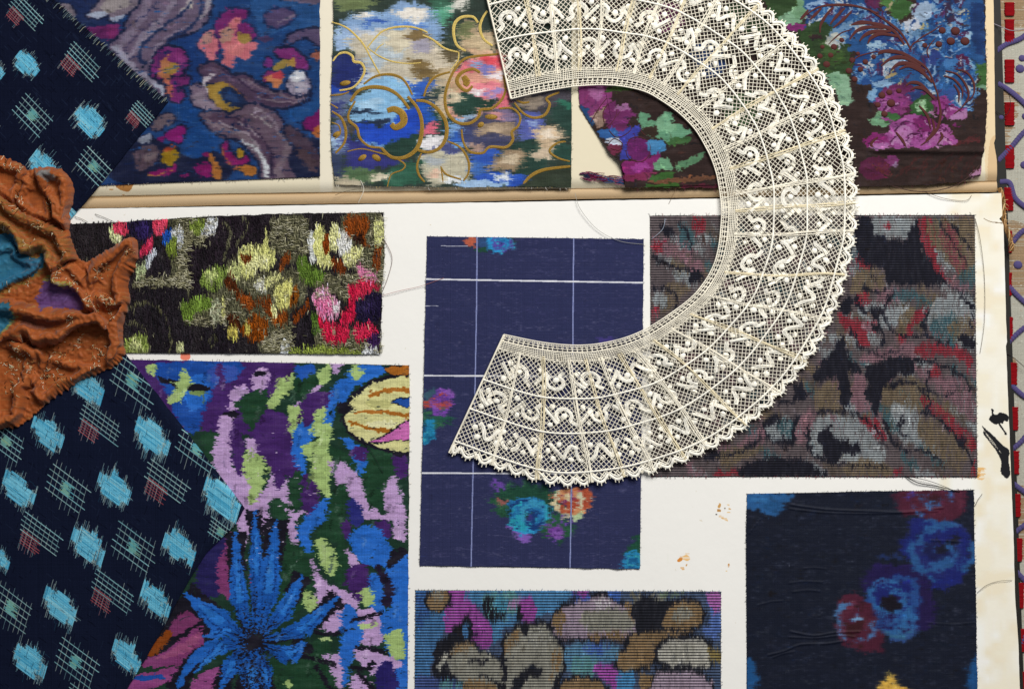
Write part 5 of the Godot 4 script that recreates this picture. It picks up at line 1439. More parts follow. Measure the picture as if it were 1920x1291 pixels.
		c.s(k, q[0], q[1] * 1.5, q[1] * 0.5, 4, 0.9)
	c.dabs(1100, 8.0, 4.0, 0.35)
	c.worn(3.5, 0.05, 2.5, 5.0, 0.5, blot_along)
	ribs(c, 4.6, "101016", 0.44)
	return c

func print_rib_blue() -> Cloth:
	var c := Cloth.new(765, 1095, 600, 290, 1.5, "4a5a78", 28)
	c.frame(760, 1080, 3.0)
	c.upright = true
	c.jit = 5.0
	c.vary = 0.07
	c.bundle = 1
	var k := "23242c"
	var mag := "a252a8"
	var gry := "969488"
	var tan := "8f7656"
	var tq := "64989c"
	c.b("4a7aac", [40, 60, 240, 60, 220, 300, 160, 420, 120, 560, 40, 560])
	c.b("3d5f9c", [60, 90, 130, 80, 140, 200, 60, 300], 9, 0.7)
	c.b(mag, [240, 60, 370, 70, 380, 150, 440, 220, 490, 270, 470, 390, 420, 400, 370, 350, 340, 250, 290, 330, 240, 320, 220, 260])
	c.b("4f86b4", [360, 70, 920, 60, 860, 170, 720, 240, 560, 290, 500, 390, 480, 270, 430, 190])
	c.b(tq, [430, 110, 620, 90, 640, 170, 560, 240, 470, 230], 8, 0.9)
	c.b("a884b0", [560, 140, 650, 130, 640, 200, 590, 180], 8, 0.85)
	c.b(mag, [650, 120, 720, 120, 735, 240, 650, 250, 640, 180])
	c.b(k, [620, 190, 655, 160, 650, 250, 630, 250], 5)
	c.b(k, [425, 150, 480, 110, 500, 180, 580, 220, 520, 250, 460, 230], 5, 0.85)
	c.b("4a8aa8", [500, 120, 560, 110, 580, 190, 520, 190], 7, 0.8)
	# rounded stones, each with a dark contour
	c.b(tan, [140, 100, 230, 80, 240, 160, 170, 185, 120, 160], 5, 1, 26, k)
	c.b(gry, [150, 95, 200, 90, 205, 140, 160, 140], 8, 0.8)
	c.b(k, [150, 560, 170, 380, 230, 340, 250, 300, 320, 250, 340, 210, 375, 260, 380, 350, 430, 410, 500, 440, 560, 480, 560, 700, 150, 700], 5)
	c.b("4a7aac", [315, 300, 340, 255, 362, 300, 350, 340, 320, 340], 5)
	c.b(gry, [240, 470, 270, 400, 340, 380, 420, 420, 500, 450, 540, 520, 560, 620, 480, 640, 330, 600, 260, 540], 5)
	c.b(tan, [260, 400, 330, 370, 390, 390, 330, 410, 270, 430], 6, 0.9)
	c.b("b9b8ac", [180, 510, 210, 450, 240, 420, 220, 500], 5)
	c.s(k, [220, 520, 240, 460, 260, 440], 14, 14, 4)
	c.s(k, [470, 470, 420, 480, 360, 470], 14, 8, 4)
	c.s(k, [420, 560, 480, 575, 540, 620], 10, 20, 4)
	c.b(tan, [330, 590, 400, 580, 500, 610, 540, 700, 330, 700], 6, 0.9)
	c.b("4a5c94", [120, 560, 210, 580, 300, 600, 320, 720, 60, 720, 60, 570], 7)
	c.b(tq, [200, 590, 310, 590, 310, 640, 210, 640], 7, 0.7)
	c.b(gry, [560, 400, 600, 310, 680, 280, 780, 270, 830, 340, 890, 420, 890, 490, 850, 560, 820, 640, 780, 720, 560, 720, 570, 560], 5, 1, 46, k)
	c.b(tan, [555, 400, 600, 320, 660, 300, 640, 340, 600, 390, 575, 440], 7, 0.85)
	c.b("a9a89e", [650, 310, 760, 300, 820, 360, 780, 400, 680, 380], 8, 0.8)
	c.b(tan, [820, 420, 890, 440, 850, 540, 820, 560], 7, 0.8)
	c.b(k, [640, 545, 720, 500, 770, 520, 760, 560, 690, 575, 640, 640, 600, 700, 590, 640], 5)
	c.b(k, [640, 280, 690, 270, 680, 320, 650, 320], 4)
	c.b("a08fa0", [830, 260, 880, 180, 960, 140, 1080, 110, 1200, 150, 1270, 190, 1300, 270, 1270, 340, 1100, 350, 900, 345, 840, 320], 5, 1, 44, k)
	c.b(gry, [1000, 200, 1200, 180, 1280, 230, 1270, 300, 1130, 310, 1000, 290], 7)
	c.b("d3ccd2", [1060, 130, 1140, 130, 1160, 170, 1080, 170], 7, 0.8)
	c.b(tan, [830, 240, 870, 190, 900, 240, 880, 320, 840, 310], 7, 0.85)
	c.b(tan, [1040, 320, 1260, 320, 1250, 352, 1040, 352], 6, 0.8)
	c.b(tan, [1240, 150, 1290, 180, 1290, 250, 1250, 210], 6, 0.8)
	c.b("4a6ac0", [950, 90, 1020, 80, 1030, 120, 960, 130], 6)
	c.b(mag, [960, 75, 1030, 75, 1020, 110, 970, 105], 5)
	c.b("4466b0", [1130, 85, 1210, 80, 1210, 130, 1150, 120], 6)
	c.b(k, [1280, 170, 1340, 100, 1440, 130, 1500, 150, 1450, 260, 1420, 310, 1320, 320, 1290, 260], 5)
	c.b("77756a", [1260, 90, 1330, 80, 1320, 120, 1280, 150], 6, 0.85)
	c.b("8f8d80", [1360, 110, 1440, 90, 1480, 110, 1420, 140], 6, 0.8)
	c.b("6f7f68", [1420, 90, 1560, 90, 1540, 110, 1450, 120], 6, 0.8)
	c.b(tan, [1470, 190, 1530, 140, 1620, 140, 1670, 200, 1660, 260, 1580, 290, 1500, 300, 1450, 290], 5, 1, 34, k)
	c.b(gry, [1500, 200, 1580, 170, 1620, 210, 1570, 260, 1510, 250], 7, 0.8)
	c.b("5a76b8", [1690, 120, 1760, 90, 1770, 320, 1720, 360, 1680, 300, 1720, 240], 6)
	c.b("b06cb0", [1690, 100, 1775, 85, 1775, 180, 1740, 200], 6)
	c.b(tan, [1260, 340, 1330, 320, 1470, 310, 1620, 310, 1480, 350, 1400, 420, 1390, 480, 1300, 520, 1200, 510, 1190, 450, 1250, 400], 5, 1, 34, k)
	c.b("5c88a8", [920, 390, 1150, 380, 1210, 400, 1180, 470, 1100, 520, 1000, 560, 920, 540])
	c.b("4c6cb4", [1000, 385, 1150, 380, 1120, 430, 1010, 430], 7, 0.8)
	c.b(tq, [940, 460, 1080, 470, 1040, 560, 940, 560], 7, 0.9)
	c.b(mag, [1060, 500, 1160, 500, 1210, 600, 1190, 640, 1120, 580, 1060, 540])
	c.b(tan, [880, 600, 1000, 570, 1080, 590, 1130, 640, 1100, 740, 880, 740], 5, 1, 34, k)
	c.b("4c8cc0", [1190, 560, 1280, 540, 1280, 720, 1210, 720], 6)
	c.b("b8b5aa", [1420, 440, 1470, 370, 1600, 350, 1690, 370, 1720, 440, 1690, 500, 1560, 510, 1430, 480], 5, 1, 44, k)
	c.b("a3a196", [1480, 400, 1600, 380, 1660, 420, 1600, 460, 1500, 450], 7, 0.8)
	c.e(k, 1565, 500, 45, 18)
	c.b("8a7a4c", [1700, 400, 1775, 420, 1775, 480, 1720, 480], 6)
	c.b("a593a4", [1380, 600, 1430, 540, 1540, 530, 1650, 550, 1710, 600, 1700, 740, 1360, 740], 5, 1, 40, k)
	c.b(tan, [1320, 560, 1380, 560, 1360, 620, 1320, 650], 6)
	c.streaks("2a2c38", 40, 60, 1740, 700, 500, 12)
	c.dabs(700, 8.0, 4.0, 0.3)
	c.worn(3.6, 0.05, 3.0, 6.0, 0.55, blot_along)
	ribs(c, 5.3, "101118", 0.4)
	return c

func print_midnight() -> Cloth:
	var c := Cloth.new(1385, 905, 460, 470, 1.25, "161b2b", 29)
	c.frame(1380, 900, 3.302)
	c.jit = 4.5
	c.vary = 0.09
	c.bundle = 1
	c.streaks("1b2033", 60, 60, 1440, 1400, 900, 70)
	c.streaks("121726", 60, 60, 1440, 1400, 900, 70)
	c.b("2a5c92", [50, 80, 340, 80, 350, 110, 300, 130, 300, 170, 240, 220, 200, 226, 160, 200, 130, 180, 50, 170], 4)
	c.b("22507f", [180, 130, 290, 120, 280, 180, 210, 210], 6, 0.7)
	c.b("3570a8", [80, 90, 200, 90, 200, 130, 100, 130], 6, 0.6)
	var wine := "4e2033"
	var vio := "231a4c"
	var ind := "1c2468"
	var sky := "30649c"
	# rose cut by the upper edge
	c.b(wine, [1000, 60, 1400, 60, 1415, 150, 1390, 220, 1340, 260, 1290, 240, 1240, 210, 1100, 210, 1040, 215, 1000, 160], 5)
	c.b("3a669c", [1090, 80, 1180, 70, 1170, 110, 1240, 140, 1310, 90, 1350, 80, 1340, 160, 1270, 200, 1160, 190, 1100, 190, 1090, 140], 6)
	c.b("5a8cbc", [1130, 140, 1230, 150, 1300, 140, 1250, 170, 1150, 170], 6, 0.8)
	c.b("3a1a24", [1160, 70, 1280, 70, 1270, 110, 1200, 130, 1170, 110], 5)
	c.b("4a3a8a", [1300, 70, 1350, 70, 1350, 110, 1310, 110], 5)
	# large blue rose
	c.b("232a66", [1080, 250, 1200, 230, 1330, 250, 1420, 300, 1440, 400, 1420, 540, 1400, 620, 1280, 670, 1200, 640, 1140, 540, 1040, 460, 1020, 400, 1060, 320], 6)
	c.b(ind, [1020, 400, 1070, 330, 1120, 260, 1200, 240, 1180, 330, 1150, 420, 1160, 520, 1100, 500, 1040, 460], 6)
	c.b("2b568c", [1060, 420, 1100, 360, 1160, 330, 1230, 300, 1220, 370, 1250, 460, 1300, 520, 1290, 545, 1220, 540, 1150, 480, 1090, 470], 7)
	c.b(sky, [1090, 410, 1180, 370, 1230, 420, 1260, 490, 1190, 470, 1120, 440], 7, 0.8)
	c.b("191a2c", [1220, 350, 1260, 300, 1340, 290, 1390, 330, 1380, 420, 1320, 470, 1270, 420], 6)
	c.b("2a3a78", [1330, 400, 1420, 380, 1430, 440, 1360, 480], 6, 0.7)
	c.b(ind, [1170, 560, 1280, 560, 1400, 540, 1400, 620, 1260, 680, 1200, 630], 6)
	c.b("285a90", [1180, 600, 1280, 570, 1420, 530, 1410, 570, 1330, 610, 1220, 620], 6)
	c.b("3f6ea4", [1290, 270, 1360, 265, 1410, 300, 1340, 285], 4, 0.8)
	# the second rose
	c.b(vio, [780, 640, 830, 540, 900, 510, 1000, 530, 1100, 520, 1180, 600, 1210, 720, 1220, 880, 1170, 920, 1060, 960, 960, 940, 880, 880, 830, 800, 800, 700], 7)
	c.b("241a48", [1100, 690, 1210, 690, 1220, 860, 1150, 900, 1110, 820], 7)
	c.b(ind, [960, 590, 1040, 580, 1110, 660, 1140, 740, 1110, 840, 1040, 860, 1020, 780, 1010, 690], 6)
	c.b("264884", [800, 740, 850, 650, 930, 625, 1000, 660, 1020, 730, 980, 700, 900, 690, 860, 760, 850, 840, 810, 800], 6)
	c.b("4a7cac", [835, 660, 900, 630, 970, 650, 1010, 710, 960, 690, 900, 670], 5, 0.85)
	c.b("284f8c", [1080, 660, 1130, 720, 1130, 800, 1080, 850, 1000, 880, 920, 850, 1030, 830, 1090, 760], 6)
	c.b("181420", [880, 740, 930, 695, 990, 730, 1020, 790, 980, 830, 920, 830, 880, 790], 5)
	c.b("2f4c84", [890, 880, 980, 860, 1080, 870, 1140, 920, 1080, 980, 1000, 995, 930, 970], 7)
	c.b("38688c", [920, 920, 1020, 910, 1110, 930, 1040, 975, 960, 970], 7, 0.75)
	c.b("20305c", [860, 470, 930, 455, 1000, 460, 1040, 505, 980, 480, 900, 485], 4, 0.7)
	# wine-red rose
	c.b(wine, [640, 740, 690, 706, 770, 712, 800, 780, 800, 860, 880, 890, 912, 960, 900, 1050, 850, 1050, 790, 1070, 740, 1040, 660, 1000, 640, 940, 610, 850], 3)
	c.b("6a3044", [660, 740, 730, 730, 740, 780, 680, 800], 5, 0.7)
	c.b("4a76a8", [690, 800, 750, 790, 800, 820, 800, 870, 740, 860, 670, 880, 690, 840], 5)
	c.b("74a0c8", [690, 855, 740, 830, 790, 850, 760, 870], 5, 0.8)
	c.b("3c1c22", [700, 900, 760, 870, 810, 890, 790, 950, 730, 970, 690, 940], 5)
	c.b("4470a4", [790, 960, 830, 890, 870, 910, 850, 960, 800, 1000, 720, 995], 5)
	# lower edge: gold motif and blue sprigs
	c.b("e2b34e", [880, 1300, 900, 1245, 935, 1240, 935, 1200, 950, 1210, 970, 1196, 990, 1205, 990, 1240, 1025, 1250, 1030, 1280, 1070, 1280, 1075, 1300, 1100, 1360, 1080, 1440, 880, 1440, 860, 1360], 1)
	c.b("f0c768", [940, 1260, 990, 1250, 1000, 1300, 950, 1310], 3, 0.6)
	c.b("22568c", [50, 1100, 110, 1120, 130, 1180, 140, 1240, 100, 1300, 50, 1310], 4)
	c.b("1f5288", [1500, 1060, 1480, 1100, 1430, 1160, 1440, 1240, 1430, 1291, 1460, 1360, 1520, 1360, 1520, 1060], 4)
	c.streaks("1b2136", 60, 60, 1440, 1400, 500, 30)
	for i in 46:
		var q := c.r.randf()
		c.im.fill_rect(Rect2i(c.r.randi_range(20, 550), c.r.randi_range(25, 560), 1 if q < 0.85 else 2, 1 if q < 0.85 else 2), Color("aab0ba") if q > 0.6 else Color("5c6478"))
	c.jit = 3.0
	c.rose(960, 760, 170, ["231a4c", "1c2468", "264884", "1c2468", "284f8c", "30649c"], "181420")
	c.rose(1250, 420, 190, ["1c2468", "232a66", "2b568c", "1a1f4c", "30649c"], "191a2c")
	c.rose(745, 895, 120, ["4e2033", "5a2a3c", "3c1c22", "4a76a8", "4e2033"], "3c1c22", 1.2)
	c.rose(1220, 110, 150, ["4e2033", "5a2a3c", "3a669c", "4a3a8a", "4e2033"], "3a1a24", 0.8)
	c.dabs(900, 9.0, 3.0, 0.3)
	c.worn(4.0, 0.06, 3.5, 8.0, 0.6, null)
	c.upright = true
	c.worn(0.0, 0.0, 0.0, 4.0, 0.5, null)
	c.upright = false
	return c

# splashed-dye indigo: patches and little grids of undyed thread, along two thread directions a and b
func indigo(c: Cloth, da: Vector2, db: Vector2, spots: Array) -> void:
	for i in 1400:
		var p := Vector2(c.x0 + c.r.randf() * c.im.get_width() / c.k, c.y0 + c.r.randf() * c.im.get_height() / c.k)
		c.thread(Color("1a2238") if i % 2 else Color("0d1122"), p, da if i % 3 else db, 4.0 + c.r.randf() * 14.0, 1.0)
	for q in spots:
		var o := Vector2(c.ox + q[1] / c.z, c.oy + q[2] / c.z)
		var w: float = q[3] / c.z * (0.84 if q[0] == 0 else 1.0)
		if q[0] == 0:                # turquoise patch: three ragged lobes of undyed thread
			for pass_ in 2:
				var d := db if pass_ == 0 else da
				var e := da if pass_ == 0 else db
				var strips := 6 if pass_ == 0 else 5
				for s in strips:
					var ts := (s + 0.5) / strips * 2.0 - 1.0
					var reach := w * (0.78 - 0.34 * absf(ts)) * c.r.randf_range(0.65, 1.2) if pass_ == 0 else w * (0.95 - 0.4 * absf(ts)) * c.r.randf_range(0.6, 1.15)
					var mid := w * c.r.randf_range(-0.2, 0.2)
					var n := int(w * (2.24 if pass_ == 0 else 1.44) / strips / 0.95)
					for i in n:
						if c.r.randf() < 0.1: continue
						var t := ts + (float(i) / n - 0.5) * 2.0 / strips
						var half := reach * c.r.randf_range(0.8, 1.05)
						var p: Vector2 = o + e * (t * w * (1.12 if pass_ == 0 else 0.72)) + d * mid
						var tail := w * (0.6 if pass_ == 0 else 0.25)
						var up := half + tail * pow(c.r.randf(), 3.0)
						var dn := half + tail * pow(c.r.randf(), 2.0)
						c.thread(Color("5a8c9c").lerp(Color("bcd0c8"), c.r.randf()), p - d * up, d, up + dn, 0.8)
						if c.r.randf() < 0.93: c.thread(Color("3f9cc4").lerp(Color("84d0e8"), c.r.randf()), p - d * half, d, half * 1.9, 1.2)
			for i in 18:
				c.thread(Color("1d4258"), o + da * c.r.randf_range(-1, 1) * w + db * c.r.randf_range(-1, 1) * w, db if i % 2 else da, w * c.r.randf_range(0.15, 0.5), 0.7)
		else:                        # little grid; 1 = red block below it, 2 = yellow heart
			var rows := 5 if q[0] == 1 else 5
			var cols := 8
			for i in rows:
				var p := o + db * ((float(i) / (rows - 1) - 0.8 if q[0] == 1 else float(i) / (rows - 1) - 0.5) * w * (0.8 if q[0] == 1 else 1.15)) - da * w * (1.0 + c.r.randf() * 0.14)
				var l := w * (1.9 + c.r.randf() * 0.3)
				c.thread(Color("8ccad2").lerp(Color("c4e2da"), c.r.randf() * 0.6).darkened(c.r.randf() * 0.25), p, da, l, 1.2)
			for i in cols:
				var p := o + da * ((float(i) / (cols - 1) - 0.5) * w * 1.75) - db * w * (0.68 + c.r.randf() * 0.22)
				var l := w * (1.4 + c.r.randf() * 0.6)
				if q[0] == 1: l = w * (0.85 + c.r.randf() * 0.15) if i > 3 else w * (1.4 + c.r.randf() * 0.4)
				c.thread(Color("6a949c").lerp(Color("bccac0"), c.r.randf()), p, db, l, 0.9)
			if q[0] == 1:
				for i in 6:
					c.thread(Color("74323c").lerp(Color("b0565a"), c.r.randf()), o + db * (w * (0.1 + i * 0.115)) - da * w * (0.84 + c.r.randf() * 0.12), da, w * (0.85 + c.r.randf() * 0.2), 1.4)
				for i in 6:
					c.thread(Color("b0a0a4").lerp(Color("8a4a50"), c.r.randf()), o - da * w * (0.82 - i * 0.155) + db * w * 0.05, db, w * (0.6 + c.r.randf() * 0.4), 0.8)
			else:
				for i in 16:
					c.thread(Color("8fae8a").lerp(Color("4f9cb0"), c.r.randf()), o - da * w * (0.2 + 0.2 * c.r.randf()) + db * w * (float(i) / 15.0 - 0.5) * 0.5, da, w * (0.3 + c.r.randf() * 0.35), 1.0)

func print_indigo_upper() -> Cloth:
	var c := Cloth.new(-110, -110, 450, 620, 1.5, "12172b", 31)
	c.frame(0, 0, 3.227)
	indigo(c, Vector2(0.70, 0.714), Vector2(-0.62, 0.785), [[0, 165, 395, 92], [0, 545, 735, 112], [0, 270, 1010, 105], [0, -20, 430, 60], [0, -200, 700, 100], [0, -140, -40, 90], [0, 60, 1300, 100], [1, 150, 100, 105], [1, 490, 400, 115], [1, 862, 725, 92], [2, 205, 705, 110], [2, 575, 1015, 105], [2, -100, 760, 100], [1, 160, 1400, 100], [0, 420, 1320, 90], [2, -150, 250, 100], [0, 60, -120, 80]])
	return c

func print_indigo_lower() -> Cloth:
	var c := Cloth.new(-110, 560, 600, 830, 1.5, "141a2f", 32)
	c.frame(0, 660, 2.046)
	indigo(c, Vector2(0.80, 0.60), Vector2(-0.28, 0.96), [[0, 185, 312, 76], [0, 588, 322, 84], [0, 340, 140, 72], [0, 75, 528, 78], [0, 440, 520, 78], [0, 852, 560, 88], [0, 340, 740, 80], [0, 690, 748, 76], [0, 600, 948, 72], [0, 232, 972, 80], [0, 118, 1185, 80], [0, 488, 1165, 70], [0, 0, 790, 50], [0, -110, 960, 80],
		[1, 382, 290, 84], [1, 638, 518, 90], [1, 155, 715, 86], [1, 432, 938, 88], [1, -80, 1180, 84], [1, 330, 1370, 84], [2, 515, 112, 90], [2, 262, 525, 84], [2, 518, 748, 86], [2, 48, 980, 84], [2, 298, 1190, 86], [2, 30, 345, 70], [2, 762, 370, 84], [2, 850, 690, 50], [2, 80, 1400, 84], [0, 500, 1400, 70], [2, -130, 560, 80], [1, -60, 180, 80], [0, 130, 60, 70]])
	return c

func print_shawl() -> Cloth:
	var c := Cloth.new(-110, 260, 400, 580, 1.25, "a0501a", 33)
	c.frame(0, 280, 2.39)
	c.jit = 1.2
	c.vary = 0.05
	c.streaks("a8581e", -200, 0, 850, 1280, 700, 50)
	c.streaks("8f4717", -200, 0, 850, 1280, 500, 30)
	c.streaks("9c6430", -200, 0, 850, 1280, 300, 30)
	c.b("85571f", [-60, 165, 0, 192, 67, 249, 155, 300, 223, 332, 280, 357, 311, 404, 352, 490, 290, 523, 207, 518, 197, 466, 104, 477, 41, 383, -60, 357], 6, 0.55)
	c.b("8f6a2c", [0, 380, 60, 360, 110, 400, 150, 450, 220, 470, 210, 540, 160, 590, 90, 620, 0, 660], 4, 0.7)
	c.b("236a8c", [-200, 420, 0, 390, 70, 400, 95, 460, 150, 490, 195, 480, 200, 520, 170, 560, 110, 590, 50, 620, 0, 645, -200, 660], 3)
	c.b("2a6f8c", [-50, 430, 50, 420, 70, 500, 20, 560, -50, 560], 5, 0.7)
	c.b("2c5570", [120, 500, 180, 495, 170, 540, 120, 560], 4, 0.6)
	c.b("64407a", [195, 600, 235, 585, 300, 610, 350, 640, 370, 700, 340, 715, 260, 705, 180, 695], 4)
	c.b("6a4a86", [220, 620, 290, 630, 330, 680, 250, 680], 5, 0.6)
	c.b("8f8a3c", [190, 590, 230, 570, 330, 610, 300, 620, 230, 600], 5, 0.6)
	c.b("1f6480", [-200, 680, 20, 680, 70, 690, 85, 740, 60, 790, 20, 830, -10, 880, -200, 880], 3)
	c.b("8f9a5c", [70, 700, 92, 720, 85, 770, 40, 830, 20, 850, 50, 790, 78, 740], 3, 0.7)
	c.b("7e4530", [110, 760, 180, 740, 260, 740, 280, 770, 200, 800, 120, 810], 3, 1.0)
	c.e("80706a", 225, 120, 42, 26, 2, 1.0, 0.4)
	c.e("8a8886", 215, 112, 22, 14, 2, 1.0, 0.4)
	c.worn(2.0, 0.08, 0.8, 3.0, 0.5, blot_across)
	return c

func print_linen() -> Cloth:
	var c := Cloth.new(1830, -90, 260, 1480, 1.0, "b3b1a4", 34)
	c.jit = 1.5
	for i in 60:
		var y := -80.0 + i * 25.0
		var x := 1880.0 + 30.0 * sin(i * 0.33)
		if int(i / 5) % 2 == 0: c.b("9a8266", [x - 36, y, x + 30, y - 8, x + 50, y + 18, x + 10, y + 34, x - 40, y + 24], 5, 0.8)
	for i in 2600:
		c.streaks(["c9c8bd", "8f8a7a", "a5927a", "d6d4c8"][i % 4], 1830, -90, 260, 1480, 1, 4)
	return c

func page_print(x: float, y: float, w: float, h: float, base: String, sd: int) -> Cloth:
	var c := Cloth.new(x, y, w, h, 1.0, base, sd)
	c.jit = 0.6
	c.vary = 0.0
	return c

# ------------------------------------------------------------------ the collar
var lace_in := [958, 186, 1040, 168, 1120, 160, 1195, 168, 1250, 196, 1300, 240, 1334, 300, 1348, 352, 1352, 412, 1340, 490, 1305, 548, 1250, 592, 1195, 624, 1140, 641, 1085, 647, 1020, 642, 945, 627]
var lace_out := [892, -92, 1012, -112, 1150, -106, 1290, -72, 1420, 0, 1514, 92, 1572, 192, 1602, 300, 1608, 400, 1594, 492, 1560, 600, 1496, 706, 1394, 806, 1270, 872, 1150, 902, 1030, 908, 842, 848]
var LI := PackedVector2Array()
var LO := PackedVector2Array()
var lace_tab := {}

func lace(u: float, v: float) -> Vector2:
	var f := clampf(u, 0, 1) * (LI.size() - 1)
	var i := mini(int(f), LI.size() - 2)
	return LI[i].lerp(LI[i + 1], f - i).lerp(LO[i].lerp(LO[i + 1], f - i), v)

func lace_table(v: float) -> PackedFloat32Array:
	var key := int(v * 1000)
	if not lace_tab.has(key):
		var t := PackedFloat32Array([0.0])
		var p := lace(0, v)
		for i in range(1, 401):
			var q := lace(i / 400.0, v)
			t.append(t[i - 1] + p.distance_to(q))
			p = q
		lace_tab[key] = t
	return lace_tab[key]

func lace_u(v: float, s: float) -> float:
	var t := lace_table(v)
	var i := clampi(t.bsearch(s), 1, 400)
	return (i - 1 + clampf((s - t[i - 1]) / maxf(t[i] - t[i - 1], 1e-6), 0, 1)) / 400.0

# a place near row line v: s along it, o outwards from it (both in u)
func lace_at(v: float, s: float, o: float) -> Vector2:
	var u := lace_u(v, s)
	var a := lace(u, 0)
	var b := lace(u, 1)
	return lace(u, v) + (b - a).normalized() * o

func lace_h(p: Vector2, up := 0.0) -> Vector3:
	return at(p.x, p.y, PAGE + 0.003 + 0.0018 * wob.get_noise_2d(p.x * 1.5, p.y * 1.5) + 0.0002 * wob2.get_noise_2d(p.x, p.y) + up)

func net(b: Bat, quad: PackedVector2Array, pitch: float, r: float, turn: float, up: float) -> void:
	var mid := (quad[0] + quad[1] + quad[2] + quad[3]) * 0.25
	var ax := ((quad[1] + quad[2]) - (quad[0] + quad[3])).normalized()
	for fam in 2:
		var d := ax.rotated((PI / 4 if fam == 0 else -PI / 4) + turn)
		var n := d.orthogonal()
		var lo := 1e9
		var hi := -1e9
		for q in quad:
			lo = minf(lo, (q - mid).dot(n)); hi = maxf(hi, (q - mid).dot(n))
		var k := ceilf(lo / pitch)
		while k * pitch < hi:
			var o := mid + n * (k * pitch + rng.randf_range(-0.35, 0.35))
			var t0 := -1e9
			var t1 := 1e9
			for i in 4:            # clip against the four sides
				var p := quad[i]
				var e := quad[(i + 1) % 4] - p
				var m := Vector2(-e.y, e.x)
				if m.dot(mid - p) < 0: m = -m
				var den := m.dot(d)
				var num := m.dot(p - o)
				if absf(den) < 1e-6: continue
				if den > 0: t0 = maxf(t0, num / den)
				else: t1 = minf(t1, num / den)
			if t1 - t0 > 1.5:
				var steps := maxi(1, int((t1 - t0) / 22.0))
				var pts := PackedVector3Array()
				for j in steps + 1:
					var q := o + d * lerpf(t0, t1, float(j) / steps)
					if j > 0 and j < steps: q += n * rng.randf_range(-0.5, 0.5)
					pts.append(lace_h(q, up + 0.00012 * fam))
				b.tube(pts, r * U, r * U, 4)
			k += 1.0 if rng.randf() > 0.012 else 2.0

func lace_curve(v: float, a: Array, sub := 5) -> PackedVector3Array:
	var o := PackedVector3Array()
	var c := Cloth.curve(line2(a), false, sub)
	for p in c: o.append(lace_h(lace_at(v, p.x, p.y), 0.0002))
	return o

# a band darned from strands that lie side by side
func darn(b: Bat, v: float, a: Array, half: float, up := 0.0002, sub := 5) -> void:
	var c := Cloth.curve(line2(a), false, sub)
	for k in 5:
		var off := (k - 2) * half * 0.5
		var pts := PackedVector3Array()
		for i in c.size():
			var d := (c[mini(i + 1, c.size() - 1)] - c[maxi(i - 1, 0)]).normalized().orthogonal()
			var q := c[i] + d * (off + rng.randf_range(-0.35, 0.35))
			pts.append(lace_h(lace_at(v, q.x, q.y), up + 0.00012 * (1.0 - absf(k - 2) / 2.0)))
		b.tube(pts, rng.randf_range(0.85, 1.15) * U, 0.9 * U, 4, Color.WHITE, 0.7, true)

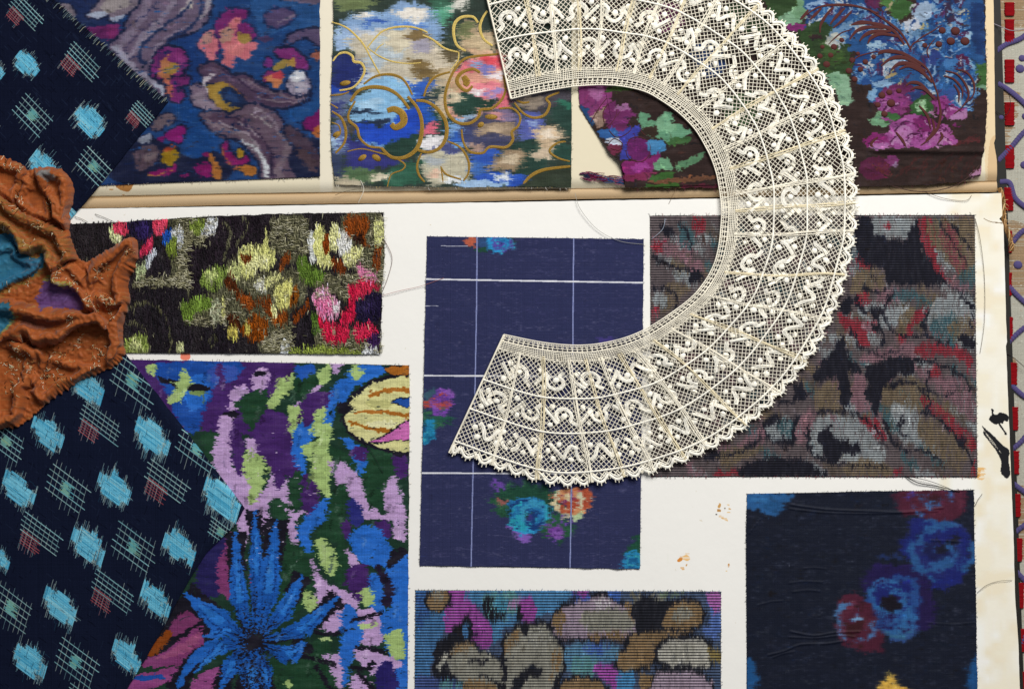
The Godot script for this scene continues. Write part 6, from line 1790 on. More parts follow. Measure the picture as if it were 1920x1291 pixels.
func build_collar() -> void:
	LI = Cloth.curve(line2(lace_in), false, 8)
	LO = Cloth.curve(line2(lace_out), false, 8)
	var thread := mat("f3ecda", 0.85, 0.25)
	var white := mat("f8f4e8", 0.85, 0.25)
	var aged := mat("e6d9b8", 0.9, 0.2)
	for m in [thread, white, aged]:
		m.backlight_enabled = true
		m.backlight = Color(0.25, 0.24, 0.2)
	var o := thing("lace_collar", "cream lace collar in a wide C shape with scalloped edge", "collar", at(1480, 420, PAGE))
	var edge := lace_table(0.9)
	var total: float = edge[400]
	# panels of ground net, each a straight piece, pleated where they meet
	var s := 0.0
	var cuts := [0.0]
	while s < total - 40.0:
		s = minf(s + rng.randf_range(48.0, 88.0), total)
		if total - s < 44.0: s = total
		cuts.append(1.0 if s >= total else lace_u(0.9, s))
	for i in cuts.size() - 1:
		var b := Bat.new()
		var u0: float = cuts[i]
		var u1: float = cuts[i + 1] + (rng.randf_range(7.0, 13.0) / total if i < cuts.size() - 2 else 0.0)
		net(b, PackedVector2Array([lace(u0, 0.11), lace(u1, 0.11), lace(u1, 0.905), lace(u0, 0.905)]), 6.8, 0.78, rng.randf_range(-0.12, 0.12), 0.00025 * (i % 2))
		net(b, PackedVector2Array([lace(u0, 0.9), lace(u1, 0.9), lace(u1, 0.975), lace(u0, 0.975)]), 9.2, 1.3, rng.randf_range(-0.1, 0.1), 0.0)
		part("net_panel", b.mesh(), thread, o, true)
		if i > 0:
			var pl := Bat.new()
			var pts := PackedVector3Array()
			var sway := rng.randf_range(-0.004, 0.004)
			for j in 13:
				var v := 0.1 + 0.88 * j / 12.0
				pts.append(lace_h(lace(u0 + sway * sin(v * 5.0), v), 0.0004))
			var right := (pts[12] - pts[0]).normalized().cross(Vector3.UP)
			var lean := rng.randf_range(0.6, 1.3)
			for k2 in 3:
				var q := PackedVector3Array()
				var ph := rng.randf() * 6.0
				for e in pts.size(): q.append(pts[e] + right * ((k2 - 1.0) * 2.3 * lean + 1.1 * sin(e * 0.9 + ph)) * U + Vector3(0, 0.0002 * (k2 % 2), 0))
				pl.tube(q, rng.randf_range(0.9, 1.4) * U, rng.randf_range(1.0, 1.6) * U, 4, Color.WHITE, 0.8)
			part("pleat_fold", pl.mesh(), aged if i % 2 else thread, o)
	# neck band: open row, then a dense woven tape
	var nb := Bat.new()
	for v in [0.0, 0.014, 0.032, 0.05]:
		var pts := PackedVector3Array()
		for j in 161: pts.append(lace_h(lace(j / 160.0, v), 0.0001))
		nb.tube(pts, (1.5 if v == 0.0 else 0.95) * U, (1.5 if v == 0.0 else 0.95) * U, 4)
	var inner: float = lace_table(0.03)[400]
	s = 2.0
	var k := 0
	while s < inner:
		var u := lace_u(0.03, s)
		var u2 := lace_u(0.03, s + (4.0 if k % 2 else -1.0))
		nb.tube(PackedVector3Array([lace_h(lace(u, 0.0)), lace_h(lace(u2, 0.055))]), 0.95 * U, 0.95 * U, 4)
		s += 4.6
		k += 1
	part("neck_edging", nb.mesh(), thread, o, true)
	var tp := Bat.new()
	for j in 6:
		var pts := PackedVector3Array()
		for q in 161: pts.append(lace_h(lace(q / 160.0, 0.056 + j * 0.0125 + 0.002 * sin(q * 0.7 + j)), 0.0002))
		tp.tube(pts, 1.0 * U, 1.0 * U, 4)
	s = 0.0
	while s < inner:
		var u := lace_u(0.03, s)
		tp.tube(PackedVector3Array([lace_h(lace(u, 0.052)), lace_h(lace(lace_u(0.03, s + rng.randf_range(-2, 2)), 0.13 + rng.randf() * 0.025))]), 0.85 * U, 0.7 * U, 4)
		s += 4.1
	part("neck_tape", tp.mesh(), thread, o, true)
	# cords that part the rows, and the ends
	for v in [0.385, 0.63, 0.905]:
		var cb := Bat.new()
		var pts := PackedVector3Array()
		for j in 201: pts.append(lace_h(lace(j / 200.0, v + 0.004 * sin(j * 0.37)), 0.0005))
		cb.tube(pts, 1.9 * U, 1.9 * U, 6, Color.WHITE, 0.8)
		part("row_cord", cb.mesh(), white, o)
	for u in [0.0, 1.0]:
		var cb := Bat.new()
		var pts := PackedVector3Array()
		for j in 21: pts.append(lace_h(lace(u, j / 20.0), 0.0003))
		cb.tube(pts, 2.0 * U, 2.0 * U, 5)
		part("hemmed_end", cb.mesh(), thread, o)
	# scrolls, zigzags and dots of thick thread
	var rows := [[0.262, 30.0, 0], [0.508, 30.0, 0], [0.765, 34.0, 1]]
	for row in rows:
		var v: float = row[0]
		var len_: float = lace_table(v)[400]
		var unit := 66.0 if row[2] == 0 else 72.0
		var x := 12.0
		var n := 0
		while x < len_ - 50.0:
			var dir := 1.0 if n % 2 == 0 else -1.0
			var j := rng.randf_range(-5, 5)
			if row[2] == 0:
				var a := []
				for q in 9:
					var t := lerpf(-0.75 - j * 0.06, PI * (1.2 + j * 0.03), q / 8.0)
					a.append_array([x + 17 + cos(t) * (14.5 + j * 0.35), dir * (sin(t) * (14.5 - j * 0.3) + j * 0.6)])
				a.append_array([x - 6 + j, dir * -17.0])
				var b := Bat.new()
				darn(b, v, a, rng.randf_range(2.5, 3.3))
				part("scroll_motif", b.mesh(), white, o)
				var b2 := Bat.new()
				darn(b2, v, [x + 30, dir * -14.0, x + 40 + j, dir * -2.0, x + 54, dir * 13.0], rng.randf_range(2.3, 3.0))
				part("bar_motif", b2.mesh(), white, o)
				for d in [[17, 1], [43, -17], [40, 16]]:
					var b3 := Bat.new()
					var p := lace_at(v, x + d[0] + rng.randf_range(-2.5, 2.5), dir * d[1] + rng.randf_range(-2.5, 2.5))
					b3.dome(lace_h(p, 0.0002), rng.randf_range(5.2, 7.4) * U, rng.randf_range(4.6, 6.2) * U, 0.00014, rng.randf() * 3.0, Color.WHITE, 7)
					part("dot_motif", b3.mesh(), white, o)
			else:
				var b := Bat.new()
				darn(b, v, [x - 2, dir * 15.0, x + 6, dir * 12.0, x + 16 + j, -dir * 10.0, x + 21, -dir * 11.0, x + 34, dir * 9.0, x + 40 + j, dir * 9.0, x + 50, -dir * 8.0, x + 60, -dir * 15.0], rng.randf_range(2.6, 3.3))
				part("zigzag_motif", b.mesh(), white, o)
				for d in [[18, 14], [8, -12], [38, -13], [54, 14], [64, -2]]:
					var b3 := Bat.new()
					var p := lace_at(v, x + d[0] + rng.randf_range(-2.5, 2.5), dir * d[1] + rng.randf_range(-2.5, 2.5))
					b3.dome(lace_h(p, 0.0002), rng.randf_range(5.0, 7.4) * U, rng.randf_range(4.6, 6.2) * U, 0.00014, rng.randf() * 3.0, Color.WHITE, 7)
					part("dot_motif", b3.mesh(), white, o)
			x += unit + rng.randf_range(-3, 3)
			n += 1
	# scallops with picots
	var rim: float = lace_table(0.96)[400]
	var x2 := 2.0
	while x2 < rim - 6.0:
		var w := minf(31.0 + rng.randf_range(-3, 3), rim - x2)
		var b := Bat.new()
		var a := []
		for q in 9:
			var t := q / 8.0
			a.append_array([x2 + w * t, -6.0 + 13.0 * sin(PI * t)])
		b.tube(lace_curve(0.96, a, 3), 2.9 * U, 2.9 * U, 6, Color.WHITE, 0.5)
		var a2 := []
		for q in 7:
			var t := q / 6.0
			a2.append_array([x2 + 3 + (w - 6) * t, -9.0 + 10.0 * sin(PI * t)])
		b.tube(lace_curve(0.96, a2, 3), 1.4 * U, 1.4 * U, 5)
		part("scallop", b.mesh(), white, o)
		var pb := Bat.new()
		for q in 5:
			var t := (q + 0.5) / 5.0
			var e := -6.0 + 13.0 * sin(PI * t)
			var lean := (t - 0.5) * 5.0 + rng.randf_range(-1, 1)
			pb.tube(PackedVector3Array([lace_h(lace_at(0.96, x2 + w * t, e), 0.0003), lace_h(lace_at(0.96, x2 + w * t + lean, e + rng.randf_range(5.5, 8.0)), 0.0001)]), 1.35 * U, 1.1 * U, 4, Color.WHITE, 1.0, true)
		part("picot_edge", pb.mesh(), thread, o, true)
		x2 += w

# ------------------------------------------------------------------ the crumpled shawl
func build_shawl() -> void:
	var c := print_shawl()
	var z := 2.39
	var rim := Cloth.curve(line2([-260, 20, -60, 20, 0, 28, 60, 48, 110, 70, 140, 100, 185, 80, 270, 86, 318, 128, 338, 190, 326, 270, 308, 360, 330, 430, 352, 486, 392, 505, 440, 478, 520, 428, 572, 400, 610, 402, 622, 440, 606, 530, 576, 590, 578, 690, 556, 770, 552, 860, 558, 925, 500, 978, 390, 1026, 290, 1086, 180, 1165, 120, 1222, 60, 1246, 0, 1254, -260, 1270]), true, 3)
	for i in rim.size(): rim[i] = Vector2(rim[i].x / z, 280 + rim[i].y / z)
	# overlapping layers of the crumpled cloth: outline, height in mm, width of the rounded edge
	var layers := [[[-60, 40, 0, 42, 78, 52, 135, 78, 130, 114, 93, 171, 67, 238, 0, 181, -60, 150], 8.0, 26.0], [[114, 124, 171, 171, 218, 228, 238, 320, 155, 295, 78, 243, 98, 181], 7.0, 24.0], [[180, 182, 172, 104, 197, 83, 249, 83, 306, 114, 338, 166, 332, 218, 321, 280, 311, 363, 280, 337, 249, 311, 243, 259, 218, 223], 12.0, 26.0],
		[[-60, 165, 0, 192, 67, 249, 155, 300, 223, 332, 280, 357, 311, 404, 352, 490, 290, 523, 243, 554, 207, 518, 197, 466, 104, 477, 78, 430, 41, 383, 0, 363, -60, 357], 12.5, 34.0], [[-60, 420, 0, 430, 60, 430, 110, 490, 190, 500, 170, 550, 110, 590, 0, 650, -60, 660], 6.0, 40.0],
		[[394, 560, 425, 503, 477, 461, 549, 415, 580, 399, 612, 404, 620, 440, 606, 518, 575, 580, 570, 690, 500, 715, 440, 690, 400, 640], 10.0, 30.0], [[240, 560, 310, 520, 360, 540, 400, 600, 432, 690, 420, 722, 380, 700, 340, 640, 250, 610], 11.0, 22.0], [[487, 787, 518, 751, 560, 700, 557, 828, 550, 922, 518, 953, 482, 963, 487, 880], 9.0, 28.0],
		[[-60, 672, 0, 668, 78, 678, 181, 699, 311, 720, 414, 730, 432, 722, 482, 760, 500, 800, 480, 812, 430, 790, 340, 815, 290, 865, 220, 880, 160, 875, 130, 840, 60, 860, 0, 880, -60, 880], 16.0, 36.0], [[-60, 850, 40, 850, 100, 860, 172, 890, 182, 960, 160, 1010, 130, 1080, 110, 1180, 60, 1240, -60, 1250], 10.0, 44.0], [[240, 920, 330, 950, 420, 960, 470, 972, 390, 1020, 290, 1080, 200, 1140, 160, 1080, 200, 1000], 6.5, 40.0], [[150, 900, 200, 890, 215, 950, 190, 1030, 150, 1060, 140, 980], 9.0, 20.0]]
	var plates := []
	for f in layers:
		var p := Cloth.curve(line2(f[0]), true, 3)
		var lo := p[0]
		var hi := p[0]
		for q in p:
			lo = lo.min(q); hi = hi.max(q)
		plates.append([p, f[1] * 0.00115, f[2] * 0.9, lo, hi])
	var step := 4.0
	var x0 := -112.0
	var y0 := 268.0
	var nx := 100
	var ny := 140
	var w1 := nx + 1
	var pos := PackedVector3Array()
	var fixed := PackedByteArray()
	var ds := PackedFloat32Array()
	var m := rim.size()
	for j in ny + 1:
		for i in w1:
			var p := Vector2(x0 + i * step, y0 + j * step)
			var inside := Geometry2D.is_point_in_polygon(p, rim)
			var d2 := 1e9
			for q in m:
				var a := rim[q]
				var e := rim[(q + 1) % m] - a
				var t := clampf((p - a).dot(e) / maxf(e.length_squared(), 1e-6), 0, 1)
				d2 = minf(d2, (a + e * t).distance_squared_to(p))
			var d := sqrt(d2) * (1.0 if inside else -1.0)
			ds.append(d)
			fixed.append(1 if d < 1.5 else 0)
			if d < -10.0:
				pos.append(at(p.x, p.y, PAGE - 0.003))
				continue
			var w := Vector2(p.x * z, (p.y - 280) * z)
			var fold := 0.0
			for g in plates:
				var lo: Vector2 = g[3]
				var hi: Vector2 = g[4]
				if w.x < lo.x or w.y < lo.y or w.x > hi.x or w.y > hi.y: continue
				var pg: PackedVector2Array = g[0]
				if not Geometry2D.is_point_in_polygon(w, pg): continue
				var e2d := 1e9
				var mm := pg.size()
				for q in mm:
					var a := pg[q]
					var e := pg[(q + 1) % mm] - a
					e2d = minf(e2d, (a + e * clampf((w - a).dot(e) / maxf(e.length_squared(), 1e-6), 0, 1)).distance_squared_to(w))
				var dist := sqrt(e2d)
				fold = maxf(fold, g[1] * (0.1 + 0.9 * (1.0 - exp(-dist / 9.0))) * (1.0 - 0.5 * (1.0 - exp(-dist / (g[2] * 1.2)))))
			var e2 := clampf(d / 12.0, 0.0, 1.0)
			var f2 := sqrt(1.0 - (1.0 - e2) * (1.0 - e2))
			pos.append(at(p.x, p.y, PAGE + f2 * (0.0052 + fold) + (rng.randf_range(-0.0005, 0.0005) if d > 2.0 else minf(d, 0.0) * 0.0004)))
	# the sheet is larger than the place it lies in: let it settle, unstretched, and it buckles into folds
	var ia := PackedInt32Array()
	var ib := PackedInt32Array()
	var rest := PackedFloat32Array()
	var stiff := PackedFloat32Array()
	for j in ny + 1:
		for i in w1:
			var a := j * w1 + i
			if ds[a] < -6.0: continue
			for q in [[1, 0, 1.0, 0.5], [0, 1, 1.0, 0.5], [1, 1, 1.414, 0.3], [-1, 1, 1.414, 0.3], [2, 0, 2.0, 0.3], [0, 2, 2.0, 0.3], [4, 0, 4.0, 0.16], [0, 4, 4.0, 0.16]]:
				var bi: int = i + q[0]
				var bj: int = j + q[1]
				if bi < 0 or bi > nx or bj > ny: continue
				var b := bj * w1 + bi
				if ds[b] < -6.0 or (fixed[a] and fixed[b]): continue
				ia.append(a); ib.append(b)
				rest.append(maxf(pos[a].distance_to(pos[b]) * 0.92, step * U * q[2] * 1.2) if q[2] < 1.9 else maxf(pos[a].distance_to(pos[b]) * 0.95, step * U * q[2] * (1.15 if q[2] < 3.0 else 1.08)))
				stiff.append(q[3])
	var old := pos.duplicate()
	for it in 50:
		for n in pos.size():
			if fixed[n]: continue
			var v := (pos[n] - old[n]) * 0.82
			old[n] = pos[n]
			pos[n] += v - Vector3(0, 0.00003, 0)
		for n in ia.size():
			var a := ia[n]
			var b := ib[n]
			var d := pos[b] - pos[a]
			var l := d.length()
			d *= (l - rest[n]) / l * stiff[n]
			if fixed[a]: pos[b] -= d
			elif fixed[b]: pos[a] += d
			else:
				pos[a] += d * 0.5
				pos[b] -= d * 0.5
		for n in pos.size():
			if not fixed[n] and pos[n].y < PAGE + 0.0047: pos[n].y = PAGE + 0.0047
	# finer mesh through the settled points
	var fx := nx * 2
	var fy := ny * 2
	var mid := PackedVector3Array()
	for j in ny + 1:
		for i in fx + 1:
			var b := mini(i / 2, nx)
			if i % 2 == 0: mid.append(pos[j * w1 + b])
			else: mid.append(pos[j * w1 + b].cubic_interpolate(pos[j * w1 + b + 1], pos[j * w1 + maxi(b - 1, 0)], pos[j * w1 + mini(b + 2, nx)], 0.5))
	var v := PackedVector3Array()
	var uv := PackedVector2Array()
	var uv2 := PackedVector2Array()
	var idx := PackedInt32Array()
	for j in fy + 1:
		var b := mini(j / 2, ny)
		for i in fx + 1:
			if j % 2 == 0: v.append(mid[b * (fx + 1) + i])
			else: v.append(mid[b * (fx + 1) + i].cubic_interpolate(mid[(b + 1) * (fx + 1) + i], mid[maxi(b - 1, 0) * (fx + 1) + i], mid[mini(b + 2, ny) * (fx + 1) + i], 0.5))
			var p := Vector2(x0 + i * step * 0.5, y0 + j * step * 0.5)
			uv.append(p / 420.0)
			uv2.append(Vector2((p.x - c.x0) / (c.im.get_width() / c.k), (p.y - c.y0) / (c.im.get_height() / c.k)))
	for j in fy:
		for i in fx:
			if ds[(j / 2) * w1 + i / 2] < -3.0 and ds[mini(j / 2 + 1, ny) * w1 + mini(i / 2 + 1, nx)] < -3.0: continue
			var a := j * (fx + 1) + i
			idx.append_array(PackedInt32Array([a, a + 1, a + fx + 1, a + 1, a + fx + 2, a + fx + 1]))
	var smooth_n := finish(v, uv, uv2, idx, fx + 1, fy + 1, 0.0)
	var o := thing("shawl", "crumpled rust orange shawl with teal and violet patches and loose stitches", "shawl", at(100, 560, PAGE))
	var mt := cloth_mat(c.tex(), 0.62, 0.35, 0.35, 0.3)
	part("fabric", smooth_n, mt, o)
	# tangled little stitches
	var b := Bat.new()
	var cols := ["d8c8a0", "c0a676", "2a2018", "b98a50", "e6dcc0", "4a3018"]
	for q in [[40, 60, 50, 26], [110, 80, 30, 16], [95, 210, 24, 16], [240, 250, 30, 22], [200, 340, 40, 22], [20, 240, 30, 12], [90, 270, 50, 16], [20, 370, 30, 12], [120, 440, 60, 12], [300, 470, 30, 16], [460, 540, 45, 46], [590, 470, 20, 14], [490, 680, 55, 60], [420, 700, 30, 24], [400, 660, 30, 16], [340, 600, 40, 24], [270, 560, 40, 26], [450, 910, 45, 36], [430, 965, 25, 10], [280, 930, 70, 44], [230, 1020, 60, 30], [100, 900, 60, 40], [60, 980, 50, 40], [80, 1070, 60, 30], [150, 980, 40, 22], [130, 600, 30, 6], [310, 760, 50, 16], [510, 775, 20, 14], [60, 640, 50, 10], [250, 400, 60, 14], [300, 1040, 40, 18], [360, 860, 40, 10]]:
		for i in q[3]:
			var r: float = rng.randf() * q[2]
			var t := rng.randf() * TAU
			var p := Vector2((q[0] + cos(t) * r) / z, 280 + (q[1] + sin(t) * r) / z)
			var dir := Vector2.from_angle(rng.randf() * TAU) * rng.randf_range(1.2, 3.4)
			var bend := dir.orthogonal() * rng.randf_range(-0.7, 0.7)
			var pts := PackedVector3Array()
			for e in [p - dir, p - dir * 0.3 + bend, p + dir * 0.4 + bend * 0.8, p + dir]:
				var gi := clampi(int(round((e.x - x0) / step * 2.0)), 0, fx)
				var gj := clampi(int(round((e.y - y0) / step * 2.0)), 0, fy)
				pts.append(v[gj * (fx + 1) + gi] + Vector3(0, 0.0003, 0))
			if ds[clampi(int((p.y - y0) / step), 0, ny) * w1 + clampi(int((p.x - x0) / step), 0, nx)] > 3.0:
				b.tube(pts, 0.5 * U, 0.4 * U, 4, Color(cols[rng.randi() % 6]).srgb_to_linear())
	part("stitches", b.mesh(true), tinted(), o, true)

# ------------------------------------------------------------------ scene
func _ready() -> void:
	var cam := Camera3D.new()
	cam.name = "camera"
	add_child(cam)
	cam.position = Vector3(0, PAGE + 1.3, 0)
	cam.rotation_degrees = Vector3(-90, 0, 0)
	cam.fov = rad_to_deg(2.0 * atan(645.5 * U / 1.3))
	cam.near = 0.05
	cam.far = 20.0
	cam.current = true
	var we := WorldEnvironment.new()
	we.name = "environment"
	var env := Environment.new()
	env.background_mode = Environment.BG_COLOR
	env.background_color = Color(0.37, 0.38, 0.4)
	env.tonemap_mode = Environment.TONE_MAPPER_LINEAR
	env.tonemap_exposure = 1.0
	env.sdfgi_enabled = true
	env.ssao_enabled = true
	env.ssil_enabled = true
	we.environment = env
	add_child(we)
	var key := AreaLight3D.new()        # a tall soft window or softbox beyond the head of the album
	key.name = "window_light"
	key.area_size = Vector2(0.9, 0.7)
	key.area_normalize_energy = true
	key.light_color = Color(1.0, 0.992, 0.975)
	key.light_energy = 3.55
	key.shadow_enabled = true
	add_child(key)
	key.look_at_from_position(Vector3(0.46, 1.2, -1.0), Vector3(0.05, 0, 0.02), Vector3.UP)
	make_grain()
	build_setting()
	build_album()
	build_samples()
	build_indigo()
	build_shawl()
	build_collar()
	build_threads()

func flat_print(c: Cloth) -> Callable:
	return func(_x: float, _y: float, _e: float) -> float: return 0.0

func build_setting() -> void:
	var t := MeshInstance3D.new()
	t.name = "table_top"
	var bm := BoxMesh.new()
	bm.size = Vector3(1.4, 0.03, 1.1)
	t.mesh = bm
	t.material_override = mat("5a4330", 0.6, 0.4)
	t.position = Vector3(0, -0.0182, 0)
	t.set_meta("kind", "structure")
	add_child(t)
	# embroidered linen under the album
	var c := print_linen()
	var o := thing("embroidered_cloth", "pale linen cloth with red dashes and violet embroidery beside the album", "cloth", at(1905, 645, 0))
	var m := sheet([-260, -230, 2110, -230], [-260, 1500, 2110, 1500], [-260, -230, -260, 1500], [2110, -230, 2110, 1500], Vector2(24, 24), func(x, y, _e): return 0.0 + 0.0003 * wob.get_noise_2d(x, y), 0.001, c)
	part("linen", m, cloth_mat(c.tex(), 0.95, 0.2, 1.0), o)
	var red := mat("8c1018", 0.9, 0.2)
	var dash := [[1902, 12, 24], [1902, 53, 42], [1902, 129, 42], [1902, 210, 42], [1902, 291, 42], [1900, 371, 42], [1898, 452, 40], [1897, 532, 42], [1899, 617, 44], [1907, 701, 40], [1909, 786, 42], [1911, 869, 42], [1914, 950, 42], [1917, 1034, 42], [1920, 1120, 46], [1922, 1205, 42], [1924, 1286, 42], [1902, -30, 40], [1926, 1370, 42]]
	for q in dash:
		var b := Bat.new()
		var y: float = q[1] - q[2] * 0.5
		while y < q[1] + q[2] * 0.5:
			var w := 8.5 + rng.randf_range(-0.8, 0.8)
			b.tube(PackedVector3Array([at(q[0] - w, y, 0.0002), at(q[0] - w + 1, y, 0.0009), at(q[0], y, 0.0011 + rng.randf() * 0.0002), at(q[0] + w - 1, y, 0.0009), at(q[0] + w, y, 0.0002)]), 1.3 * U, 1.3 * U, 5)
			y += 2.3
		part("red_stitch_block", b.mesh(), red, o)
	var vio := mat("4d4670", 0.9, 0.2)
	for q in [[1870, 96, 1895, 78, 1930, 62, 1960, 20], [1880, 152, 1905, 168, 1935, 195, 1970, 235], [1880, 298, 1905, 272, 1935, 240, 1970, 235], [1884, 338, 1902, 340, 1912, 368, 1935, 388, 1980, 420], [1908, 452, 1932, 428, 1980, 420], [1900, 535, 1930, 565, 1970, 590], [1896, 645, 1928, 615, 1970, 590], [1905, 722, 1932, 745, 1970, 760], [1900, 848, 1930, 822, 1970, 760], [1905, 905, 1935, 928, 1980, 960], [1900, 1010, 1940, 980, 1980, 960], [1915, 1075, 1950, 1110, 1985, 1130], [1920, 1215, 1950, 1170, 1985, 1130]]:
		var b := Bat.new()
		var p := Cloth.curve(line2(q), false, 8)
		for i in p.size() - 1:       # chain stitches, each a little fat loop
			var a := p[i]
			var e := p[i + 1]
			b.tube(PackedVector3Array([at(a.x, a.y, 0.0004), at((a.x + e.x) / 2, (a.y + e.y) / 2, 0.0011), at(e.x + (e.x - a.x) * 0.3, e.y + (e.y - a.y) * 0.3, 0.0004)]), 5.8 * U, 4.4 * U, 6, Color.WHITE, 0.4)
		part("violet_chain_stitch", b.mesh(), vio, o)
	for q in [[1922, 124, 9], [1926, 104, 7], [1886, 216, 7], [1930, 306, 8], [1932, 214, 7], [1918, 495, 9]]:
		var b := Bat.new()
		b.dome(at(q[0], q[1], 0.0002), q[2] * U, q[2] * 0.9 * U, 0.0009, 0.3)
		part("violet_knot", b.mesh(), vio, o)

func page_low(x: float) -> float:       # the line where the lower page begins
	return lerpf(397.0, 361.0, (x + 120.0) / 2040.0)

func build_album() -> void:
	var o := thing("sample_album", "open fabric sample album with aged cream pages and tan gutter", "album", at(960, 645, 0.0015))
	var paper := func(c: Cloth) -> StandardMaterial3D:
		var m := cloth_mat(c.tex(), 0.85, 0.3, 0.06, 0.0, paper_normal)
		m.albedo_texture = null
		return m
	# lower page
	var c := page_print(-120, 340, 2045, 1070, "edece6", 41)
	for i in 700:                        # faint flecks of the paper
		c.im.fill_rect(Rect2i(c.r.randi_range(0, 2040), c.r.randi_range(0, 1060), c.r.randi_range(1, 3), 1), Color(["e6e3d6", "f1efe8", "e2dcca"][i % 3]))
	c.jit = 9.0
	for i in 260:                        # browned, foxed margin
		var y := 360.0 + c.r.randf() * 940.0
		var ed := 1876.0 + maxf(0.0, (y - 420) * 0.034)
		var x := ed - absf(c.r.randfn(0.0, 34.0))
		c.e(["eae5d6", "e8e1cd", "e6dcc4", "ebe7da"][i % 4], x, y, 6.0 + c.r.randf() * 22.0, 5.0 + c.r.randf() * 20.0, 2.0, 1.0)
	c.worn(0.0, 0.0, 0.0, 16.0, 0.8, null)
	c.upright = true
	c.worn(0.0, 0.0, 0.0, 16.0, 0.8, null)
	c.upright = false
	for i in 90:                         # specks and stray fibres in the paper
		var q := Vector2(c.r.randf() * 1900.0, 400.0 + c.r.randf() * 880.0)
		c.thread(Color("d9d3c2") if i % 3 else Color("c9b893"), q, Vector2.from_angle(c.r.randf() * TAU), 1.0 + c.r.randf() * 5.0, 1.0)
	c.jit = 0.6
	c.frame(1200, 880, 5.614)
	for q in [["c99a5c", 838, 378, 14, 26, 0.3], ["b98a52", 830, 430, 22, 16, 0.0], ["3a352f", 806, 470, 10, 10, 0.0], ["dcae70", 860, 500, 34, 12, 0.5], ["e0b880", 905, 525, 26, 12, 0.5], ["5a4a34", 895, 412, 6, 14, 0.0], ["d3ab78", 945, 415, 18, 8, 0.4], ["e4c79c", 930, 370, 22, 8, 0.5], ["e2c08c", 935, 450, 20, 6, 0.0], ["d4883c", 425, 945, 32, 22, -0.8], ["e8bd80", 490, 928, 42, 32, 0.2], ["dba35c", 450, 1040, 24, 14, 0.8], ["c99458", 490, 1008, 5, 12, 0.0], ["e0b27a", 500, 888, 40, 5, 0.0], ["c48c50", 938, 1008, 10, 20, 0.1], ["e2c79c", 913, 1068, 10, 7, 0.0]]:
		c.e(q[0], q[1], q[2], q[3], q[4], 1.2, 0.85, q[5])
	c.frame(1820, 640, 1.98)
	c.e("e0b478", 36, 490, 22, 24, 4, 0.6); c.e("d49c58", 30, 492, 10, 14, 3, 0.6)
	c.jit = 0.5                         # brushed black ink
	c.b("17171b", [78, 250, 86, 254, 86, 268, 98, 272, 108, 264, 124, 266, 136, 272, 142, 280, 138, 296, 126, 294, 120, 304, 108, 302, 96, 308, 80, 300, 70, 290, 74, 278, 80, 272])
	c.s("17171b", [104, 300, 116, 318, 128, 336], 6, 5)
	c.e("17171b", 131, 341, 5, 5)
	c.b("1b1b1f", [42, 310, 56, 324, 80, 344, 104, 368, 124, 388, 140, 398, 146, 412, 142, 436, 146, 470, 148, 494, 136, 508, 120, 496, 112, 478, 116, 450, 104, 420, 90, 396, 66, 366, 48, 342, 50, 328])
	for i in 14: c.s("d9d2c0", [48 + i * 3.0, 326 + i * 3.6, 62 + i * 3.4, 350 + i * 4.0, 76 + i * 3.6, 374 + i * 3.8], 0.9, 0.5, 0.3, 0.6)
	c.frame(1840, 320, 7.17)
	c.s("5c4426", [40, 640, 90, 670, 160, 690, 240, 698, 280, 702], 4, 12, 0.2)
	c.frame(0, 0, 1)
	c.b("e8836a", [339, 662, 354, 661, 355, 673, 340, 674], 0.5)
	var low := sheet([-140, 397.5, 160, 391, 420, 387, 1240, 374, 1878, 362], [-140, 1410, 1920, 1410], [-140, 397.5, -140, 1410], [1878, 362, 1880, 404, 1874, 411, 1882, 417, 1884, 480, 1887, 600, 1889, 640, 1887, 648, 1893, 800, 1901, 1000, 1904, 1120, 1910, 1200, 1913, 1291, 1920, 1410], Vector2(12, 8), func(x, y, _e): return PAGE + 0.00015 * wob.get_noise_2d(x * 0.6, y * 0.6), 0.0088, c, 0.2)
	var lp := part("lower_page", low, paper.call(c), o)
	# upper page, bending down into the gutter
	var d := page_print(-140, -140, 2040, 530, "dcd2b8", 42)
	for i in 500:
		d.im.fill_rect(Rect2i(d.r.randi_range(0, 2030), d.r.randi_range(0, 520), d.r.randi_range(1, 3), 1), Color(["d6cbb0", "e2dac4", "d2c5a6"][i % 3]))
	d.b("d9c4a0", [1852, -140, 1890, -140, 1890, 360, 1850, 360], 1)
	d.b("cdb088", [1858, 262, 1890, 262, 1890, 350, 1856, 350], 1)
	d.b("e0d8c4", [600, -140, 624, -140, 622, 360, 600, 360], 1)
	d.frame(120, 320, 6.4)
	d.b("a8743e", [540, 120, 830, 130, 820, 190, 780, 245, 700, 240, 640, 210, 600, 170], 1.5, 1.0)
	d.b("b98a54", [530, 220, 580, 210, 580, 245, 540, 250], 2, 0.5)
	d.e("b08050", 700, 285, 14, 6, 1, 0.7)
	d.frame(0, 0, 1)
	var up := sheet([-140, -140, 1862, -140], [-140, 372, 160, 367, 420, 362, 1240, 350, 1871, 338], [-140, -140, -140, 372], [1862, -140, 1865, 100, 1867, 262, 1864, 266, 1870, 300, 1871, 338], Vector2(12, 5), func(x, y, _e):
		var g: float = clampf((y - (page_low(x) - 44.0)) / 20.0, 0.0, 1.0)
		return PAGE - 0.0002 + 0.00012 * wob.get_noise_2d(x * 0.6, y * 0.6 + 900) - 0.0026 * g * g, 0.006, d, 0.15)
	part("upper_page", up, paper.call(d), o)
	# rounded guard in the gutter
	var roll := Bat.new()
	var pts := PackedVector3Array()
	for i in 61:
		var x := -140.0 + 2012.0 * i / 60.0
		pts.append(at(x, page_low(x) - 13.5 + 0.6 * sin(x * 0.01), PAGE - 0.0052 + 0.0002 * sin(x * 0.02)))
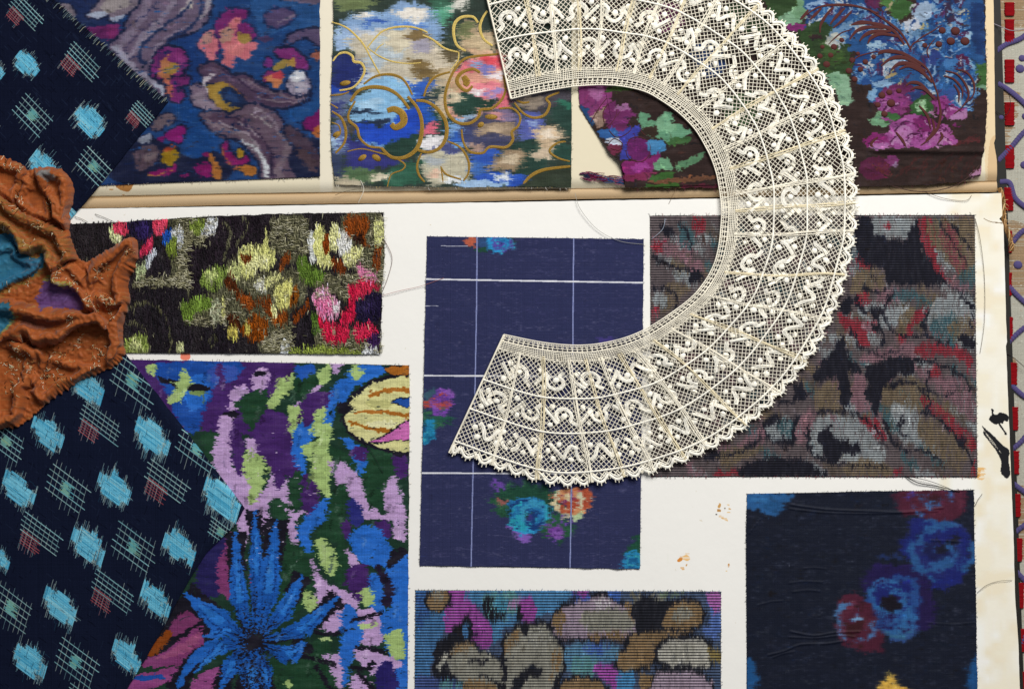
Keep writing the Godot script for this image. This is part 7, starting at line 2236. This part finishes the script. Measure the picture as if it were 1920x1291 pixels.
	roll.tube(pts, 10.5 * U, 10.5 * U, 20, Color.WHITE, 1.0, true)
	part("gutter_guard", roll.mesh(), mat("b99f7c", 0.7, 0.35), o)
	var roll2 := Bat.new()
	var p2 := PackedVector3Array()
	for i in 61:
		var x := -140.0 + 2010.0 * i / 60.0
		p2.append(at(x, page_low(x) - 25.0, PAGE - 0.0046))
	roll2.tube(p2, 5.0 * U, 5.0 * U, 12, Color.WHITE, 1.0, true)
	part("gutter_fold", roll2.mesh(), mat("c4a67c", 0.8, 0.3), o)
	var cc := page_print(-180, -220, 64, 64, "15130f", 43)
	var cover := sheet([-180, -220, 1877, -220], [-180, 1440, 1934, 1440], [-180, -220, -180, 1440], [1877, -220, 1879, 340, 1886, 360, 1898, 420, 1901, 640, 1913, 1000, 1926, 1291, 1934, 1440], Vector2(40, 20), func(_x, _y, _e): return 0.0031, 0.0022, cc, 0.3)
	part("cover_board", cover, mat("15130f", 0.6, 0.4), o)
	# frayed cord of the binding that sticks out at the gutter
	var f := Bat.new()
	var cord := Cloth.curve(line2([1876, 352, 1882, 366, 1884, 390, 1886, 418, 1893, 436, 1899, 456, 1899, 470]), false, 5)
	for st in 5:
		var q := PackedVector3Array()
		for i in cord.size():
			var t := i * 0.55 + st * TAU / 5
			q.append(at(cord[i].x + cos(t) * 3.4 + rng.randf_range(-0.6, 0.6), cord[i].y, PAGE - 0.003 + sin(t) * 0.0011))
		f.tube(q, 1.9 * U, 1.3 * U, 5, Color(["a8845a", "8a6438", "c4a67a", "6e4e2c", "b08a5c"][st]).srgb_to_linear())
	for i in 26:
		var a := cord[rng.randi_range(0, cord.size() - 1)]
		var e := a + Vector2(rng.randf_range(-4, 12), rng.randf_range(-6, 14))
		f.tube(PackedVector3Array([at(a.x, a.y, PAGE - 0.002), at((a.x + e.x) / 2 + 1, (a.y + e.y) / 2, PAGE - 0.0015), at(e.x, e.y, PAGE - 0.003)]), 0.6 * U, 0.4 * U, 3, Color(["c9a878", "8a6a40"][i % 2]).srgb_to_linear())
	part("binding_cord", f.mesh(true), tinted(), o)

func rise(k := 0.00012, f := 1.0, base := 0.00045) -> Callable:
	return func(x: float, y: float, e: float) -> float: return PAGE + base + k * (1.0 + wob.get_noise_2d(x * f, y * f)) + (0.0006 * maxf(0.0, 1.0 - e / 0.04) * maxf(0.0, 0.35 + 1.3 * wob2.get_noise_2d(x * 0.4, y * 0.4)))

func sample(called: String, label: String, c: Cloth, top: Array, bottom: Array, left: Array, right: Array, step: Vector2, high: Callable, m: StandardMaterial3D, ragged: float, frays: Array) -> Node3D:
	var mid := (line2(top)[0] + line2(bottom)[line2(bottom).size() - 1]) * 0.5
	var o := thing(called, label, "fabric sample", at(mid.x, mid.y, PAGE), "fabric samples glued in the album")
	var f0 := part("fabric", sheet(top, bottom, left, right, step, high, 0.00032, c, ragged), m, o)
	if frays.size():
		var b := Bat.new()
		for f in frays: fray(b, [top, right, bottom, left][f[0]], [Vector2.UP, Vector2.RIGHT, Vector2.DOWN, Vector2.LEFT][f[0]], PAGE + 0.0004, f[1], f[2], f[3])
		part("frayed_edge", b.mesh(true), tinted(), f0, true)
	return o

func build_samples() -> void:
	# violet scrolls
	var c := print_violet_scrolls()
	sample("fabric_sample", "blue and mauve fabric sample with painterly scrolls and coral flowers", c, [70, -85, 598, -85], [70, 352, 200, 345, 330, 340, 470, 334, 600, 332], [70, -85, 70, 352], [598, -85, 600, 60, 599, 220, 600, 332], Vector2(10, 10), rise(0.0002), cloth_mat(c.tex(), 0.9, 0.22, 0.7), 0.8, [[2, 5, 7, ["14182a", "d8d4cc", "2a2038", "8a7a70"]], [1, 14, 3, ["1a2138"]]])
	# gold brocade
	c = print_gold_brocade()
	var o := sample("fabric_sample", "colourful smeared silk sample with raised gold outline flowers", c, [625, -85, 1072, -85], [628, 346, 700, 349, 850, 351, 1000, 350, 1071, 352], [625, -85, 625, 60, 622, 140, 620, 230, 621, 285, 628, 346], [1072, -85, 1071, 120, 1072, 240, 1071, 352], Vector2(8, 8), rise(0.00016), cloth_mat(c.tex(), 0.7, 0.3, 0.6, 0.2), 0.5, [[2, 6, 6, ["e6e2d8", "26302a", "c9b070"]], [1, 8, 3, ["1a201c", "2a2c30"]], [3, 12, 4, ["c9c4b0", "30363c"]]])
	var pale := mat("d9be68", 0.5, 0.5)
	var old := mat("9a7726", 0.5, 0.5)
	for m in [pale, old]:
		m.metallic = 0.35
		m.normal_enabled = true
		m.normal_texture = plush_normal
		m.uv1_triplanar = true
		m.uv1_scale = Vector3.ONE * 40.0
	var n := 0
	for g in gold_lines():
		var a := []
		for i in range(0, g[1].size(), 2): a.append_array([610 + g[1][i] / 3.398, g[1][i + 1] / 3.398])
		var b := Bat.new()
		var p := curve3(a, PAGE + 0.00072, 6)
		# swelling, tapered line of satin stitch
		var half := p.size() / 2 + 1
		var r: float = g[0] / 3.398 * 0.5 * U
		b.tube(p.slice(0, half), r * 0.7, r * 1.1, 8, Color.WHITE, 0.18, true)
		b.tube(p.slice(half - 1), r * 1.1, r * 0.7, 8, Color.WHITE, 0.18, true)
		part("gold_embroidery", b.mesh(), pale if n < 9 else old, o)  # first lines in the paler gold, the rest in the darker
		n += 1
	for q in [[125, 530, 38, 17, -0.2], [1055, 745, 44, 18, 0.05], [990, 795, 24, 18, -0.6], [235, 1005, 34, 18, -0.6], [325, 1005, 34, 20, 0.6], [70, 855, 28, 16, -0.6]]:
		var b := Bat.new()
		b.dome(at(610 + q[0] / 3.398, q[1] / 3.398, PAGE + 0.0006), q[2] / 3.398 * U, q[3] / 3.398 * U, 0.00025, q[4], Color.WHITE, 14)
		part("gold_leaf", b.mesh(), old, o)
	# brown floral with raised ferns, its lower edge folded and torn
	c = print_bird_bouquet()
	o = sample("fabric_sample", "dark brown floral sample with blue plumes, pink roses and raised fern figuring", c, [1084, -85, 1846, -85], [1172, 352, 1300, 352, 1480, 351, 1600, 351, 1720, 347, 1800, 342, 1838, 330], [1084, -85, 1084, 160, 1087, 200, 1104, 228, 1120, 252, 1142, 286, 1160, 302, 1170, 324, 1172, 352], [1846, -85, 1849, 80, 1851, 200, 1848, 262, 1841, 300, 1838, 330], Vector2(6, 4), func(x, y, e):
		var fold: float = exp(-pow((y - (281.0 + 0.012 * (x - 1600))) / 4.0, 2.0)) * clampf((x - 1612) / 30.0, 0.0, 1.0)
		var low: float = clampf((y - 284.0) / 8.0, 0.0, 1.0) * clampf((x - 1480) / 60.0, 0.0, 1.0)
		var curl: float = exp(-pow((Vector2(x, y).distance_to(Vector2(1150, 310))) / 60.0, 2.0))
		return PAGE + 0.0005 + 0.0026 * fold + 0.0002 * low + 0.0022 * curl + 0.00025 * (1.0 + wob.get_noise_2d(x, y)) + 0.0003 * low * wob2.get_noise_2d(x * 0.6, y * 1.5), cloth_mat(c.tex(), 0.8, 0.3, 0.6, 0.15), 0.9, [[2, 6, 9, ["3a2220", "2a1818", "7a3050", "4a3a2a"]], [1, 7, 4, ["c9a8a0", "3a2420", "5a3060"]], [3, 12, 3, ["4a2438"]]])
	var fm := mat("4e2826", 0.75, 0.25)
	for g in fern_lines():
		var a := []
		for i in range(0, g[1].size(), 2): a.append_array([1460 + g[1][i] / 3.228, g[1][i + 1] / 3.228])
		var p := curve3(a, PAGE + 0.0011, 6)
		var b := Bat.new()
		var r: float = g[0] / 3.228 * 0.66 * U
		var half := p.size() / 2 + 1
		b.tube(p.slice(0, half), r * 0.5, r, 8, Color.WHITE, 0.13, true)
		b.tube(p.slice(half - 1), r, r * 0.3, 8, Color.WHITE, 0.13, true)
		part("fern_frond", b.mesh(), fm, o)
	for q in berry_spots():
		var b := Bat.new()
		b.dome(at(1460 + q[0] / 3.228, q[1] / 3.228, PAGE + 0.0009), q[2] / 3.228 * U * 0.95, q[2] / 3.228 * U * 0.85, 0.00012, 0.3, Color.WHITE, 11)
		part("berry", b.mesh(), fm, o)
	for g in [[[90, 740, 150, 640, 210, 570], 5], [[170, 740, 165, 680, 200, 625, 240, 630, 245, 690, 210, 750, 165, 780], 5], [[200, 790, 240, 830, 290, 820, 335, 780, 320, 740], 5], [[250, 700, 280, 660, 330, 650], 5], [[310, 880, 330, 840, 390, 830, 445, 870, 440, 940, 390, 980, 320, 960, 300, 910], 5], [[190, 880, 230, 840, 280, 870, 260, 910, 210, 900], 5], [[520, 850, 570, 850, 610, 800, 612, 775], 5], [[385, 780, 420, 820, 470, 840, 540, 850], 6], [[590, 1030, 610, 1000, 700, 960, 770, 930], 5], [[380, 640, 400, 600, 385, 560], 3]]:
		var a := []
		for i in range(0, g[0].size(), 2): a.append_array([1080 + g[0][i] / 3.2275, g[0][i + 1] / 3.2275])
		var pp := PackedVector3Array()
		for q in Cloth.curve(line2(a), false, 6):
			pp.append(at(q.x, q.y, PAGE + 0.00095 + 0.0022 * exp(-pow(q.distance_to(Vector2(1150, 310)) / 60.0, 2.0)) + 0.00025 * wob.get_noise_2d(q.x, q.y)))
		var b := Bat.new()
		b.tube(pp, g[1] / 3.2275 * 0.5 * U, g[1] / 3.2275 * 0.4 * U, 5, Color.WHITE, 0.6, true)
		part("outline_stitch", b.mesh(), fm, o)
	var torn := Bat.new()          # ravelled strip below the curled corner
	for i in 130:
		var x := 1086.0 + rng.randf() * 110.0
		var y := 327.0 + (x - 1086) * 0.16 + rng.randfn(0, 3.5)
		var col := Color(["23304c", "7a2a50", "5a1c34", "2c4a7c", "8a4a6a", "c9b8a0"][mini(5, int((x - 1086) / 24.0 + rng.randf() * 2.0))]).srgb_to_linear()
		torn.tube(PackedVector3Array([at(x, y, PAGE + 0.0004), at(x + 9, y + rng.randf_range(-1, 3), PAGE + 0.0009), at(x + 20, y + rng.randf_range(0, 5), PAGE + 0.0005)]), 0.8 * U, 0.5 * U, 3, col)
	part("ravelled_strip", torn.mesh(true), tinted(), o, true)
	# plush with tufts
	c = print_plush()
	o = sample("fabric_sample", "black tufted plush sample with yellow rose and pink red blooms", c, [128, 421, 210, 417, 400, 405, 560, 400, 719, 398], [128, 660, 300, 660, 450, 661, 600, 663, 712, 664], [128, 421, 128, 660], [719, 398, 721, 480, 716, 560, 712, 664], Vector2(8, 8), rise(0.00025, 1.0, 0.0008), cloth_mat(c.tex(), 0.95, 0.15, 1.2, 0.1, plush_normal), 0.8, [[2, 5, 4, ["241f24", "6a6a50"]], [1, 4, 4, ["241f24", "8a8a70"]], [0, 7, 3, ["2a2428", "5a5a48"]]])
	var tuft := Bat.new()
	for i in 7500:
		var x := 132.0 + rng.randf() * 584.0
		var y := lerpf(420, 401, (x - 130) / 590.0) + rng.randf() * lerpf(236, 258, (x - 130) / 590.0)
		var col := c.im.get_pixel(clampi(int((x - c.x0) * c.k), 0, c.im.get_width() - 1), clampi(int((y - c.y0) * c.k), 0, c.im.get_height() - 1))
		col = (col * rng.randf_range(0.7, 1.4)).clamp().srgb_to_linear()
		var l := rng.randf_range(5.0, 14.0)
		var q := Vector2(rng.randf_range(-0.3, 0.3), 1).normalized() * l * 0.5
		tuft.tube(PackedVector3Array([at(x - q.x, y - q.y, PAGE + 0.001), at(x, y, PAGE + 0.0012 + rng.randf() * 0.0006), at(x + q.x, y + q.y, PAGE + 0.001)]), 0.9 * U, 0.45 * U, 3, col)
	part("tufts", tuft.mesh(true), tinted(), o.get_node("fabric"), true)
	var weft := Bat.new()
	var zones := [[600, 220, 90, 280], [370, 400, 320, 90], [860, 400, 480, 420], [560, 90, 270, 170], [650, 560, 240, 160], [1130, 90, 230, 200], [1400, 410, 380, 140], [1560, 80, 230, 380], [1090, 740, 190, 110], [1420, 720, 360, 140], [30, 170, 260, 150], [330, 560, 330, 280]]
	for i in 2400:
		var zq: Array = zones[i % 12]
		if i % 12 > 9 and i % 3: continue
		var x: float = 130 + (zq[0] + rng.randf() * zq[2]) / 3.048
		var y: float = 380 + (zq[1] + rng.randf() * zq[3]) / 3.048
		var under := c.im.get_pixel(clampi(int((x - c.x0) * c.k), 0, c.im.get_width() - 1), clampi(int((y - c.y0) * c.k), 0, c.im.get_height() - 1))
		if under.v < 0.24 and rng.randf() > 0.06 or under.s > 0.42: continue
		var l := rng.randf_range(4.0, 11.0)
		var dy := rng.randf_range(-2.0, 2.0)
		weft.tube(PackedVector3Array([at(x, y, PAGE + 0.0011), at(x + l * 0.35, y + dy, PAGE + 0.0018), at(x + l * 0.7, y - dy * 0.5, PAGE + 0.0018), at(x + l, y + dy * 0.6, PAGE + 0.0011)]), 0.5 * U, 0.45 * U, 3, Color(["c4bfa0", "98946f", "d8d4bc", "6e6a50", "b0ab88"][rng.randi() % 5]).srgb_to_linear())
	part("wiry_weft", weft.mesh(true), tinted(), o.get_node("fabric"), true)
	# jungle flowers
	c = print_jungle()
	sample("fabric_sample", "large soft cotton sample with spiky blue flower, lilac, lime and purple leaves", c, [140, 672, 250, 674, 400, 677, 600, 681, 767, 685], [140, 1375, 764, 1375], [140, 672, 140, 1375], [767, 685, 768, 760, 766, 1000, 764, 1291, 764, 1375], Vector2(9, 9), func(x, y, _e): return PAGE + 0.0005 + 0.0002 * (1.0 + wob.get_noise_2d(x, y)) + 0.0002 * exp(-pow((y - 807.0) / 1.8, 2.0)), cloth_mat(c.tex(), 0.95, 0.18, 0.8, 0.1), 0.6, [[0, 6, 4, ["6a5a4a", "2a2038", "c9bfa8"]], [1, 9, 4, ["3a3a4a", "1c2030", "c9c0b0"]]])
	# window-pane check
	c = print_window_pane()
	sample("fabric_sample", "indigo violet sample with fine white window pane lines and small bouquets", c, [801, 443, 900, 445, 1100, 447, 1207, 448], [787, 1060, 950, 1061, 1100, 1064, 1200, 1066], [801, 443, 797, 600, 793, 800, 789, 960, 787, 1060], [1207, 448, 1205, 650, 1202, 860, 1200, 1066], Vector2(10, 10), rise(0.00018), cloth_mat(c.tex(), 0.9, 0.2, 0.6), 0.5, [[0, 5, 3, ["3a3c62", "26284a"]], [1, 7, 3, ["2a2c50", "6a6c8a"]], [2, 5, 3, ["2a2c50"]], [3, 7, 3, ["2a2c50"]]])
	# ribbed samples: real ribs
	c = print_rib_red()
	sample("fabric_sample", "ribbed sample with black scrolls, red, grey and brown mottling", c, [1219, 404, 1400, 404, 1828, 403], [1221, 893, 1500, 893, 1833, 894], [1219, 404, 1220, 600, 1221, 893], [1828, 403, 1830, 640, 1833, 894], Vector2(16, 1.15), func(x, y, _e): return PAGE + 0.00055 + 0.00012 * wob.get_noise_2d(x, y) - 0.00013 * cos((y - 390.0 - 1.0) / 4.6 * TAU), cloth_mat(c.tex(), 0.85, 0.22, 0.05), 0.4, [[0, 4, 5, ["8a3038", "2a2a30", "6a5a58", "3a4a4c"]], [1, 5, 3, ["1c1c22"]], [2, 5, 4, ["2a2a30", "7a2a34"]]])
	c = print_rib_blue()
	sample("fabric_sample", "ribbed sample with grey stone shapes among blue, turquoise and magenta", c, [779, 1106, 1000, 1107, 1352, 1109], [777, 1378, 1352, 1378], [779, 1106, 777, 1378], [1352, 1109, 1352, 1378], Vector2(6, 1.3), func(x, y, _e): return PAGE + 0.00055 + 0.0004 * exp(-pow((x - 1068.0 - 3.0 * sin(y * 0.05)) / 6.0, 2.0)) + 0.00012 * wob.get_noise_2d(x, y) - 0.00015 * cos((y - 1095.0 - 1.1) / 5.3 * TAU), cloth_mat(c.tex(), 0.85, 0.22, 0.05), 0.4, [[0, 3.5, 4, ["1c1e2a", "2a5a8a", "3a3440"]], [1, 5, 3, ["1c1c24"]], [3, 5, 3, ["1c1c24"]]])
	# midnight roses with glue wrinkles
	c = print_midnight()
	var wr := [[[340, 150, 560, 180, 800, 190, 1050, 195, 1280, 170], 5.0, 0.9], [[330, 175, 560, 200, 900, 205, 1250, 190], 4.0, 0.7], [[330, 635, 420, 625, 540, 630], 5.0, 0.5], [[350, 690, 440, 680, 520, 685], 5.0, 0.5], [[140, 770, 220, 750, 290, 745], 4.0, 0.5], [[340, 935, 480, 960, 620, 940, 770, 935], 5.0, 0.9], [[330, 970, 500, 975, 640, 960, 740, 968], 4.0, 0.7], [[200, 1080, 300, 1055, 400, 1015, 560, 1010, 680, 990], 5.0, 0.9], [[230, 1095, 300, 1070, 360, 1060], 4.0, 0.6], [[1200, 370, 1300, 375, 1400, 380], 4.0, 0.5], [[1180, 880, 1330, 890, 1480, 880], 4.0, 0.4], [[420, 545, 480, 540, 560, 548], 4.0, 0.4], [[80, 330, 110, 290, 150, 240], 4.0, 0.4]]
	var lines := []
	for q in wr:
		var p := Cloth.curve(line2(q[0]), false, 3)
		for i in p.size(): p[i] = Vector2(1380 + p[i].x / 3.302, 900 + p[i].y / 3.302)
		lines.append([p, q[1] / 3.302 * 1.1, q[2] * 0.0006])
	sample("fabric_sample", "midnight navy wrinkled sample with blue and wine roses and gold motif", c, [1401, 926, 1500, 925, 1600, 921, 1826, 918], [1400, 1368, 1834, 1368], [1401, 926, 1399, 1000, 1400, 1180, 1402, 1291, 1400, 1368], [1826, 918, 1827, 1000, 1830, 1110, 1833, 1291, 1834, 1368], Vector2(3.2, 1.5), func(x, y, _e):
		var h := 0.0
		var q := Vector2(x, y)
		for l in lines:
			var p: PackedVector2Array = l[0]
			if y < p[0].y - 16 and y < p[p.size() - 1].y - 16 or y > p[0].y + 16 and y > p[p.size() - 1].y + 16 or x < minf(p[0].x, p[p.size() - 1].x) - 6 or x > maxf(p[0].x, p[p.size() - 1].x) + 6: continue
			var d2 := 1e9
			for i in p.size() - 1:
				d2 = minf(d2, Geometry2D.get_closest_point_to_segment(q, p[i], p[i + 1]).distance_squared_to(q))
			h += l[2] * exp(-d2 / (l[1] * l[1]))
		return PAGE + 0.0005 + h + 0.00018 * (1.0 + wob.get_noise_2d(x * 1.5, y * 1.5)), cloth_mat(c.tex(), 0.6, 0.24, 0.4), 0.5, [[0, 6, 3, ["141826", "2a3048"]], [1, 7, 3, ["141826"]], [3, 8, 3, ["141826"]]])

func build_indigo() -> void:
	var high := func(x: float, y: float, e: float) -> float:
		var r: float = maxf(0.0, 1.0 - e / 0.02)
		return PAGE + 0.0033 + 0.0008 * wob.get_noise_2d(x * 0.7, y * 0.7) - 0.0013 * r * r
	var c := print_indigo_upper()
	var o := thing("indigo_cloth", "folded indigo cloth with turquoise splashes and a fringed edge beside the mauve sample", "cloth", at(120, 150, PAGE), "indigo splash dyed cloths")
	var top := [-40, -132, 100, -2, 210, 98, 316, 191]
	part("fabric", sheet(top, [-270, 140, 90, 462], [-40, -132, -270, 140], [316, 191, 258, 260, 198, 335, 140, 402, 90, 462], Vector2(7, 7), high, 0.0026, c, 0.5), cloth_mat(c.tex(), 0.92, 0.12, 0.9), o)
	var b := Bat.new()
	var p := line2(top)
	var n := Vector2(0.67, -0.74)
	for i in 190:
		var t := (i + rng.randf() * 0.6) / 190.0
		var q := along(p, t)
		var a := q - n * rng.randf_range(3, 15)
		var e := q + n * rng.randf_range(0.5, 5) + Vector2(rng.randf_range(-2, 2), 0)
		var col := Color(["0d1120", "10162a", "6c7a7c", "8a8c7c", "3c4c58", "0d1120"][rng.randi() % 6]).srgb_to_linear()
		b.tube(PackedVector3Array([at(a.x, a.y, PAGE + 0.0035), at(q.x - n.x * 2, q.y - n.y * 2, PAGE + 0.0037), at(e.x, e.y, PAGE + 0.0018)]), 0.75 * U, 0.5 * U, 4, col)
	part("fringe", b.mesh(true), tinted(), o, true)
	c = print_indigo_lower()
	o = thing("indigo_cloth", "folded indigo cloth with turquoise splashes lying over the blue flower sample", "cloth", at(180, 1000, PAGE), "indigo splash dyed cloths")
	part("fabric", sheet([150, 552, 236, 664, 300, 745, 380, 848, 459, 952], [-330, 1230, 150, 1470], [150, 552, -330, 1230], [459, 952, 440, 985, 388, 1034, 347, 1100, 312, 1166, 272, 1236, 238, 1291, 150, 1470], Vector2(7, 7), high, 0.0026, c, 0.5), cloth_mat(c.tex(), 0.92, 0.12, 0.9), o)

func build_threads() -> void:
	loose("fine brown thread curling off the right end of the tufted plush sample", [720, 449, 735, 482, 728, 518, 717, 546], "6a4a40", PAGE + 0.0004, 0.5)
	loose("reddish thread reaching from the plush sample to the window pane sample", [716, 554, 750, 545, 790, 536, 832, 521], "a06a68", PAGE + 0.0008, 0.45)
	loose("pale grey thread looped above the window pane sample", [1078, 362, 1088, 392, 1120, 430, 1162, 452, 1206, 458], "9a9a94", PAGE + 0.0012, 0.45)
	loose("short dark thread on the bare page above the plush sample", [178, 401, 196, 408, 214, 416], "4a4436", PAGE + 0.0004, 0.5)
	loose("second short dark thread on the bare page beside the shawl", [140, 406, 152, 410, 164, 416], "5a523e", PAGE + 0.0004, 0.5)
	loose("white thread hanging from the gold brocade into the gutter", [676, 338, 682, 356, 672, 380], "d8d4c8", PAGE + 0.0008, 0.6)
	loose("dark thread lying across the gutter guard under the gold brocade", [628, 366, 650, 358, 676, 354], "3a3428", PAGE + 0.0002, 0.4)
	loose("dark wiry threads trailing from the ragged edge of the brown floral sample", [1668, 347, 1710, 358, 1752, 358, 1795, 346, 1826, 322, 1838, 306], "4a3430", PAGE + 0.0006, 0.9)
	loose("thin brown thread hanging below the ragged brown floral sample", [1730, 358, 1770, 372, 1810, 376, 1822, 366], "6a5238", PAGE + 0.0006, 0.5)
	loose("thick black thread under the lower edge of the red ribbed sample", [1698, 892, 1722, 905, 1762, 912, 1800, 922], "1c1c20", PAGE + 0.0008, 1.0)
	loose("second black thread fanning from the lower edge of the red ribbed sample", [1704, 893, 1738, 900, 1772, 912, 1790, 921], "24242a", PAGE + 0.0012, 0.6)
	loose("long brown thread hanging along the right side of the red ribbed sample", [1829, 410, 1838, 450, 1846, 520, 1846, 600, 1838, 662], "5a4c38", PAGE + 0.0005, 0.45)
	loose("grey thread arching from the midnight sample over the page margin", [1833, 1110, 1850, 1096, 1876, 1088, 1898, 1087], "6a6458", PAGE + 0.0006, 0.45)
	loose("short grey thread at the upper right corner of the midnight sample", [1828, 948, 1834, 936, 1842, 925], "5a564c", PAGE + 0.0006, 0.5)
	loose("fine dark hair on the spiky blue flower sample below its yellow bud", [684, 830, 700, 852, 718, 886], "1c1a20", PAGE + 0.0012, 0.4)
	loose("pale blue thread lying on the left end of the red ribbed sample", [1247, 410, 1242, 430, 1222, 448], "a9b4c4", PAGE + 0.0012, 0.5)
	loose("black thread looping over the linen beside the upper page", [1872, 205, 1890, 214, 1900, 200, 1898, 176, 1884, 158], "1c1a1e", PAGE - 0.008, 0.6)
	loose("pale thread crossing the red dashes near the top of the linen", [1868, 40, 1886, 48, 1906, 54, 1930, 50], "8a8490", PAGE - 0.008, 0.8)
	loose("black thread crossing the linen beside the lower page", [1886, 660, 1904, 668, 1930, 690], "2a2426", PAGE - 0.009, 0.7)
	loose("dark hair crossing the guard strip near the collar", [1254, 382, 1268, 352, 1272, 338], "6a5238", PAGE + 0.0003, 0.35)
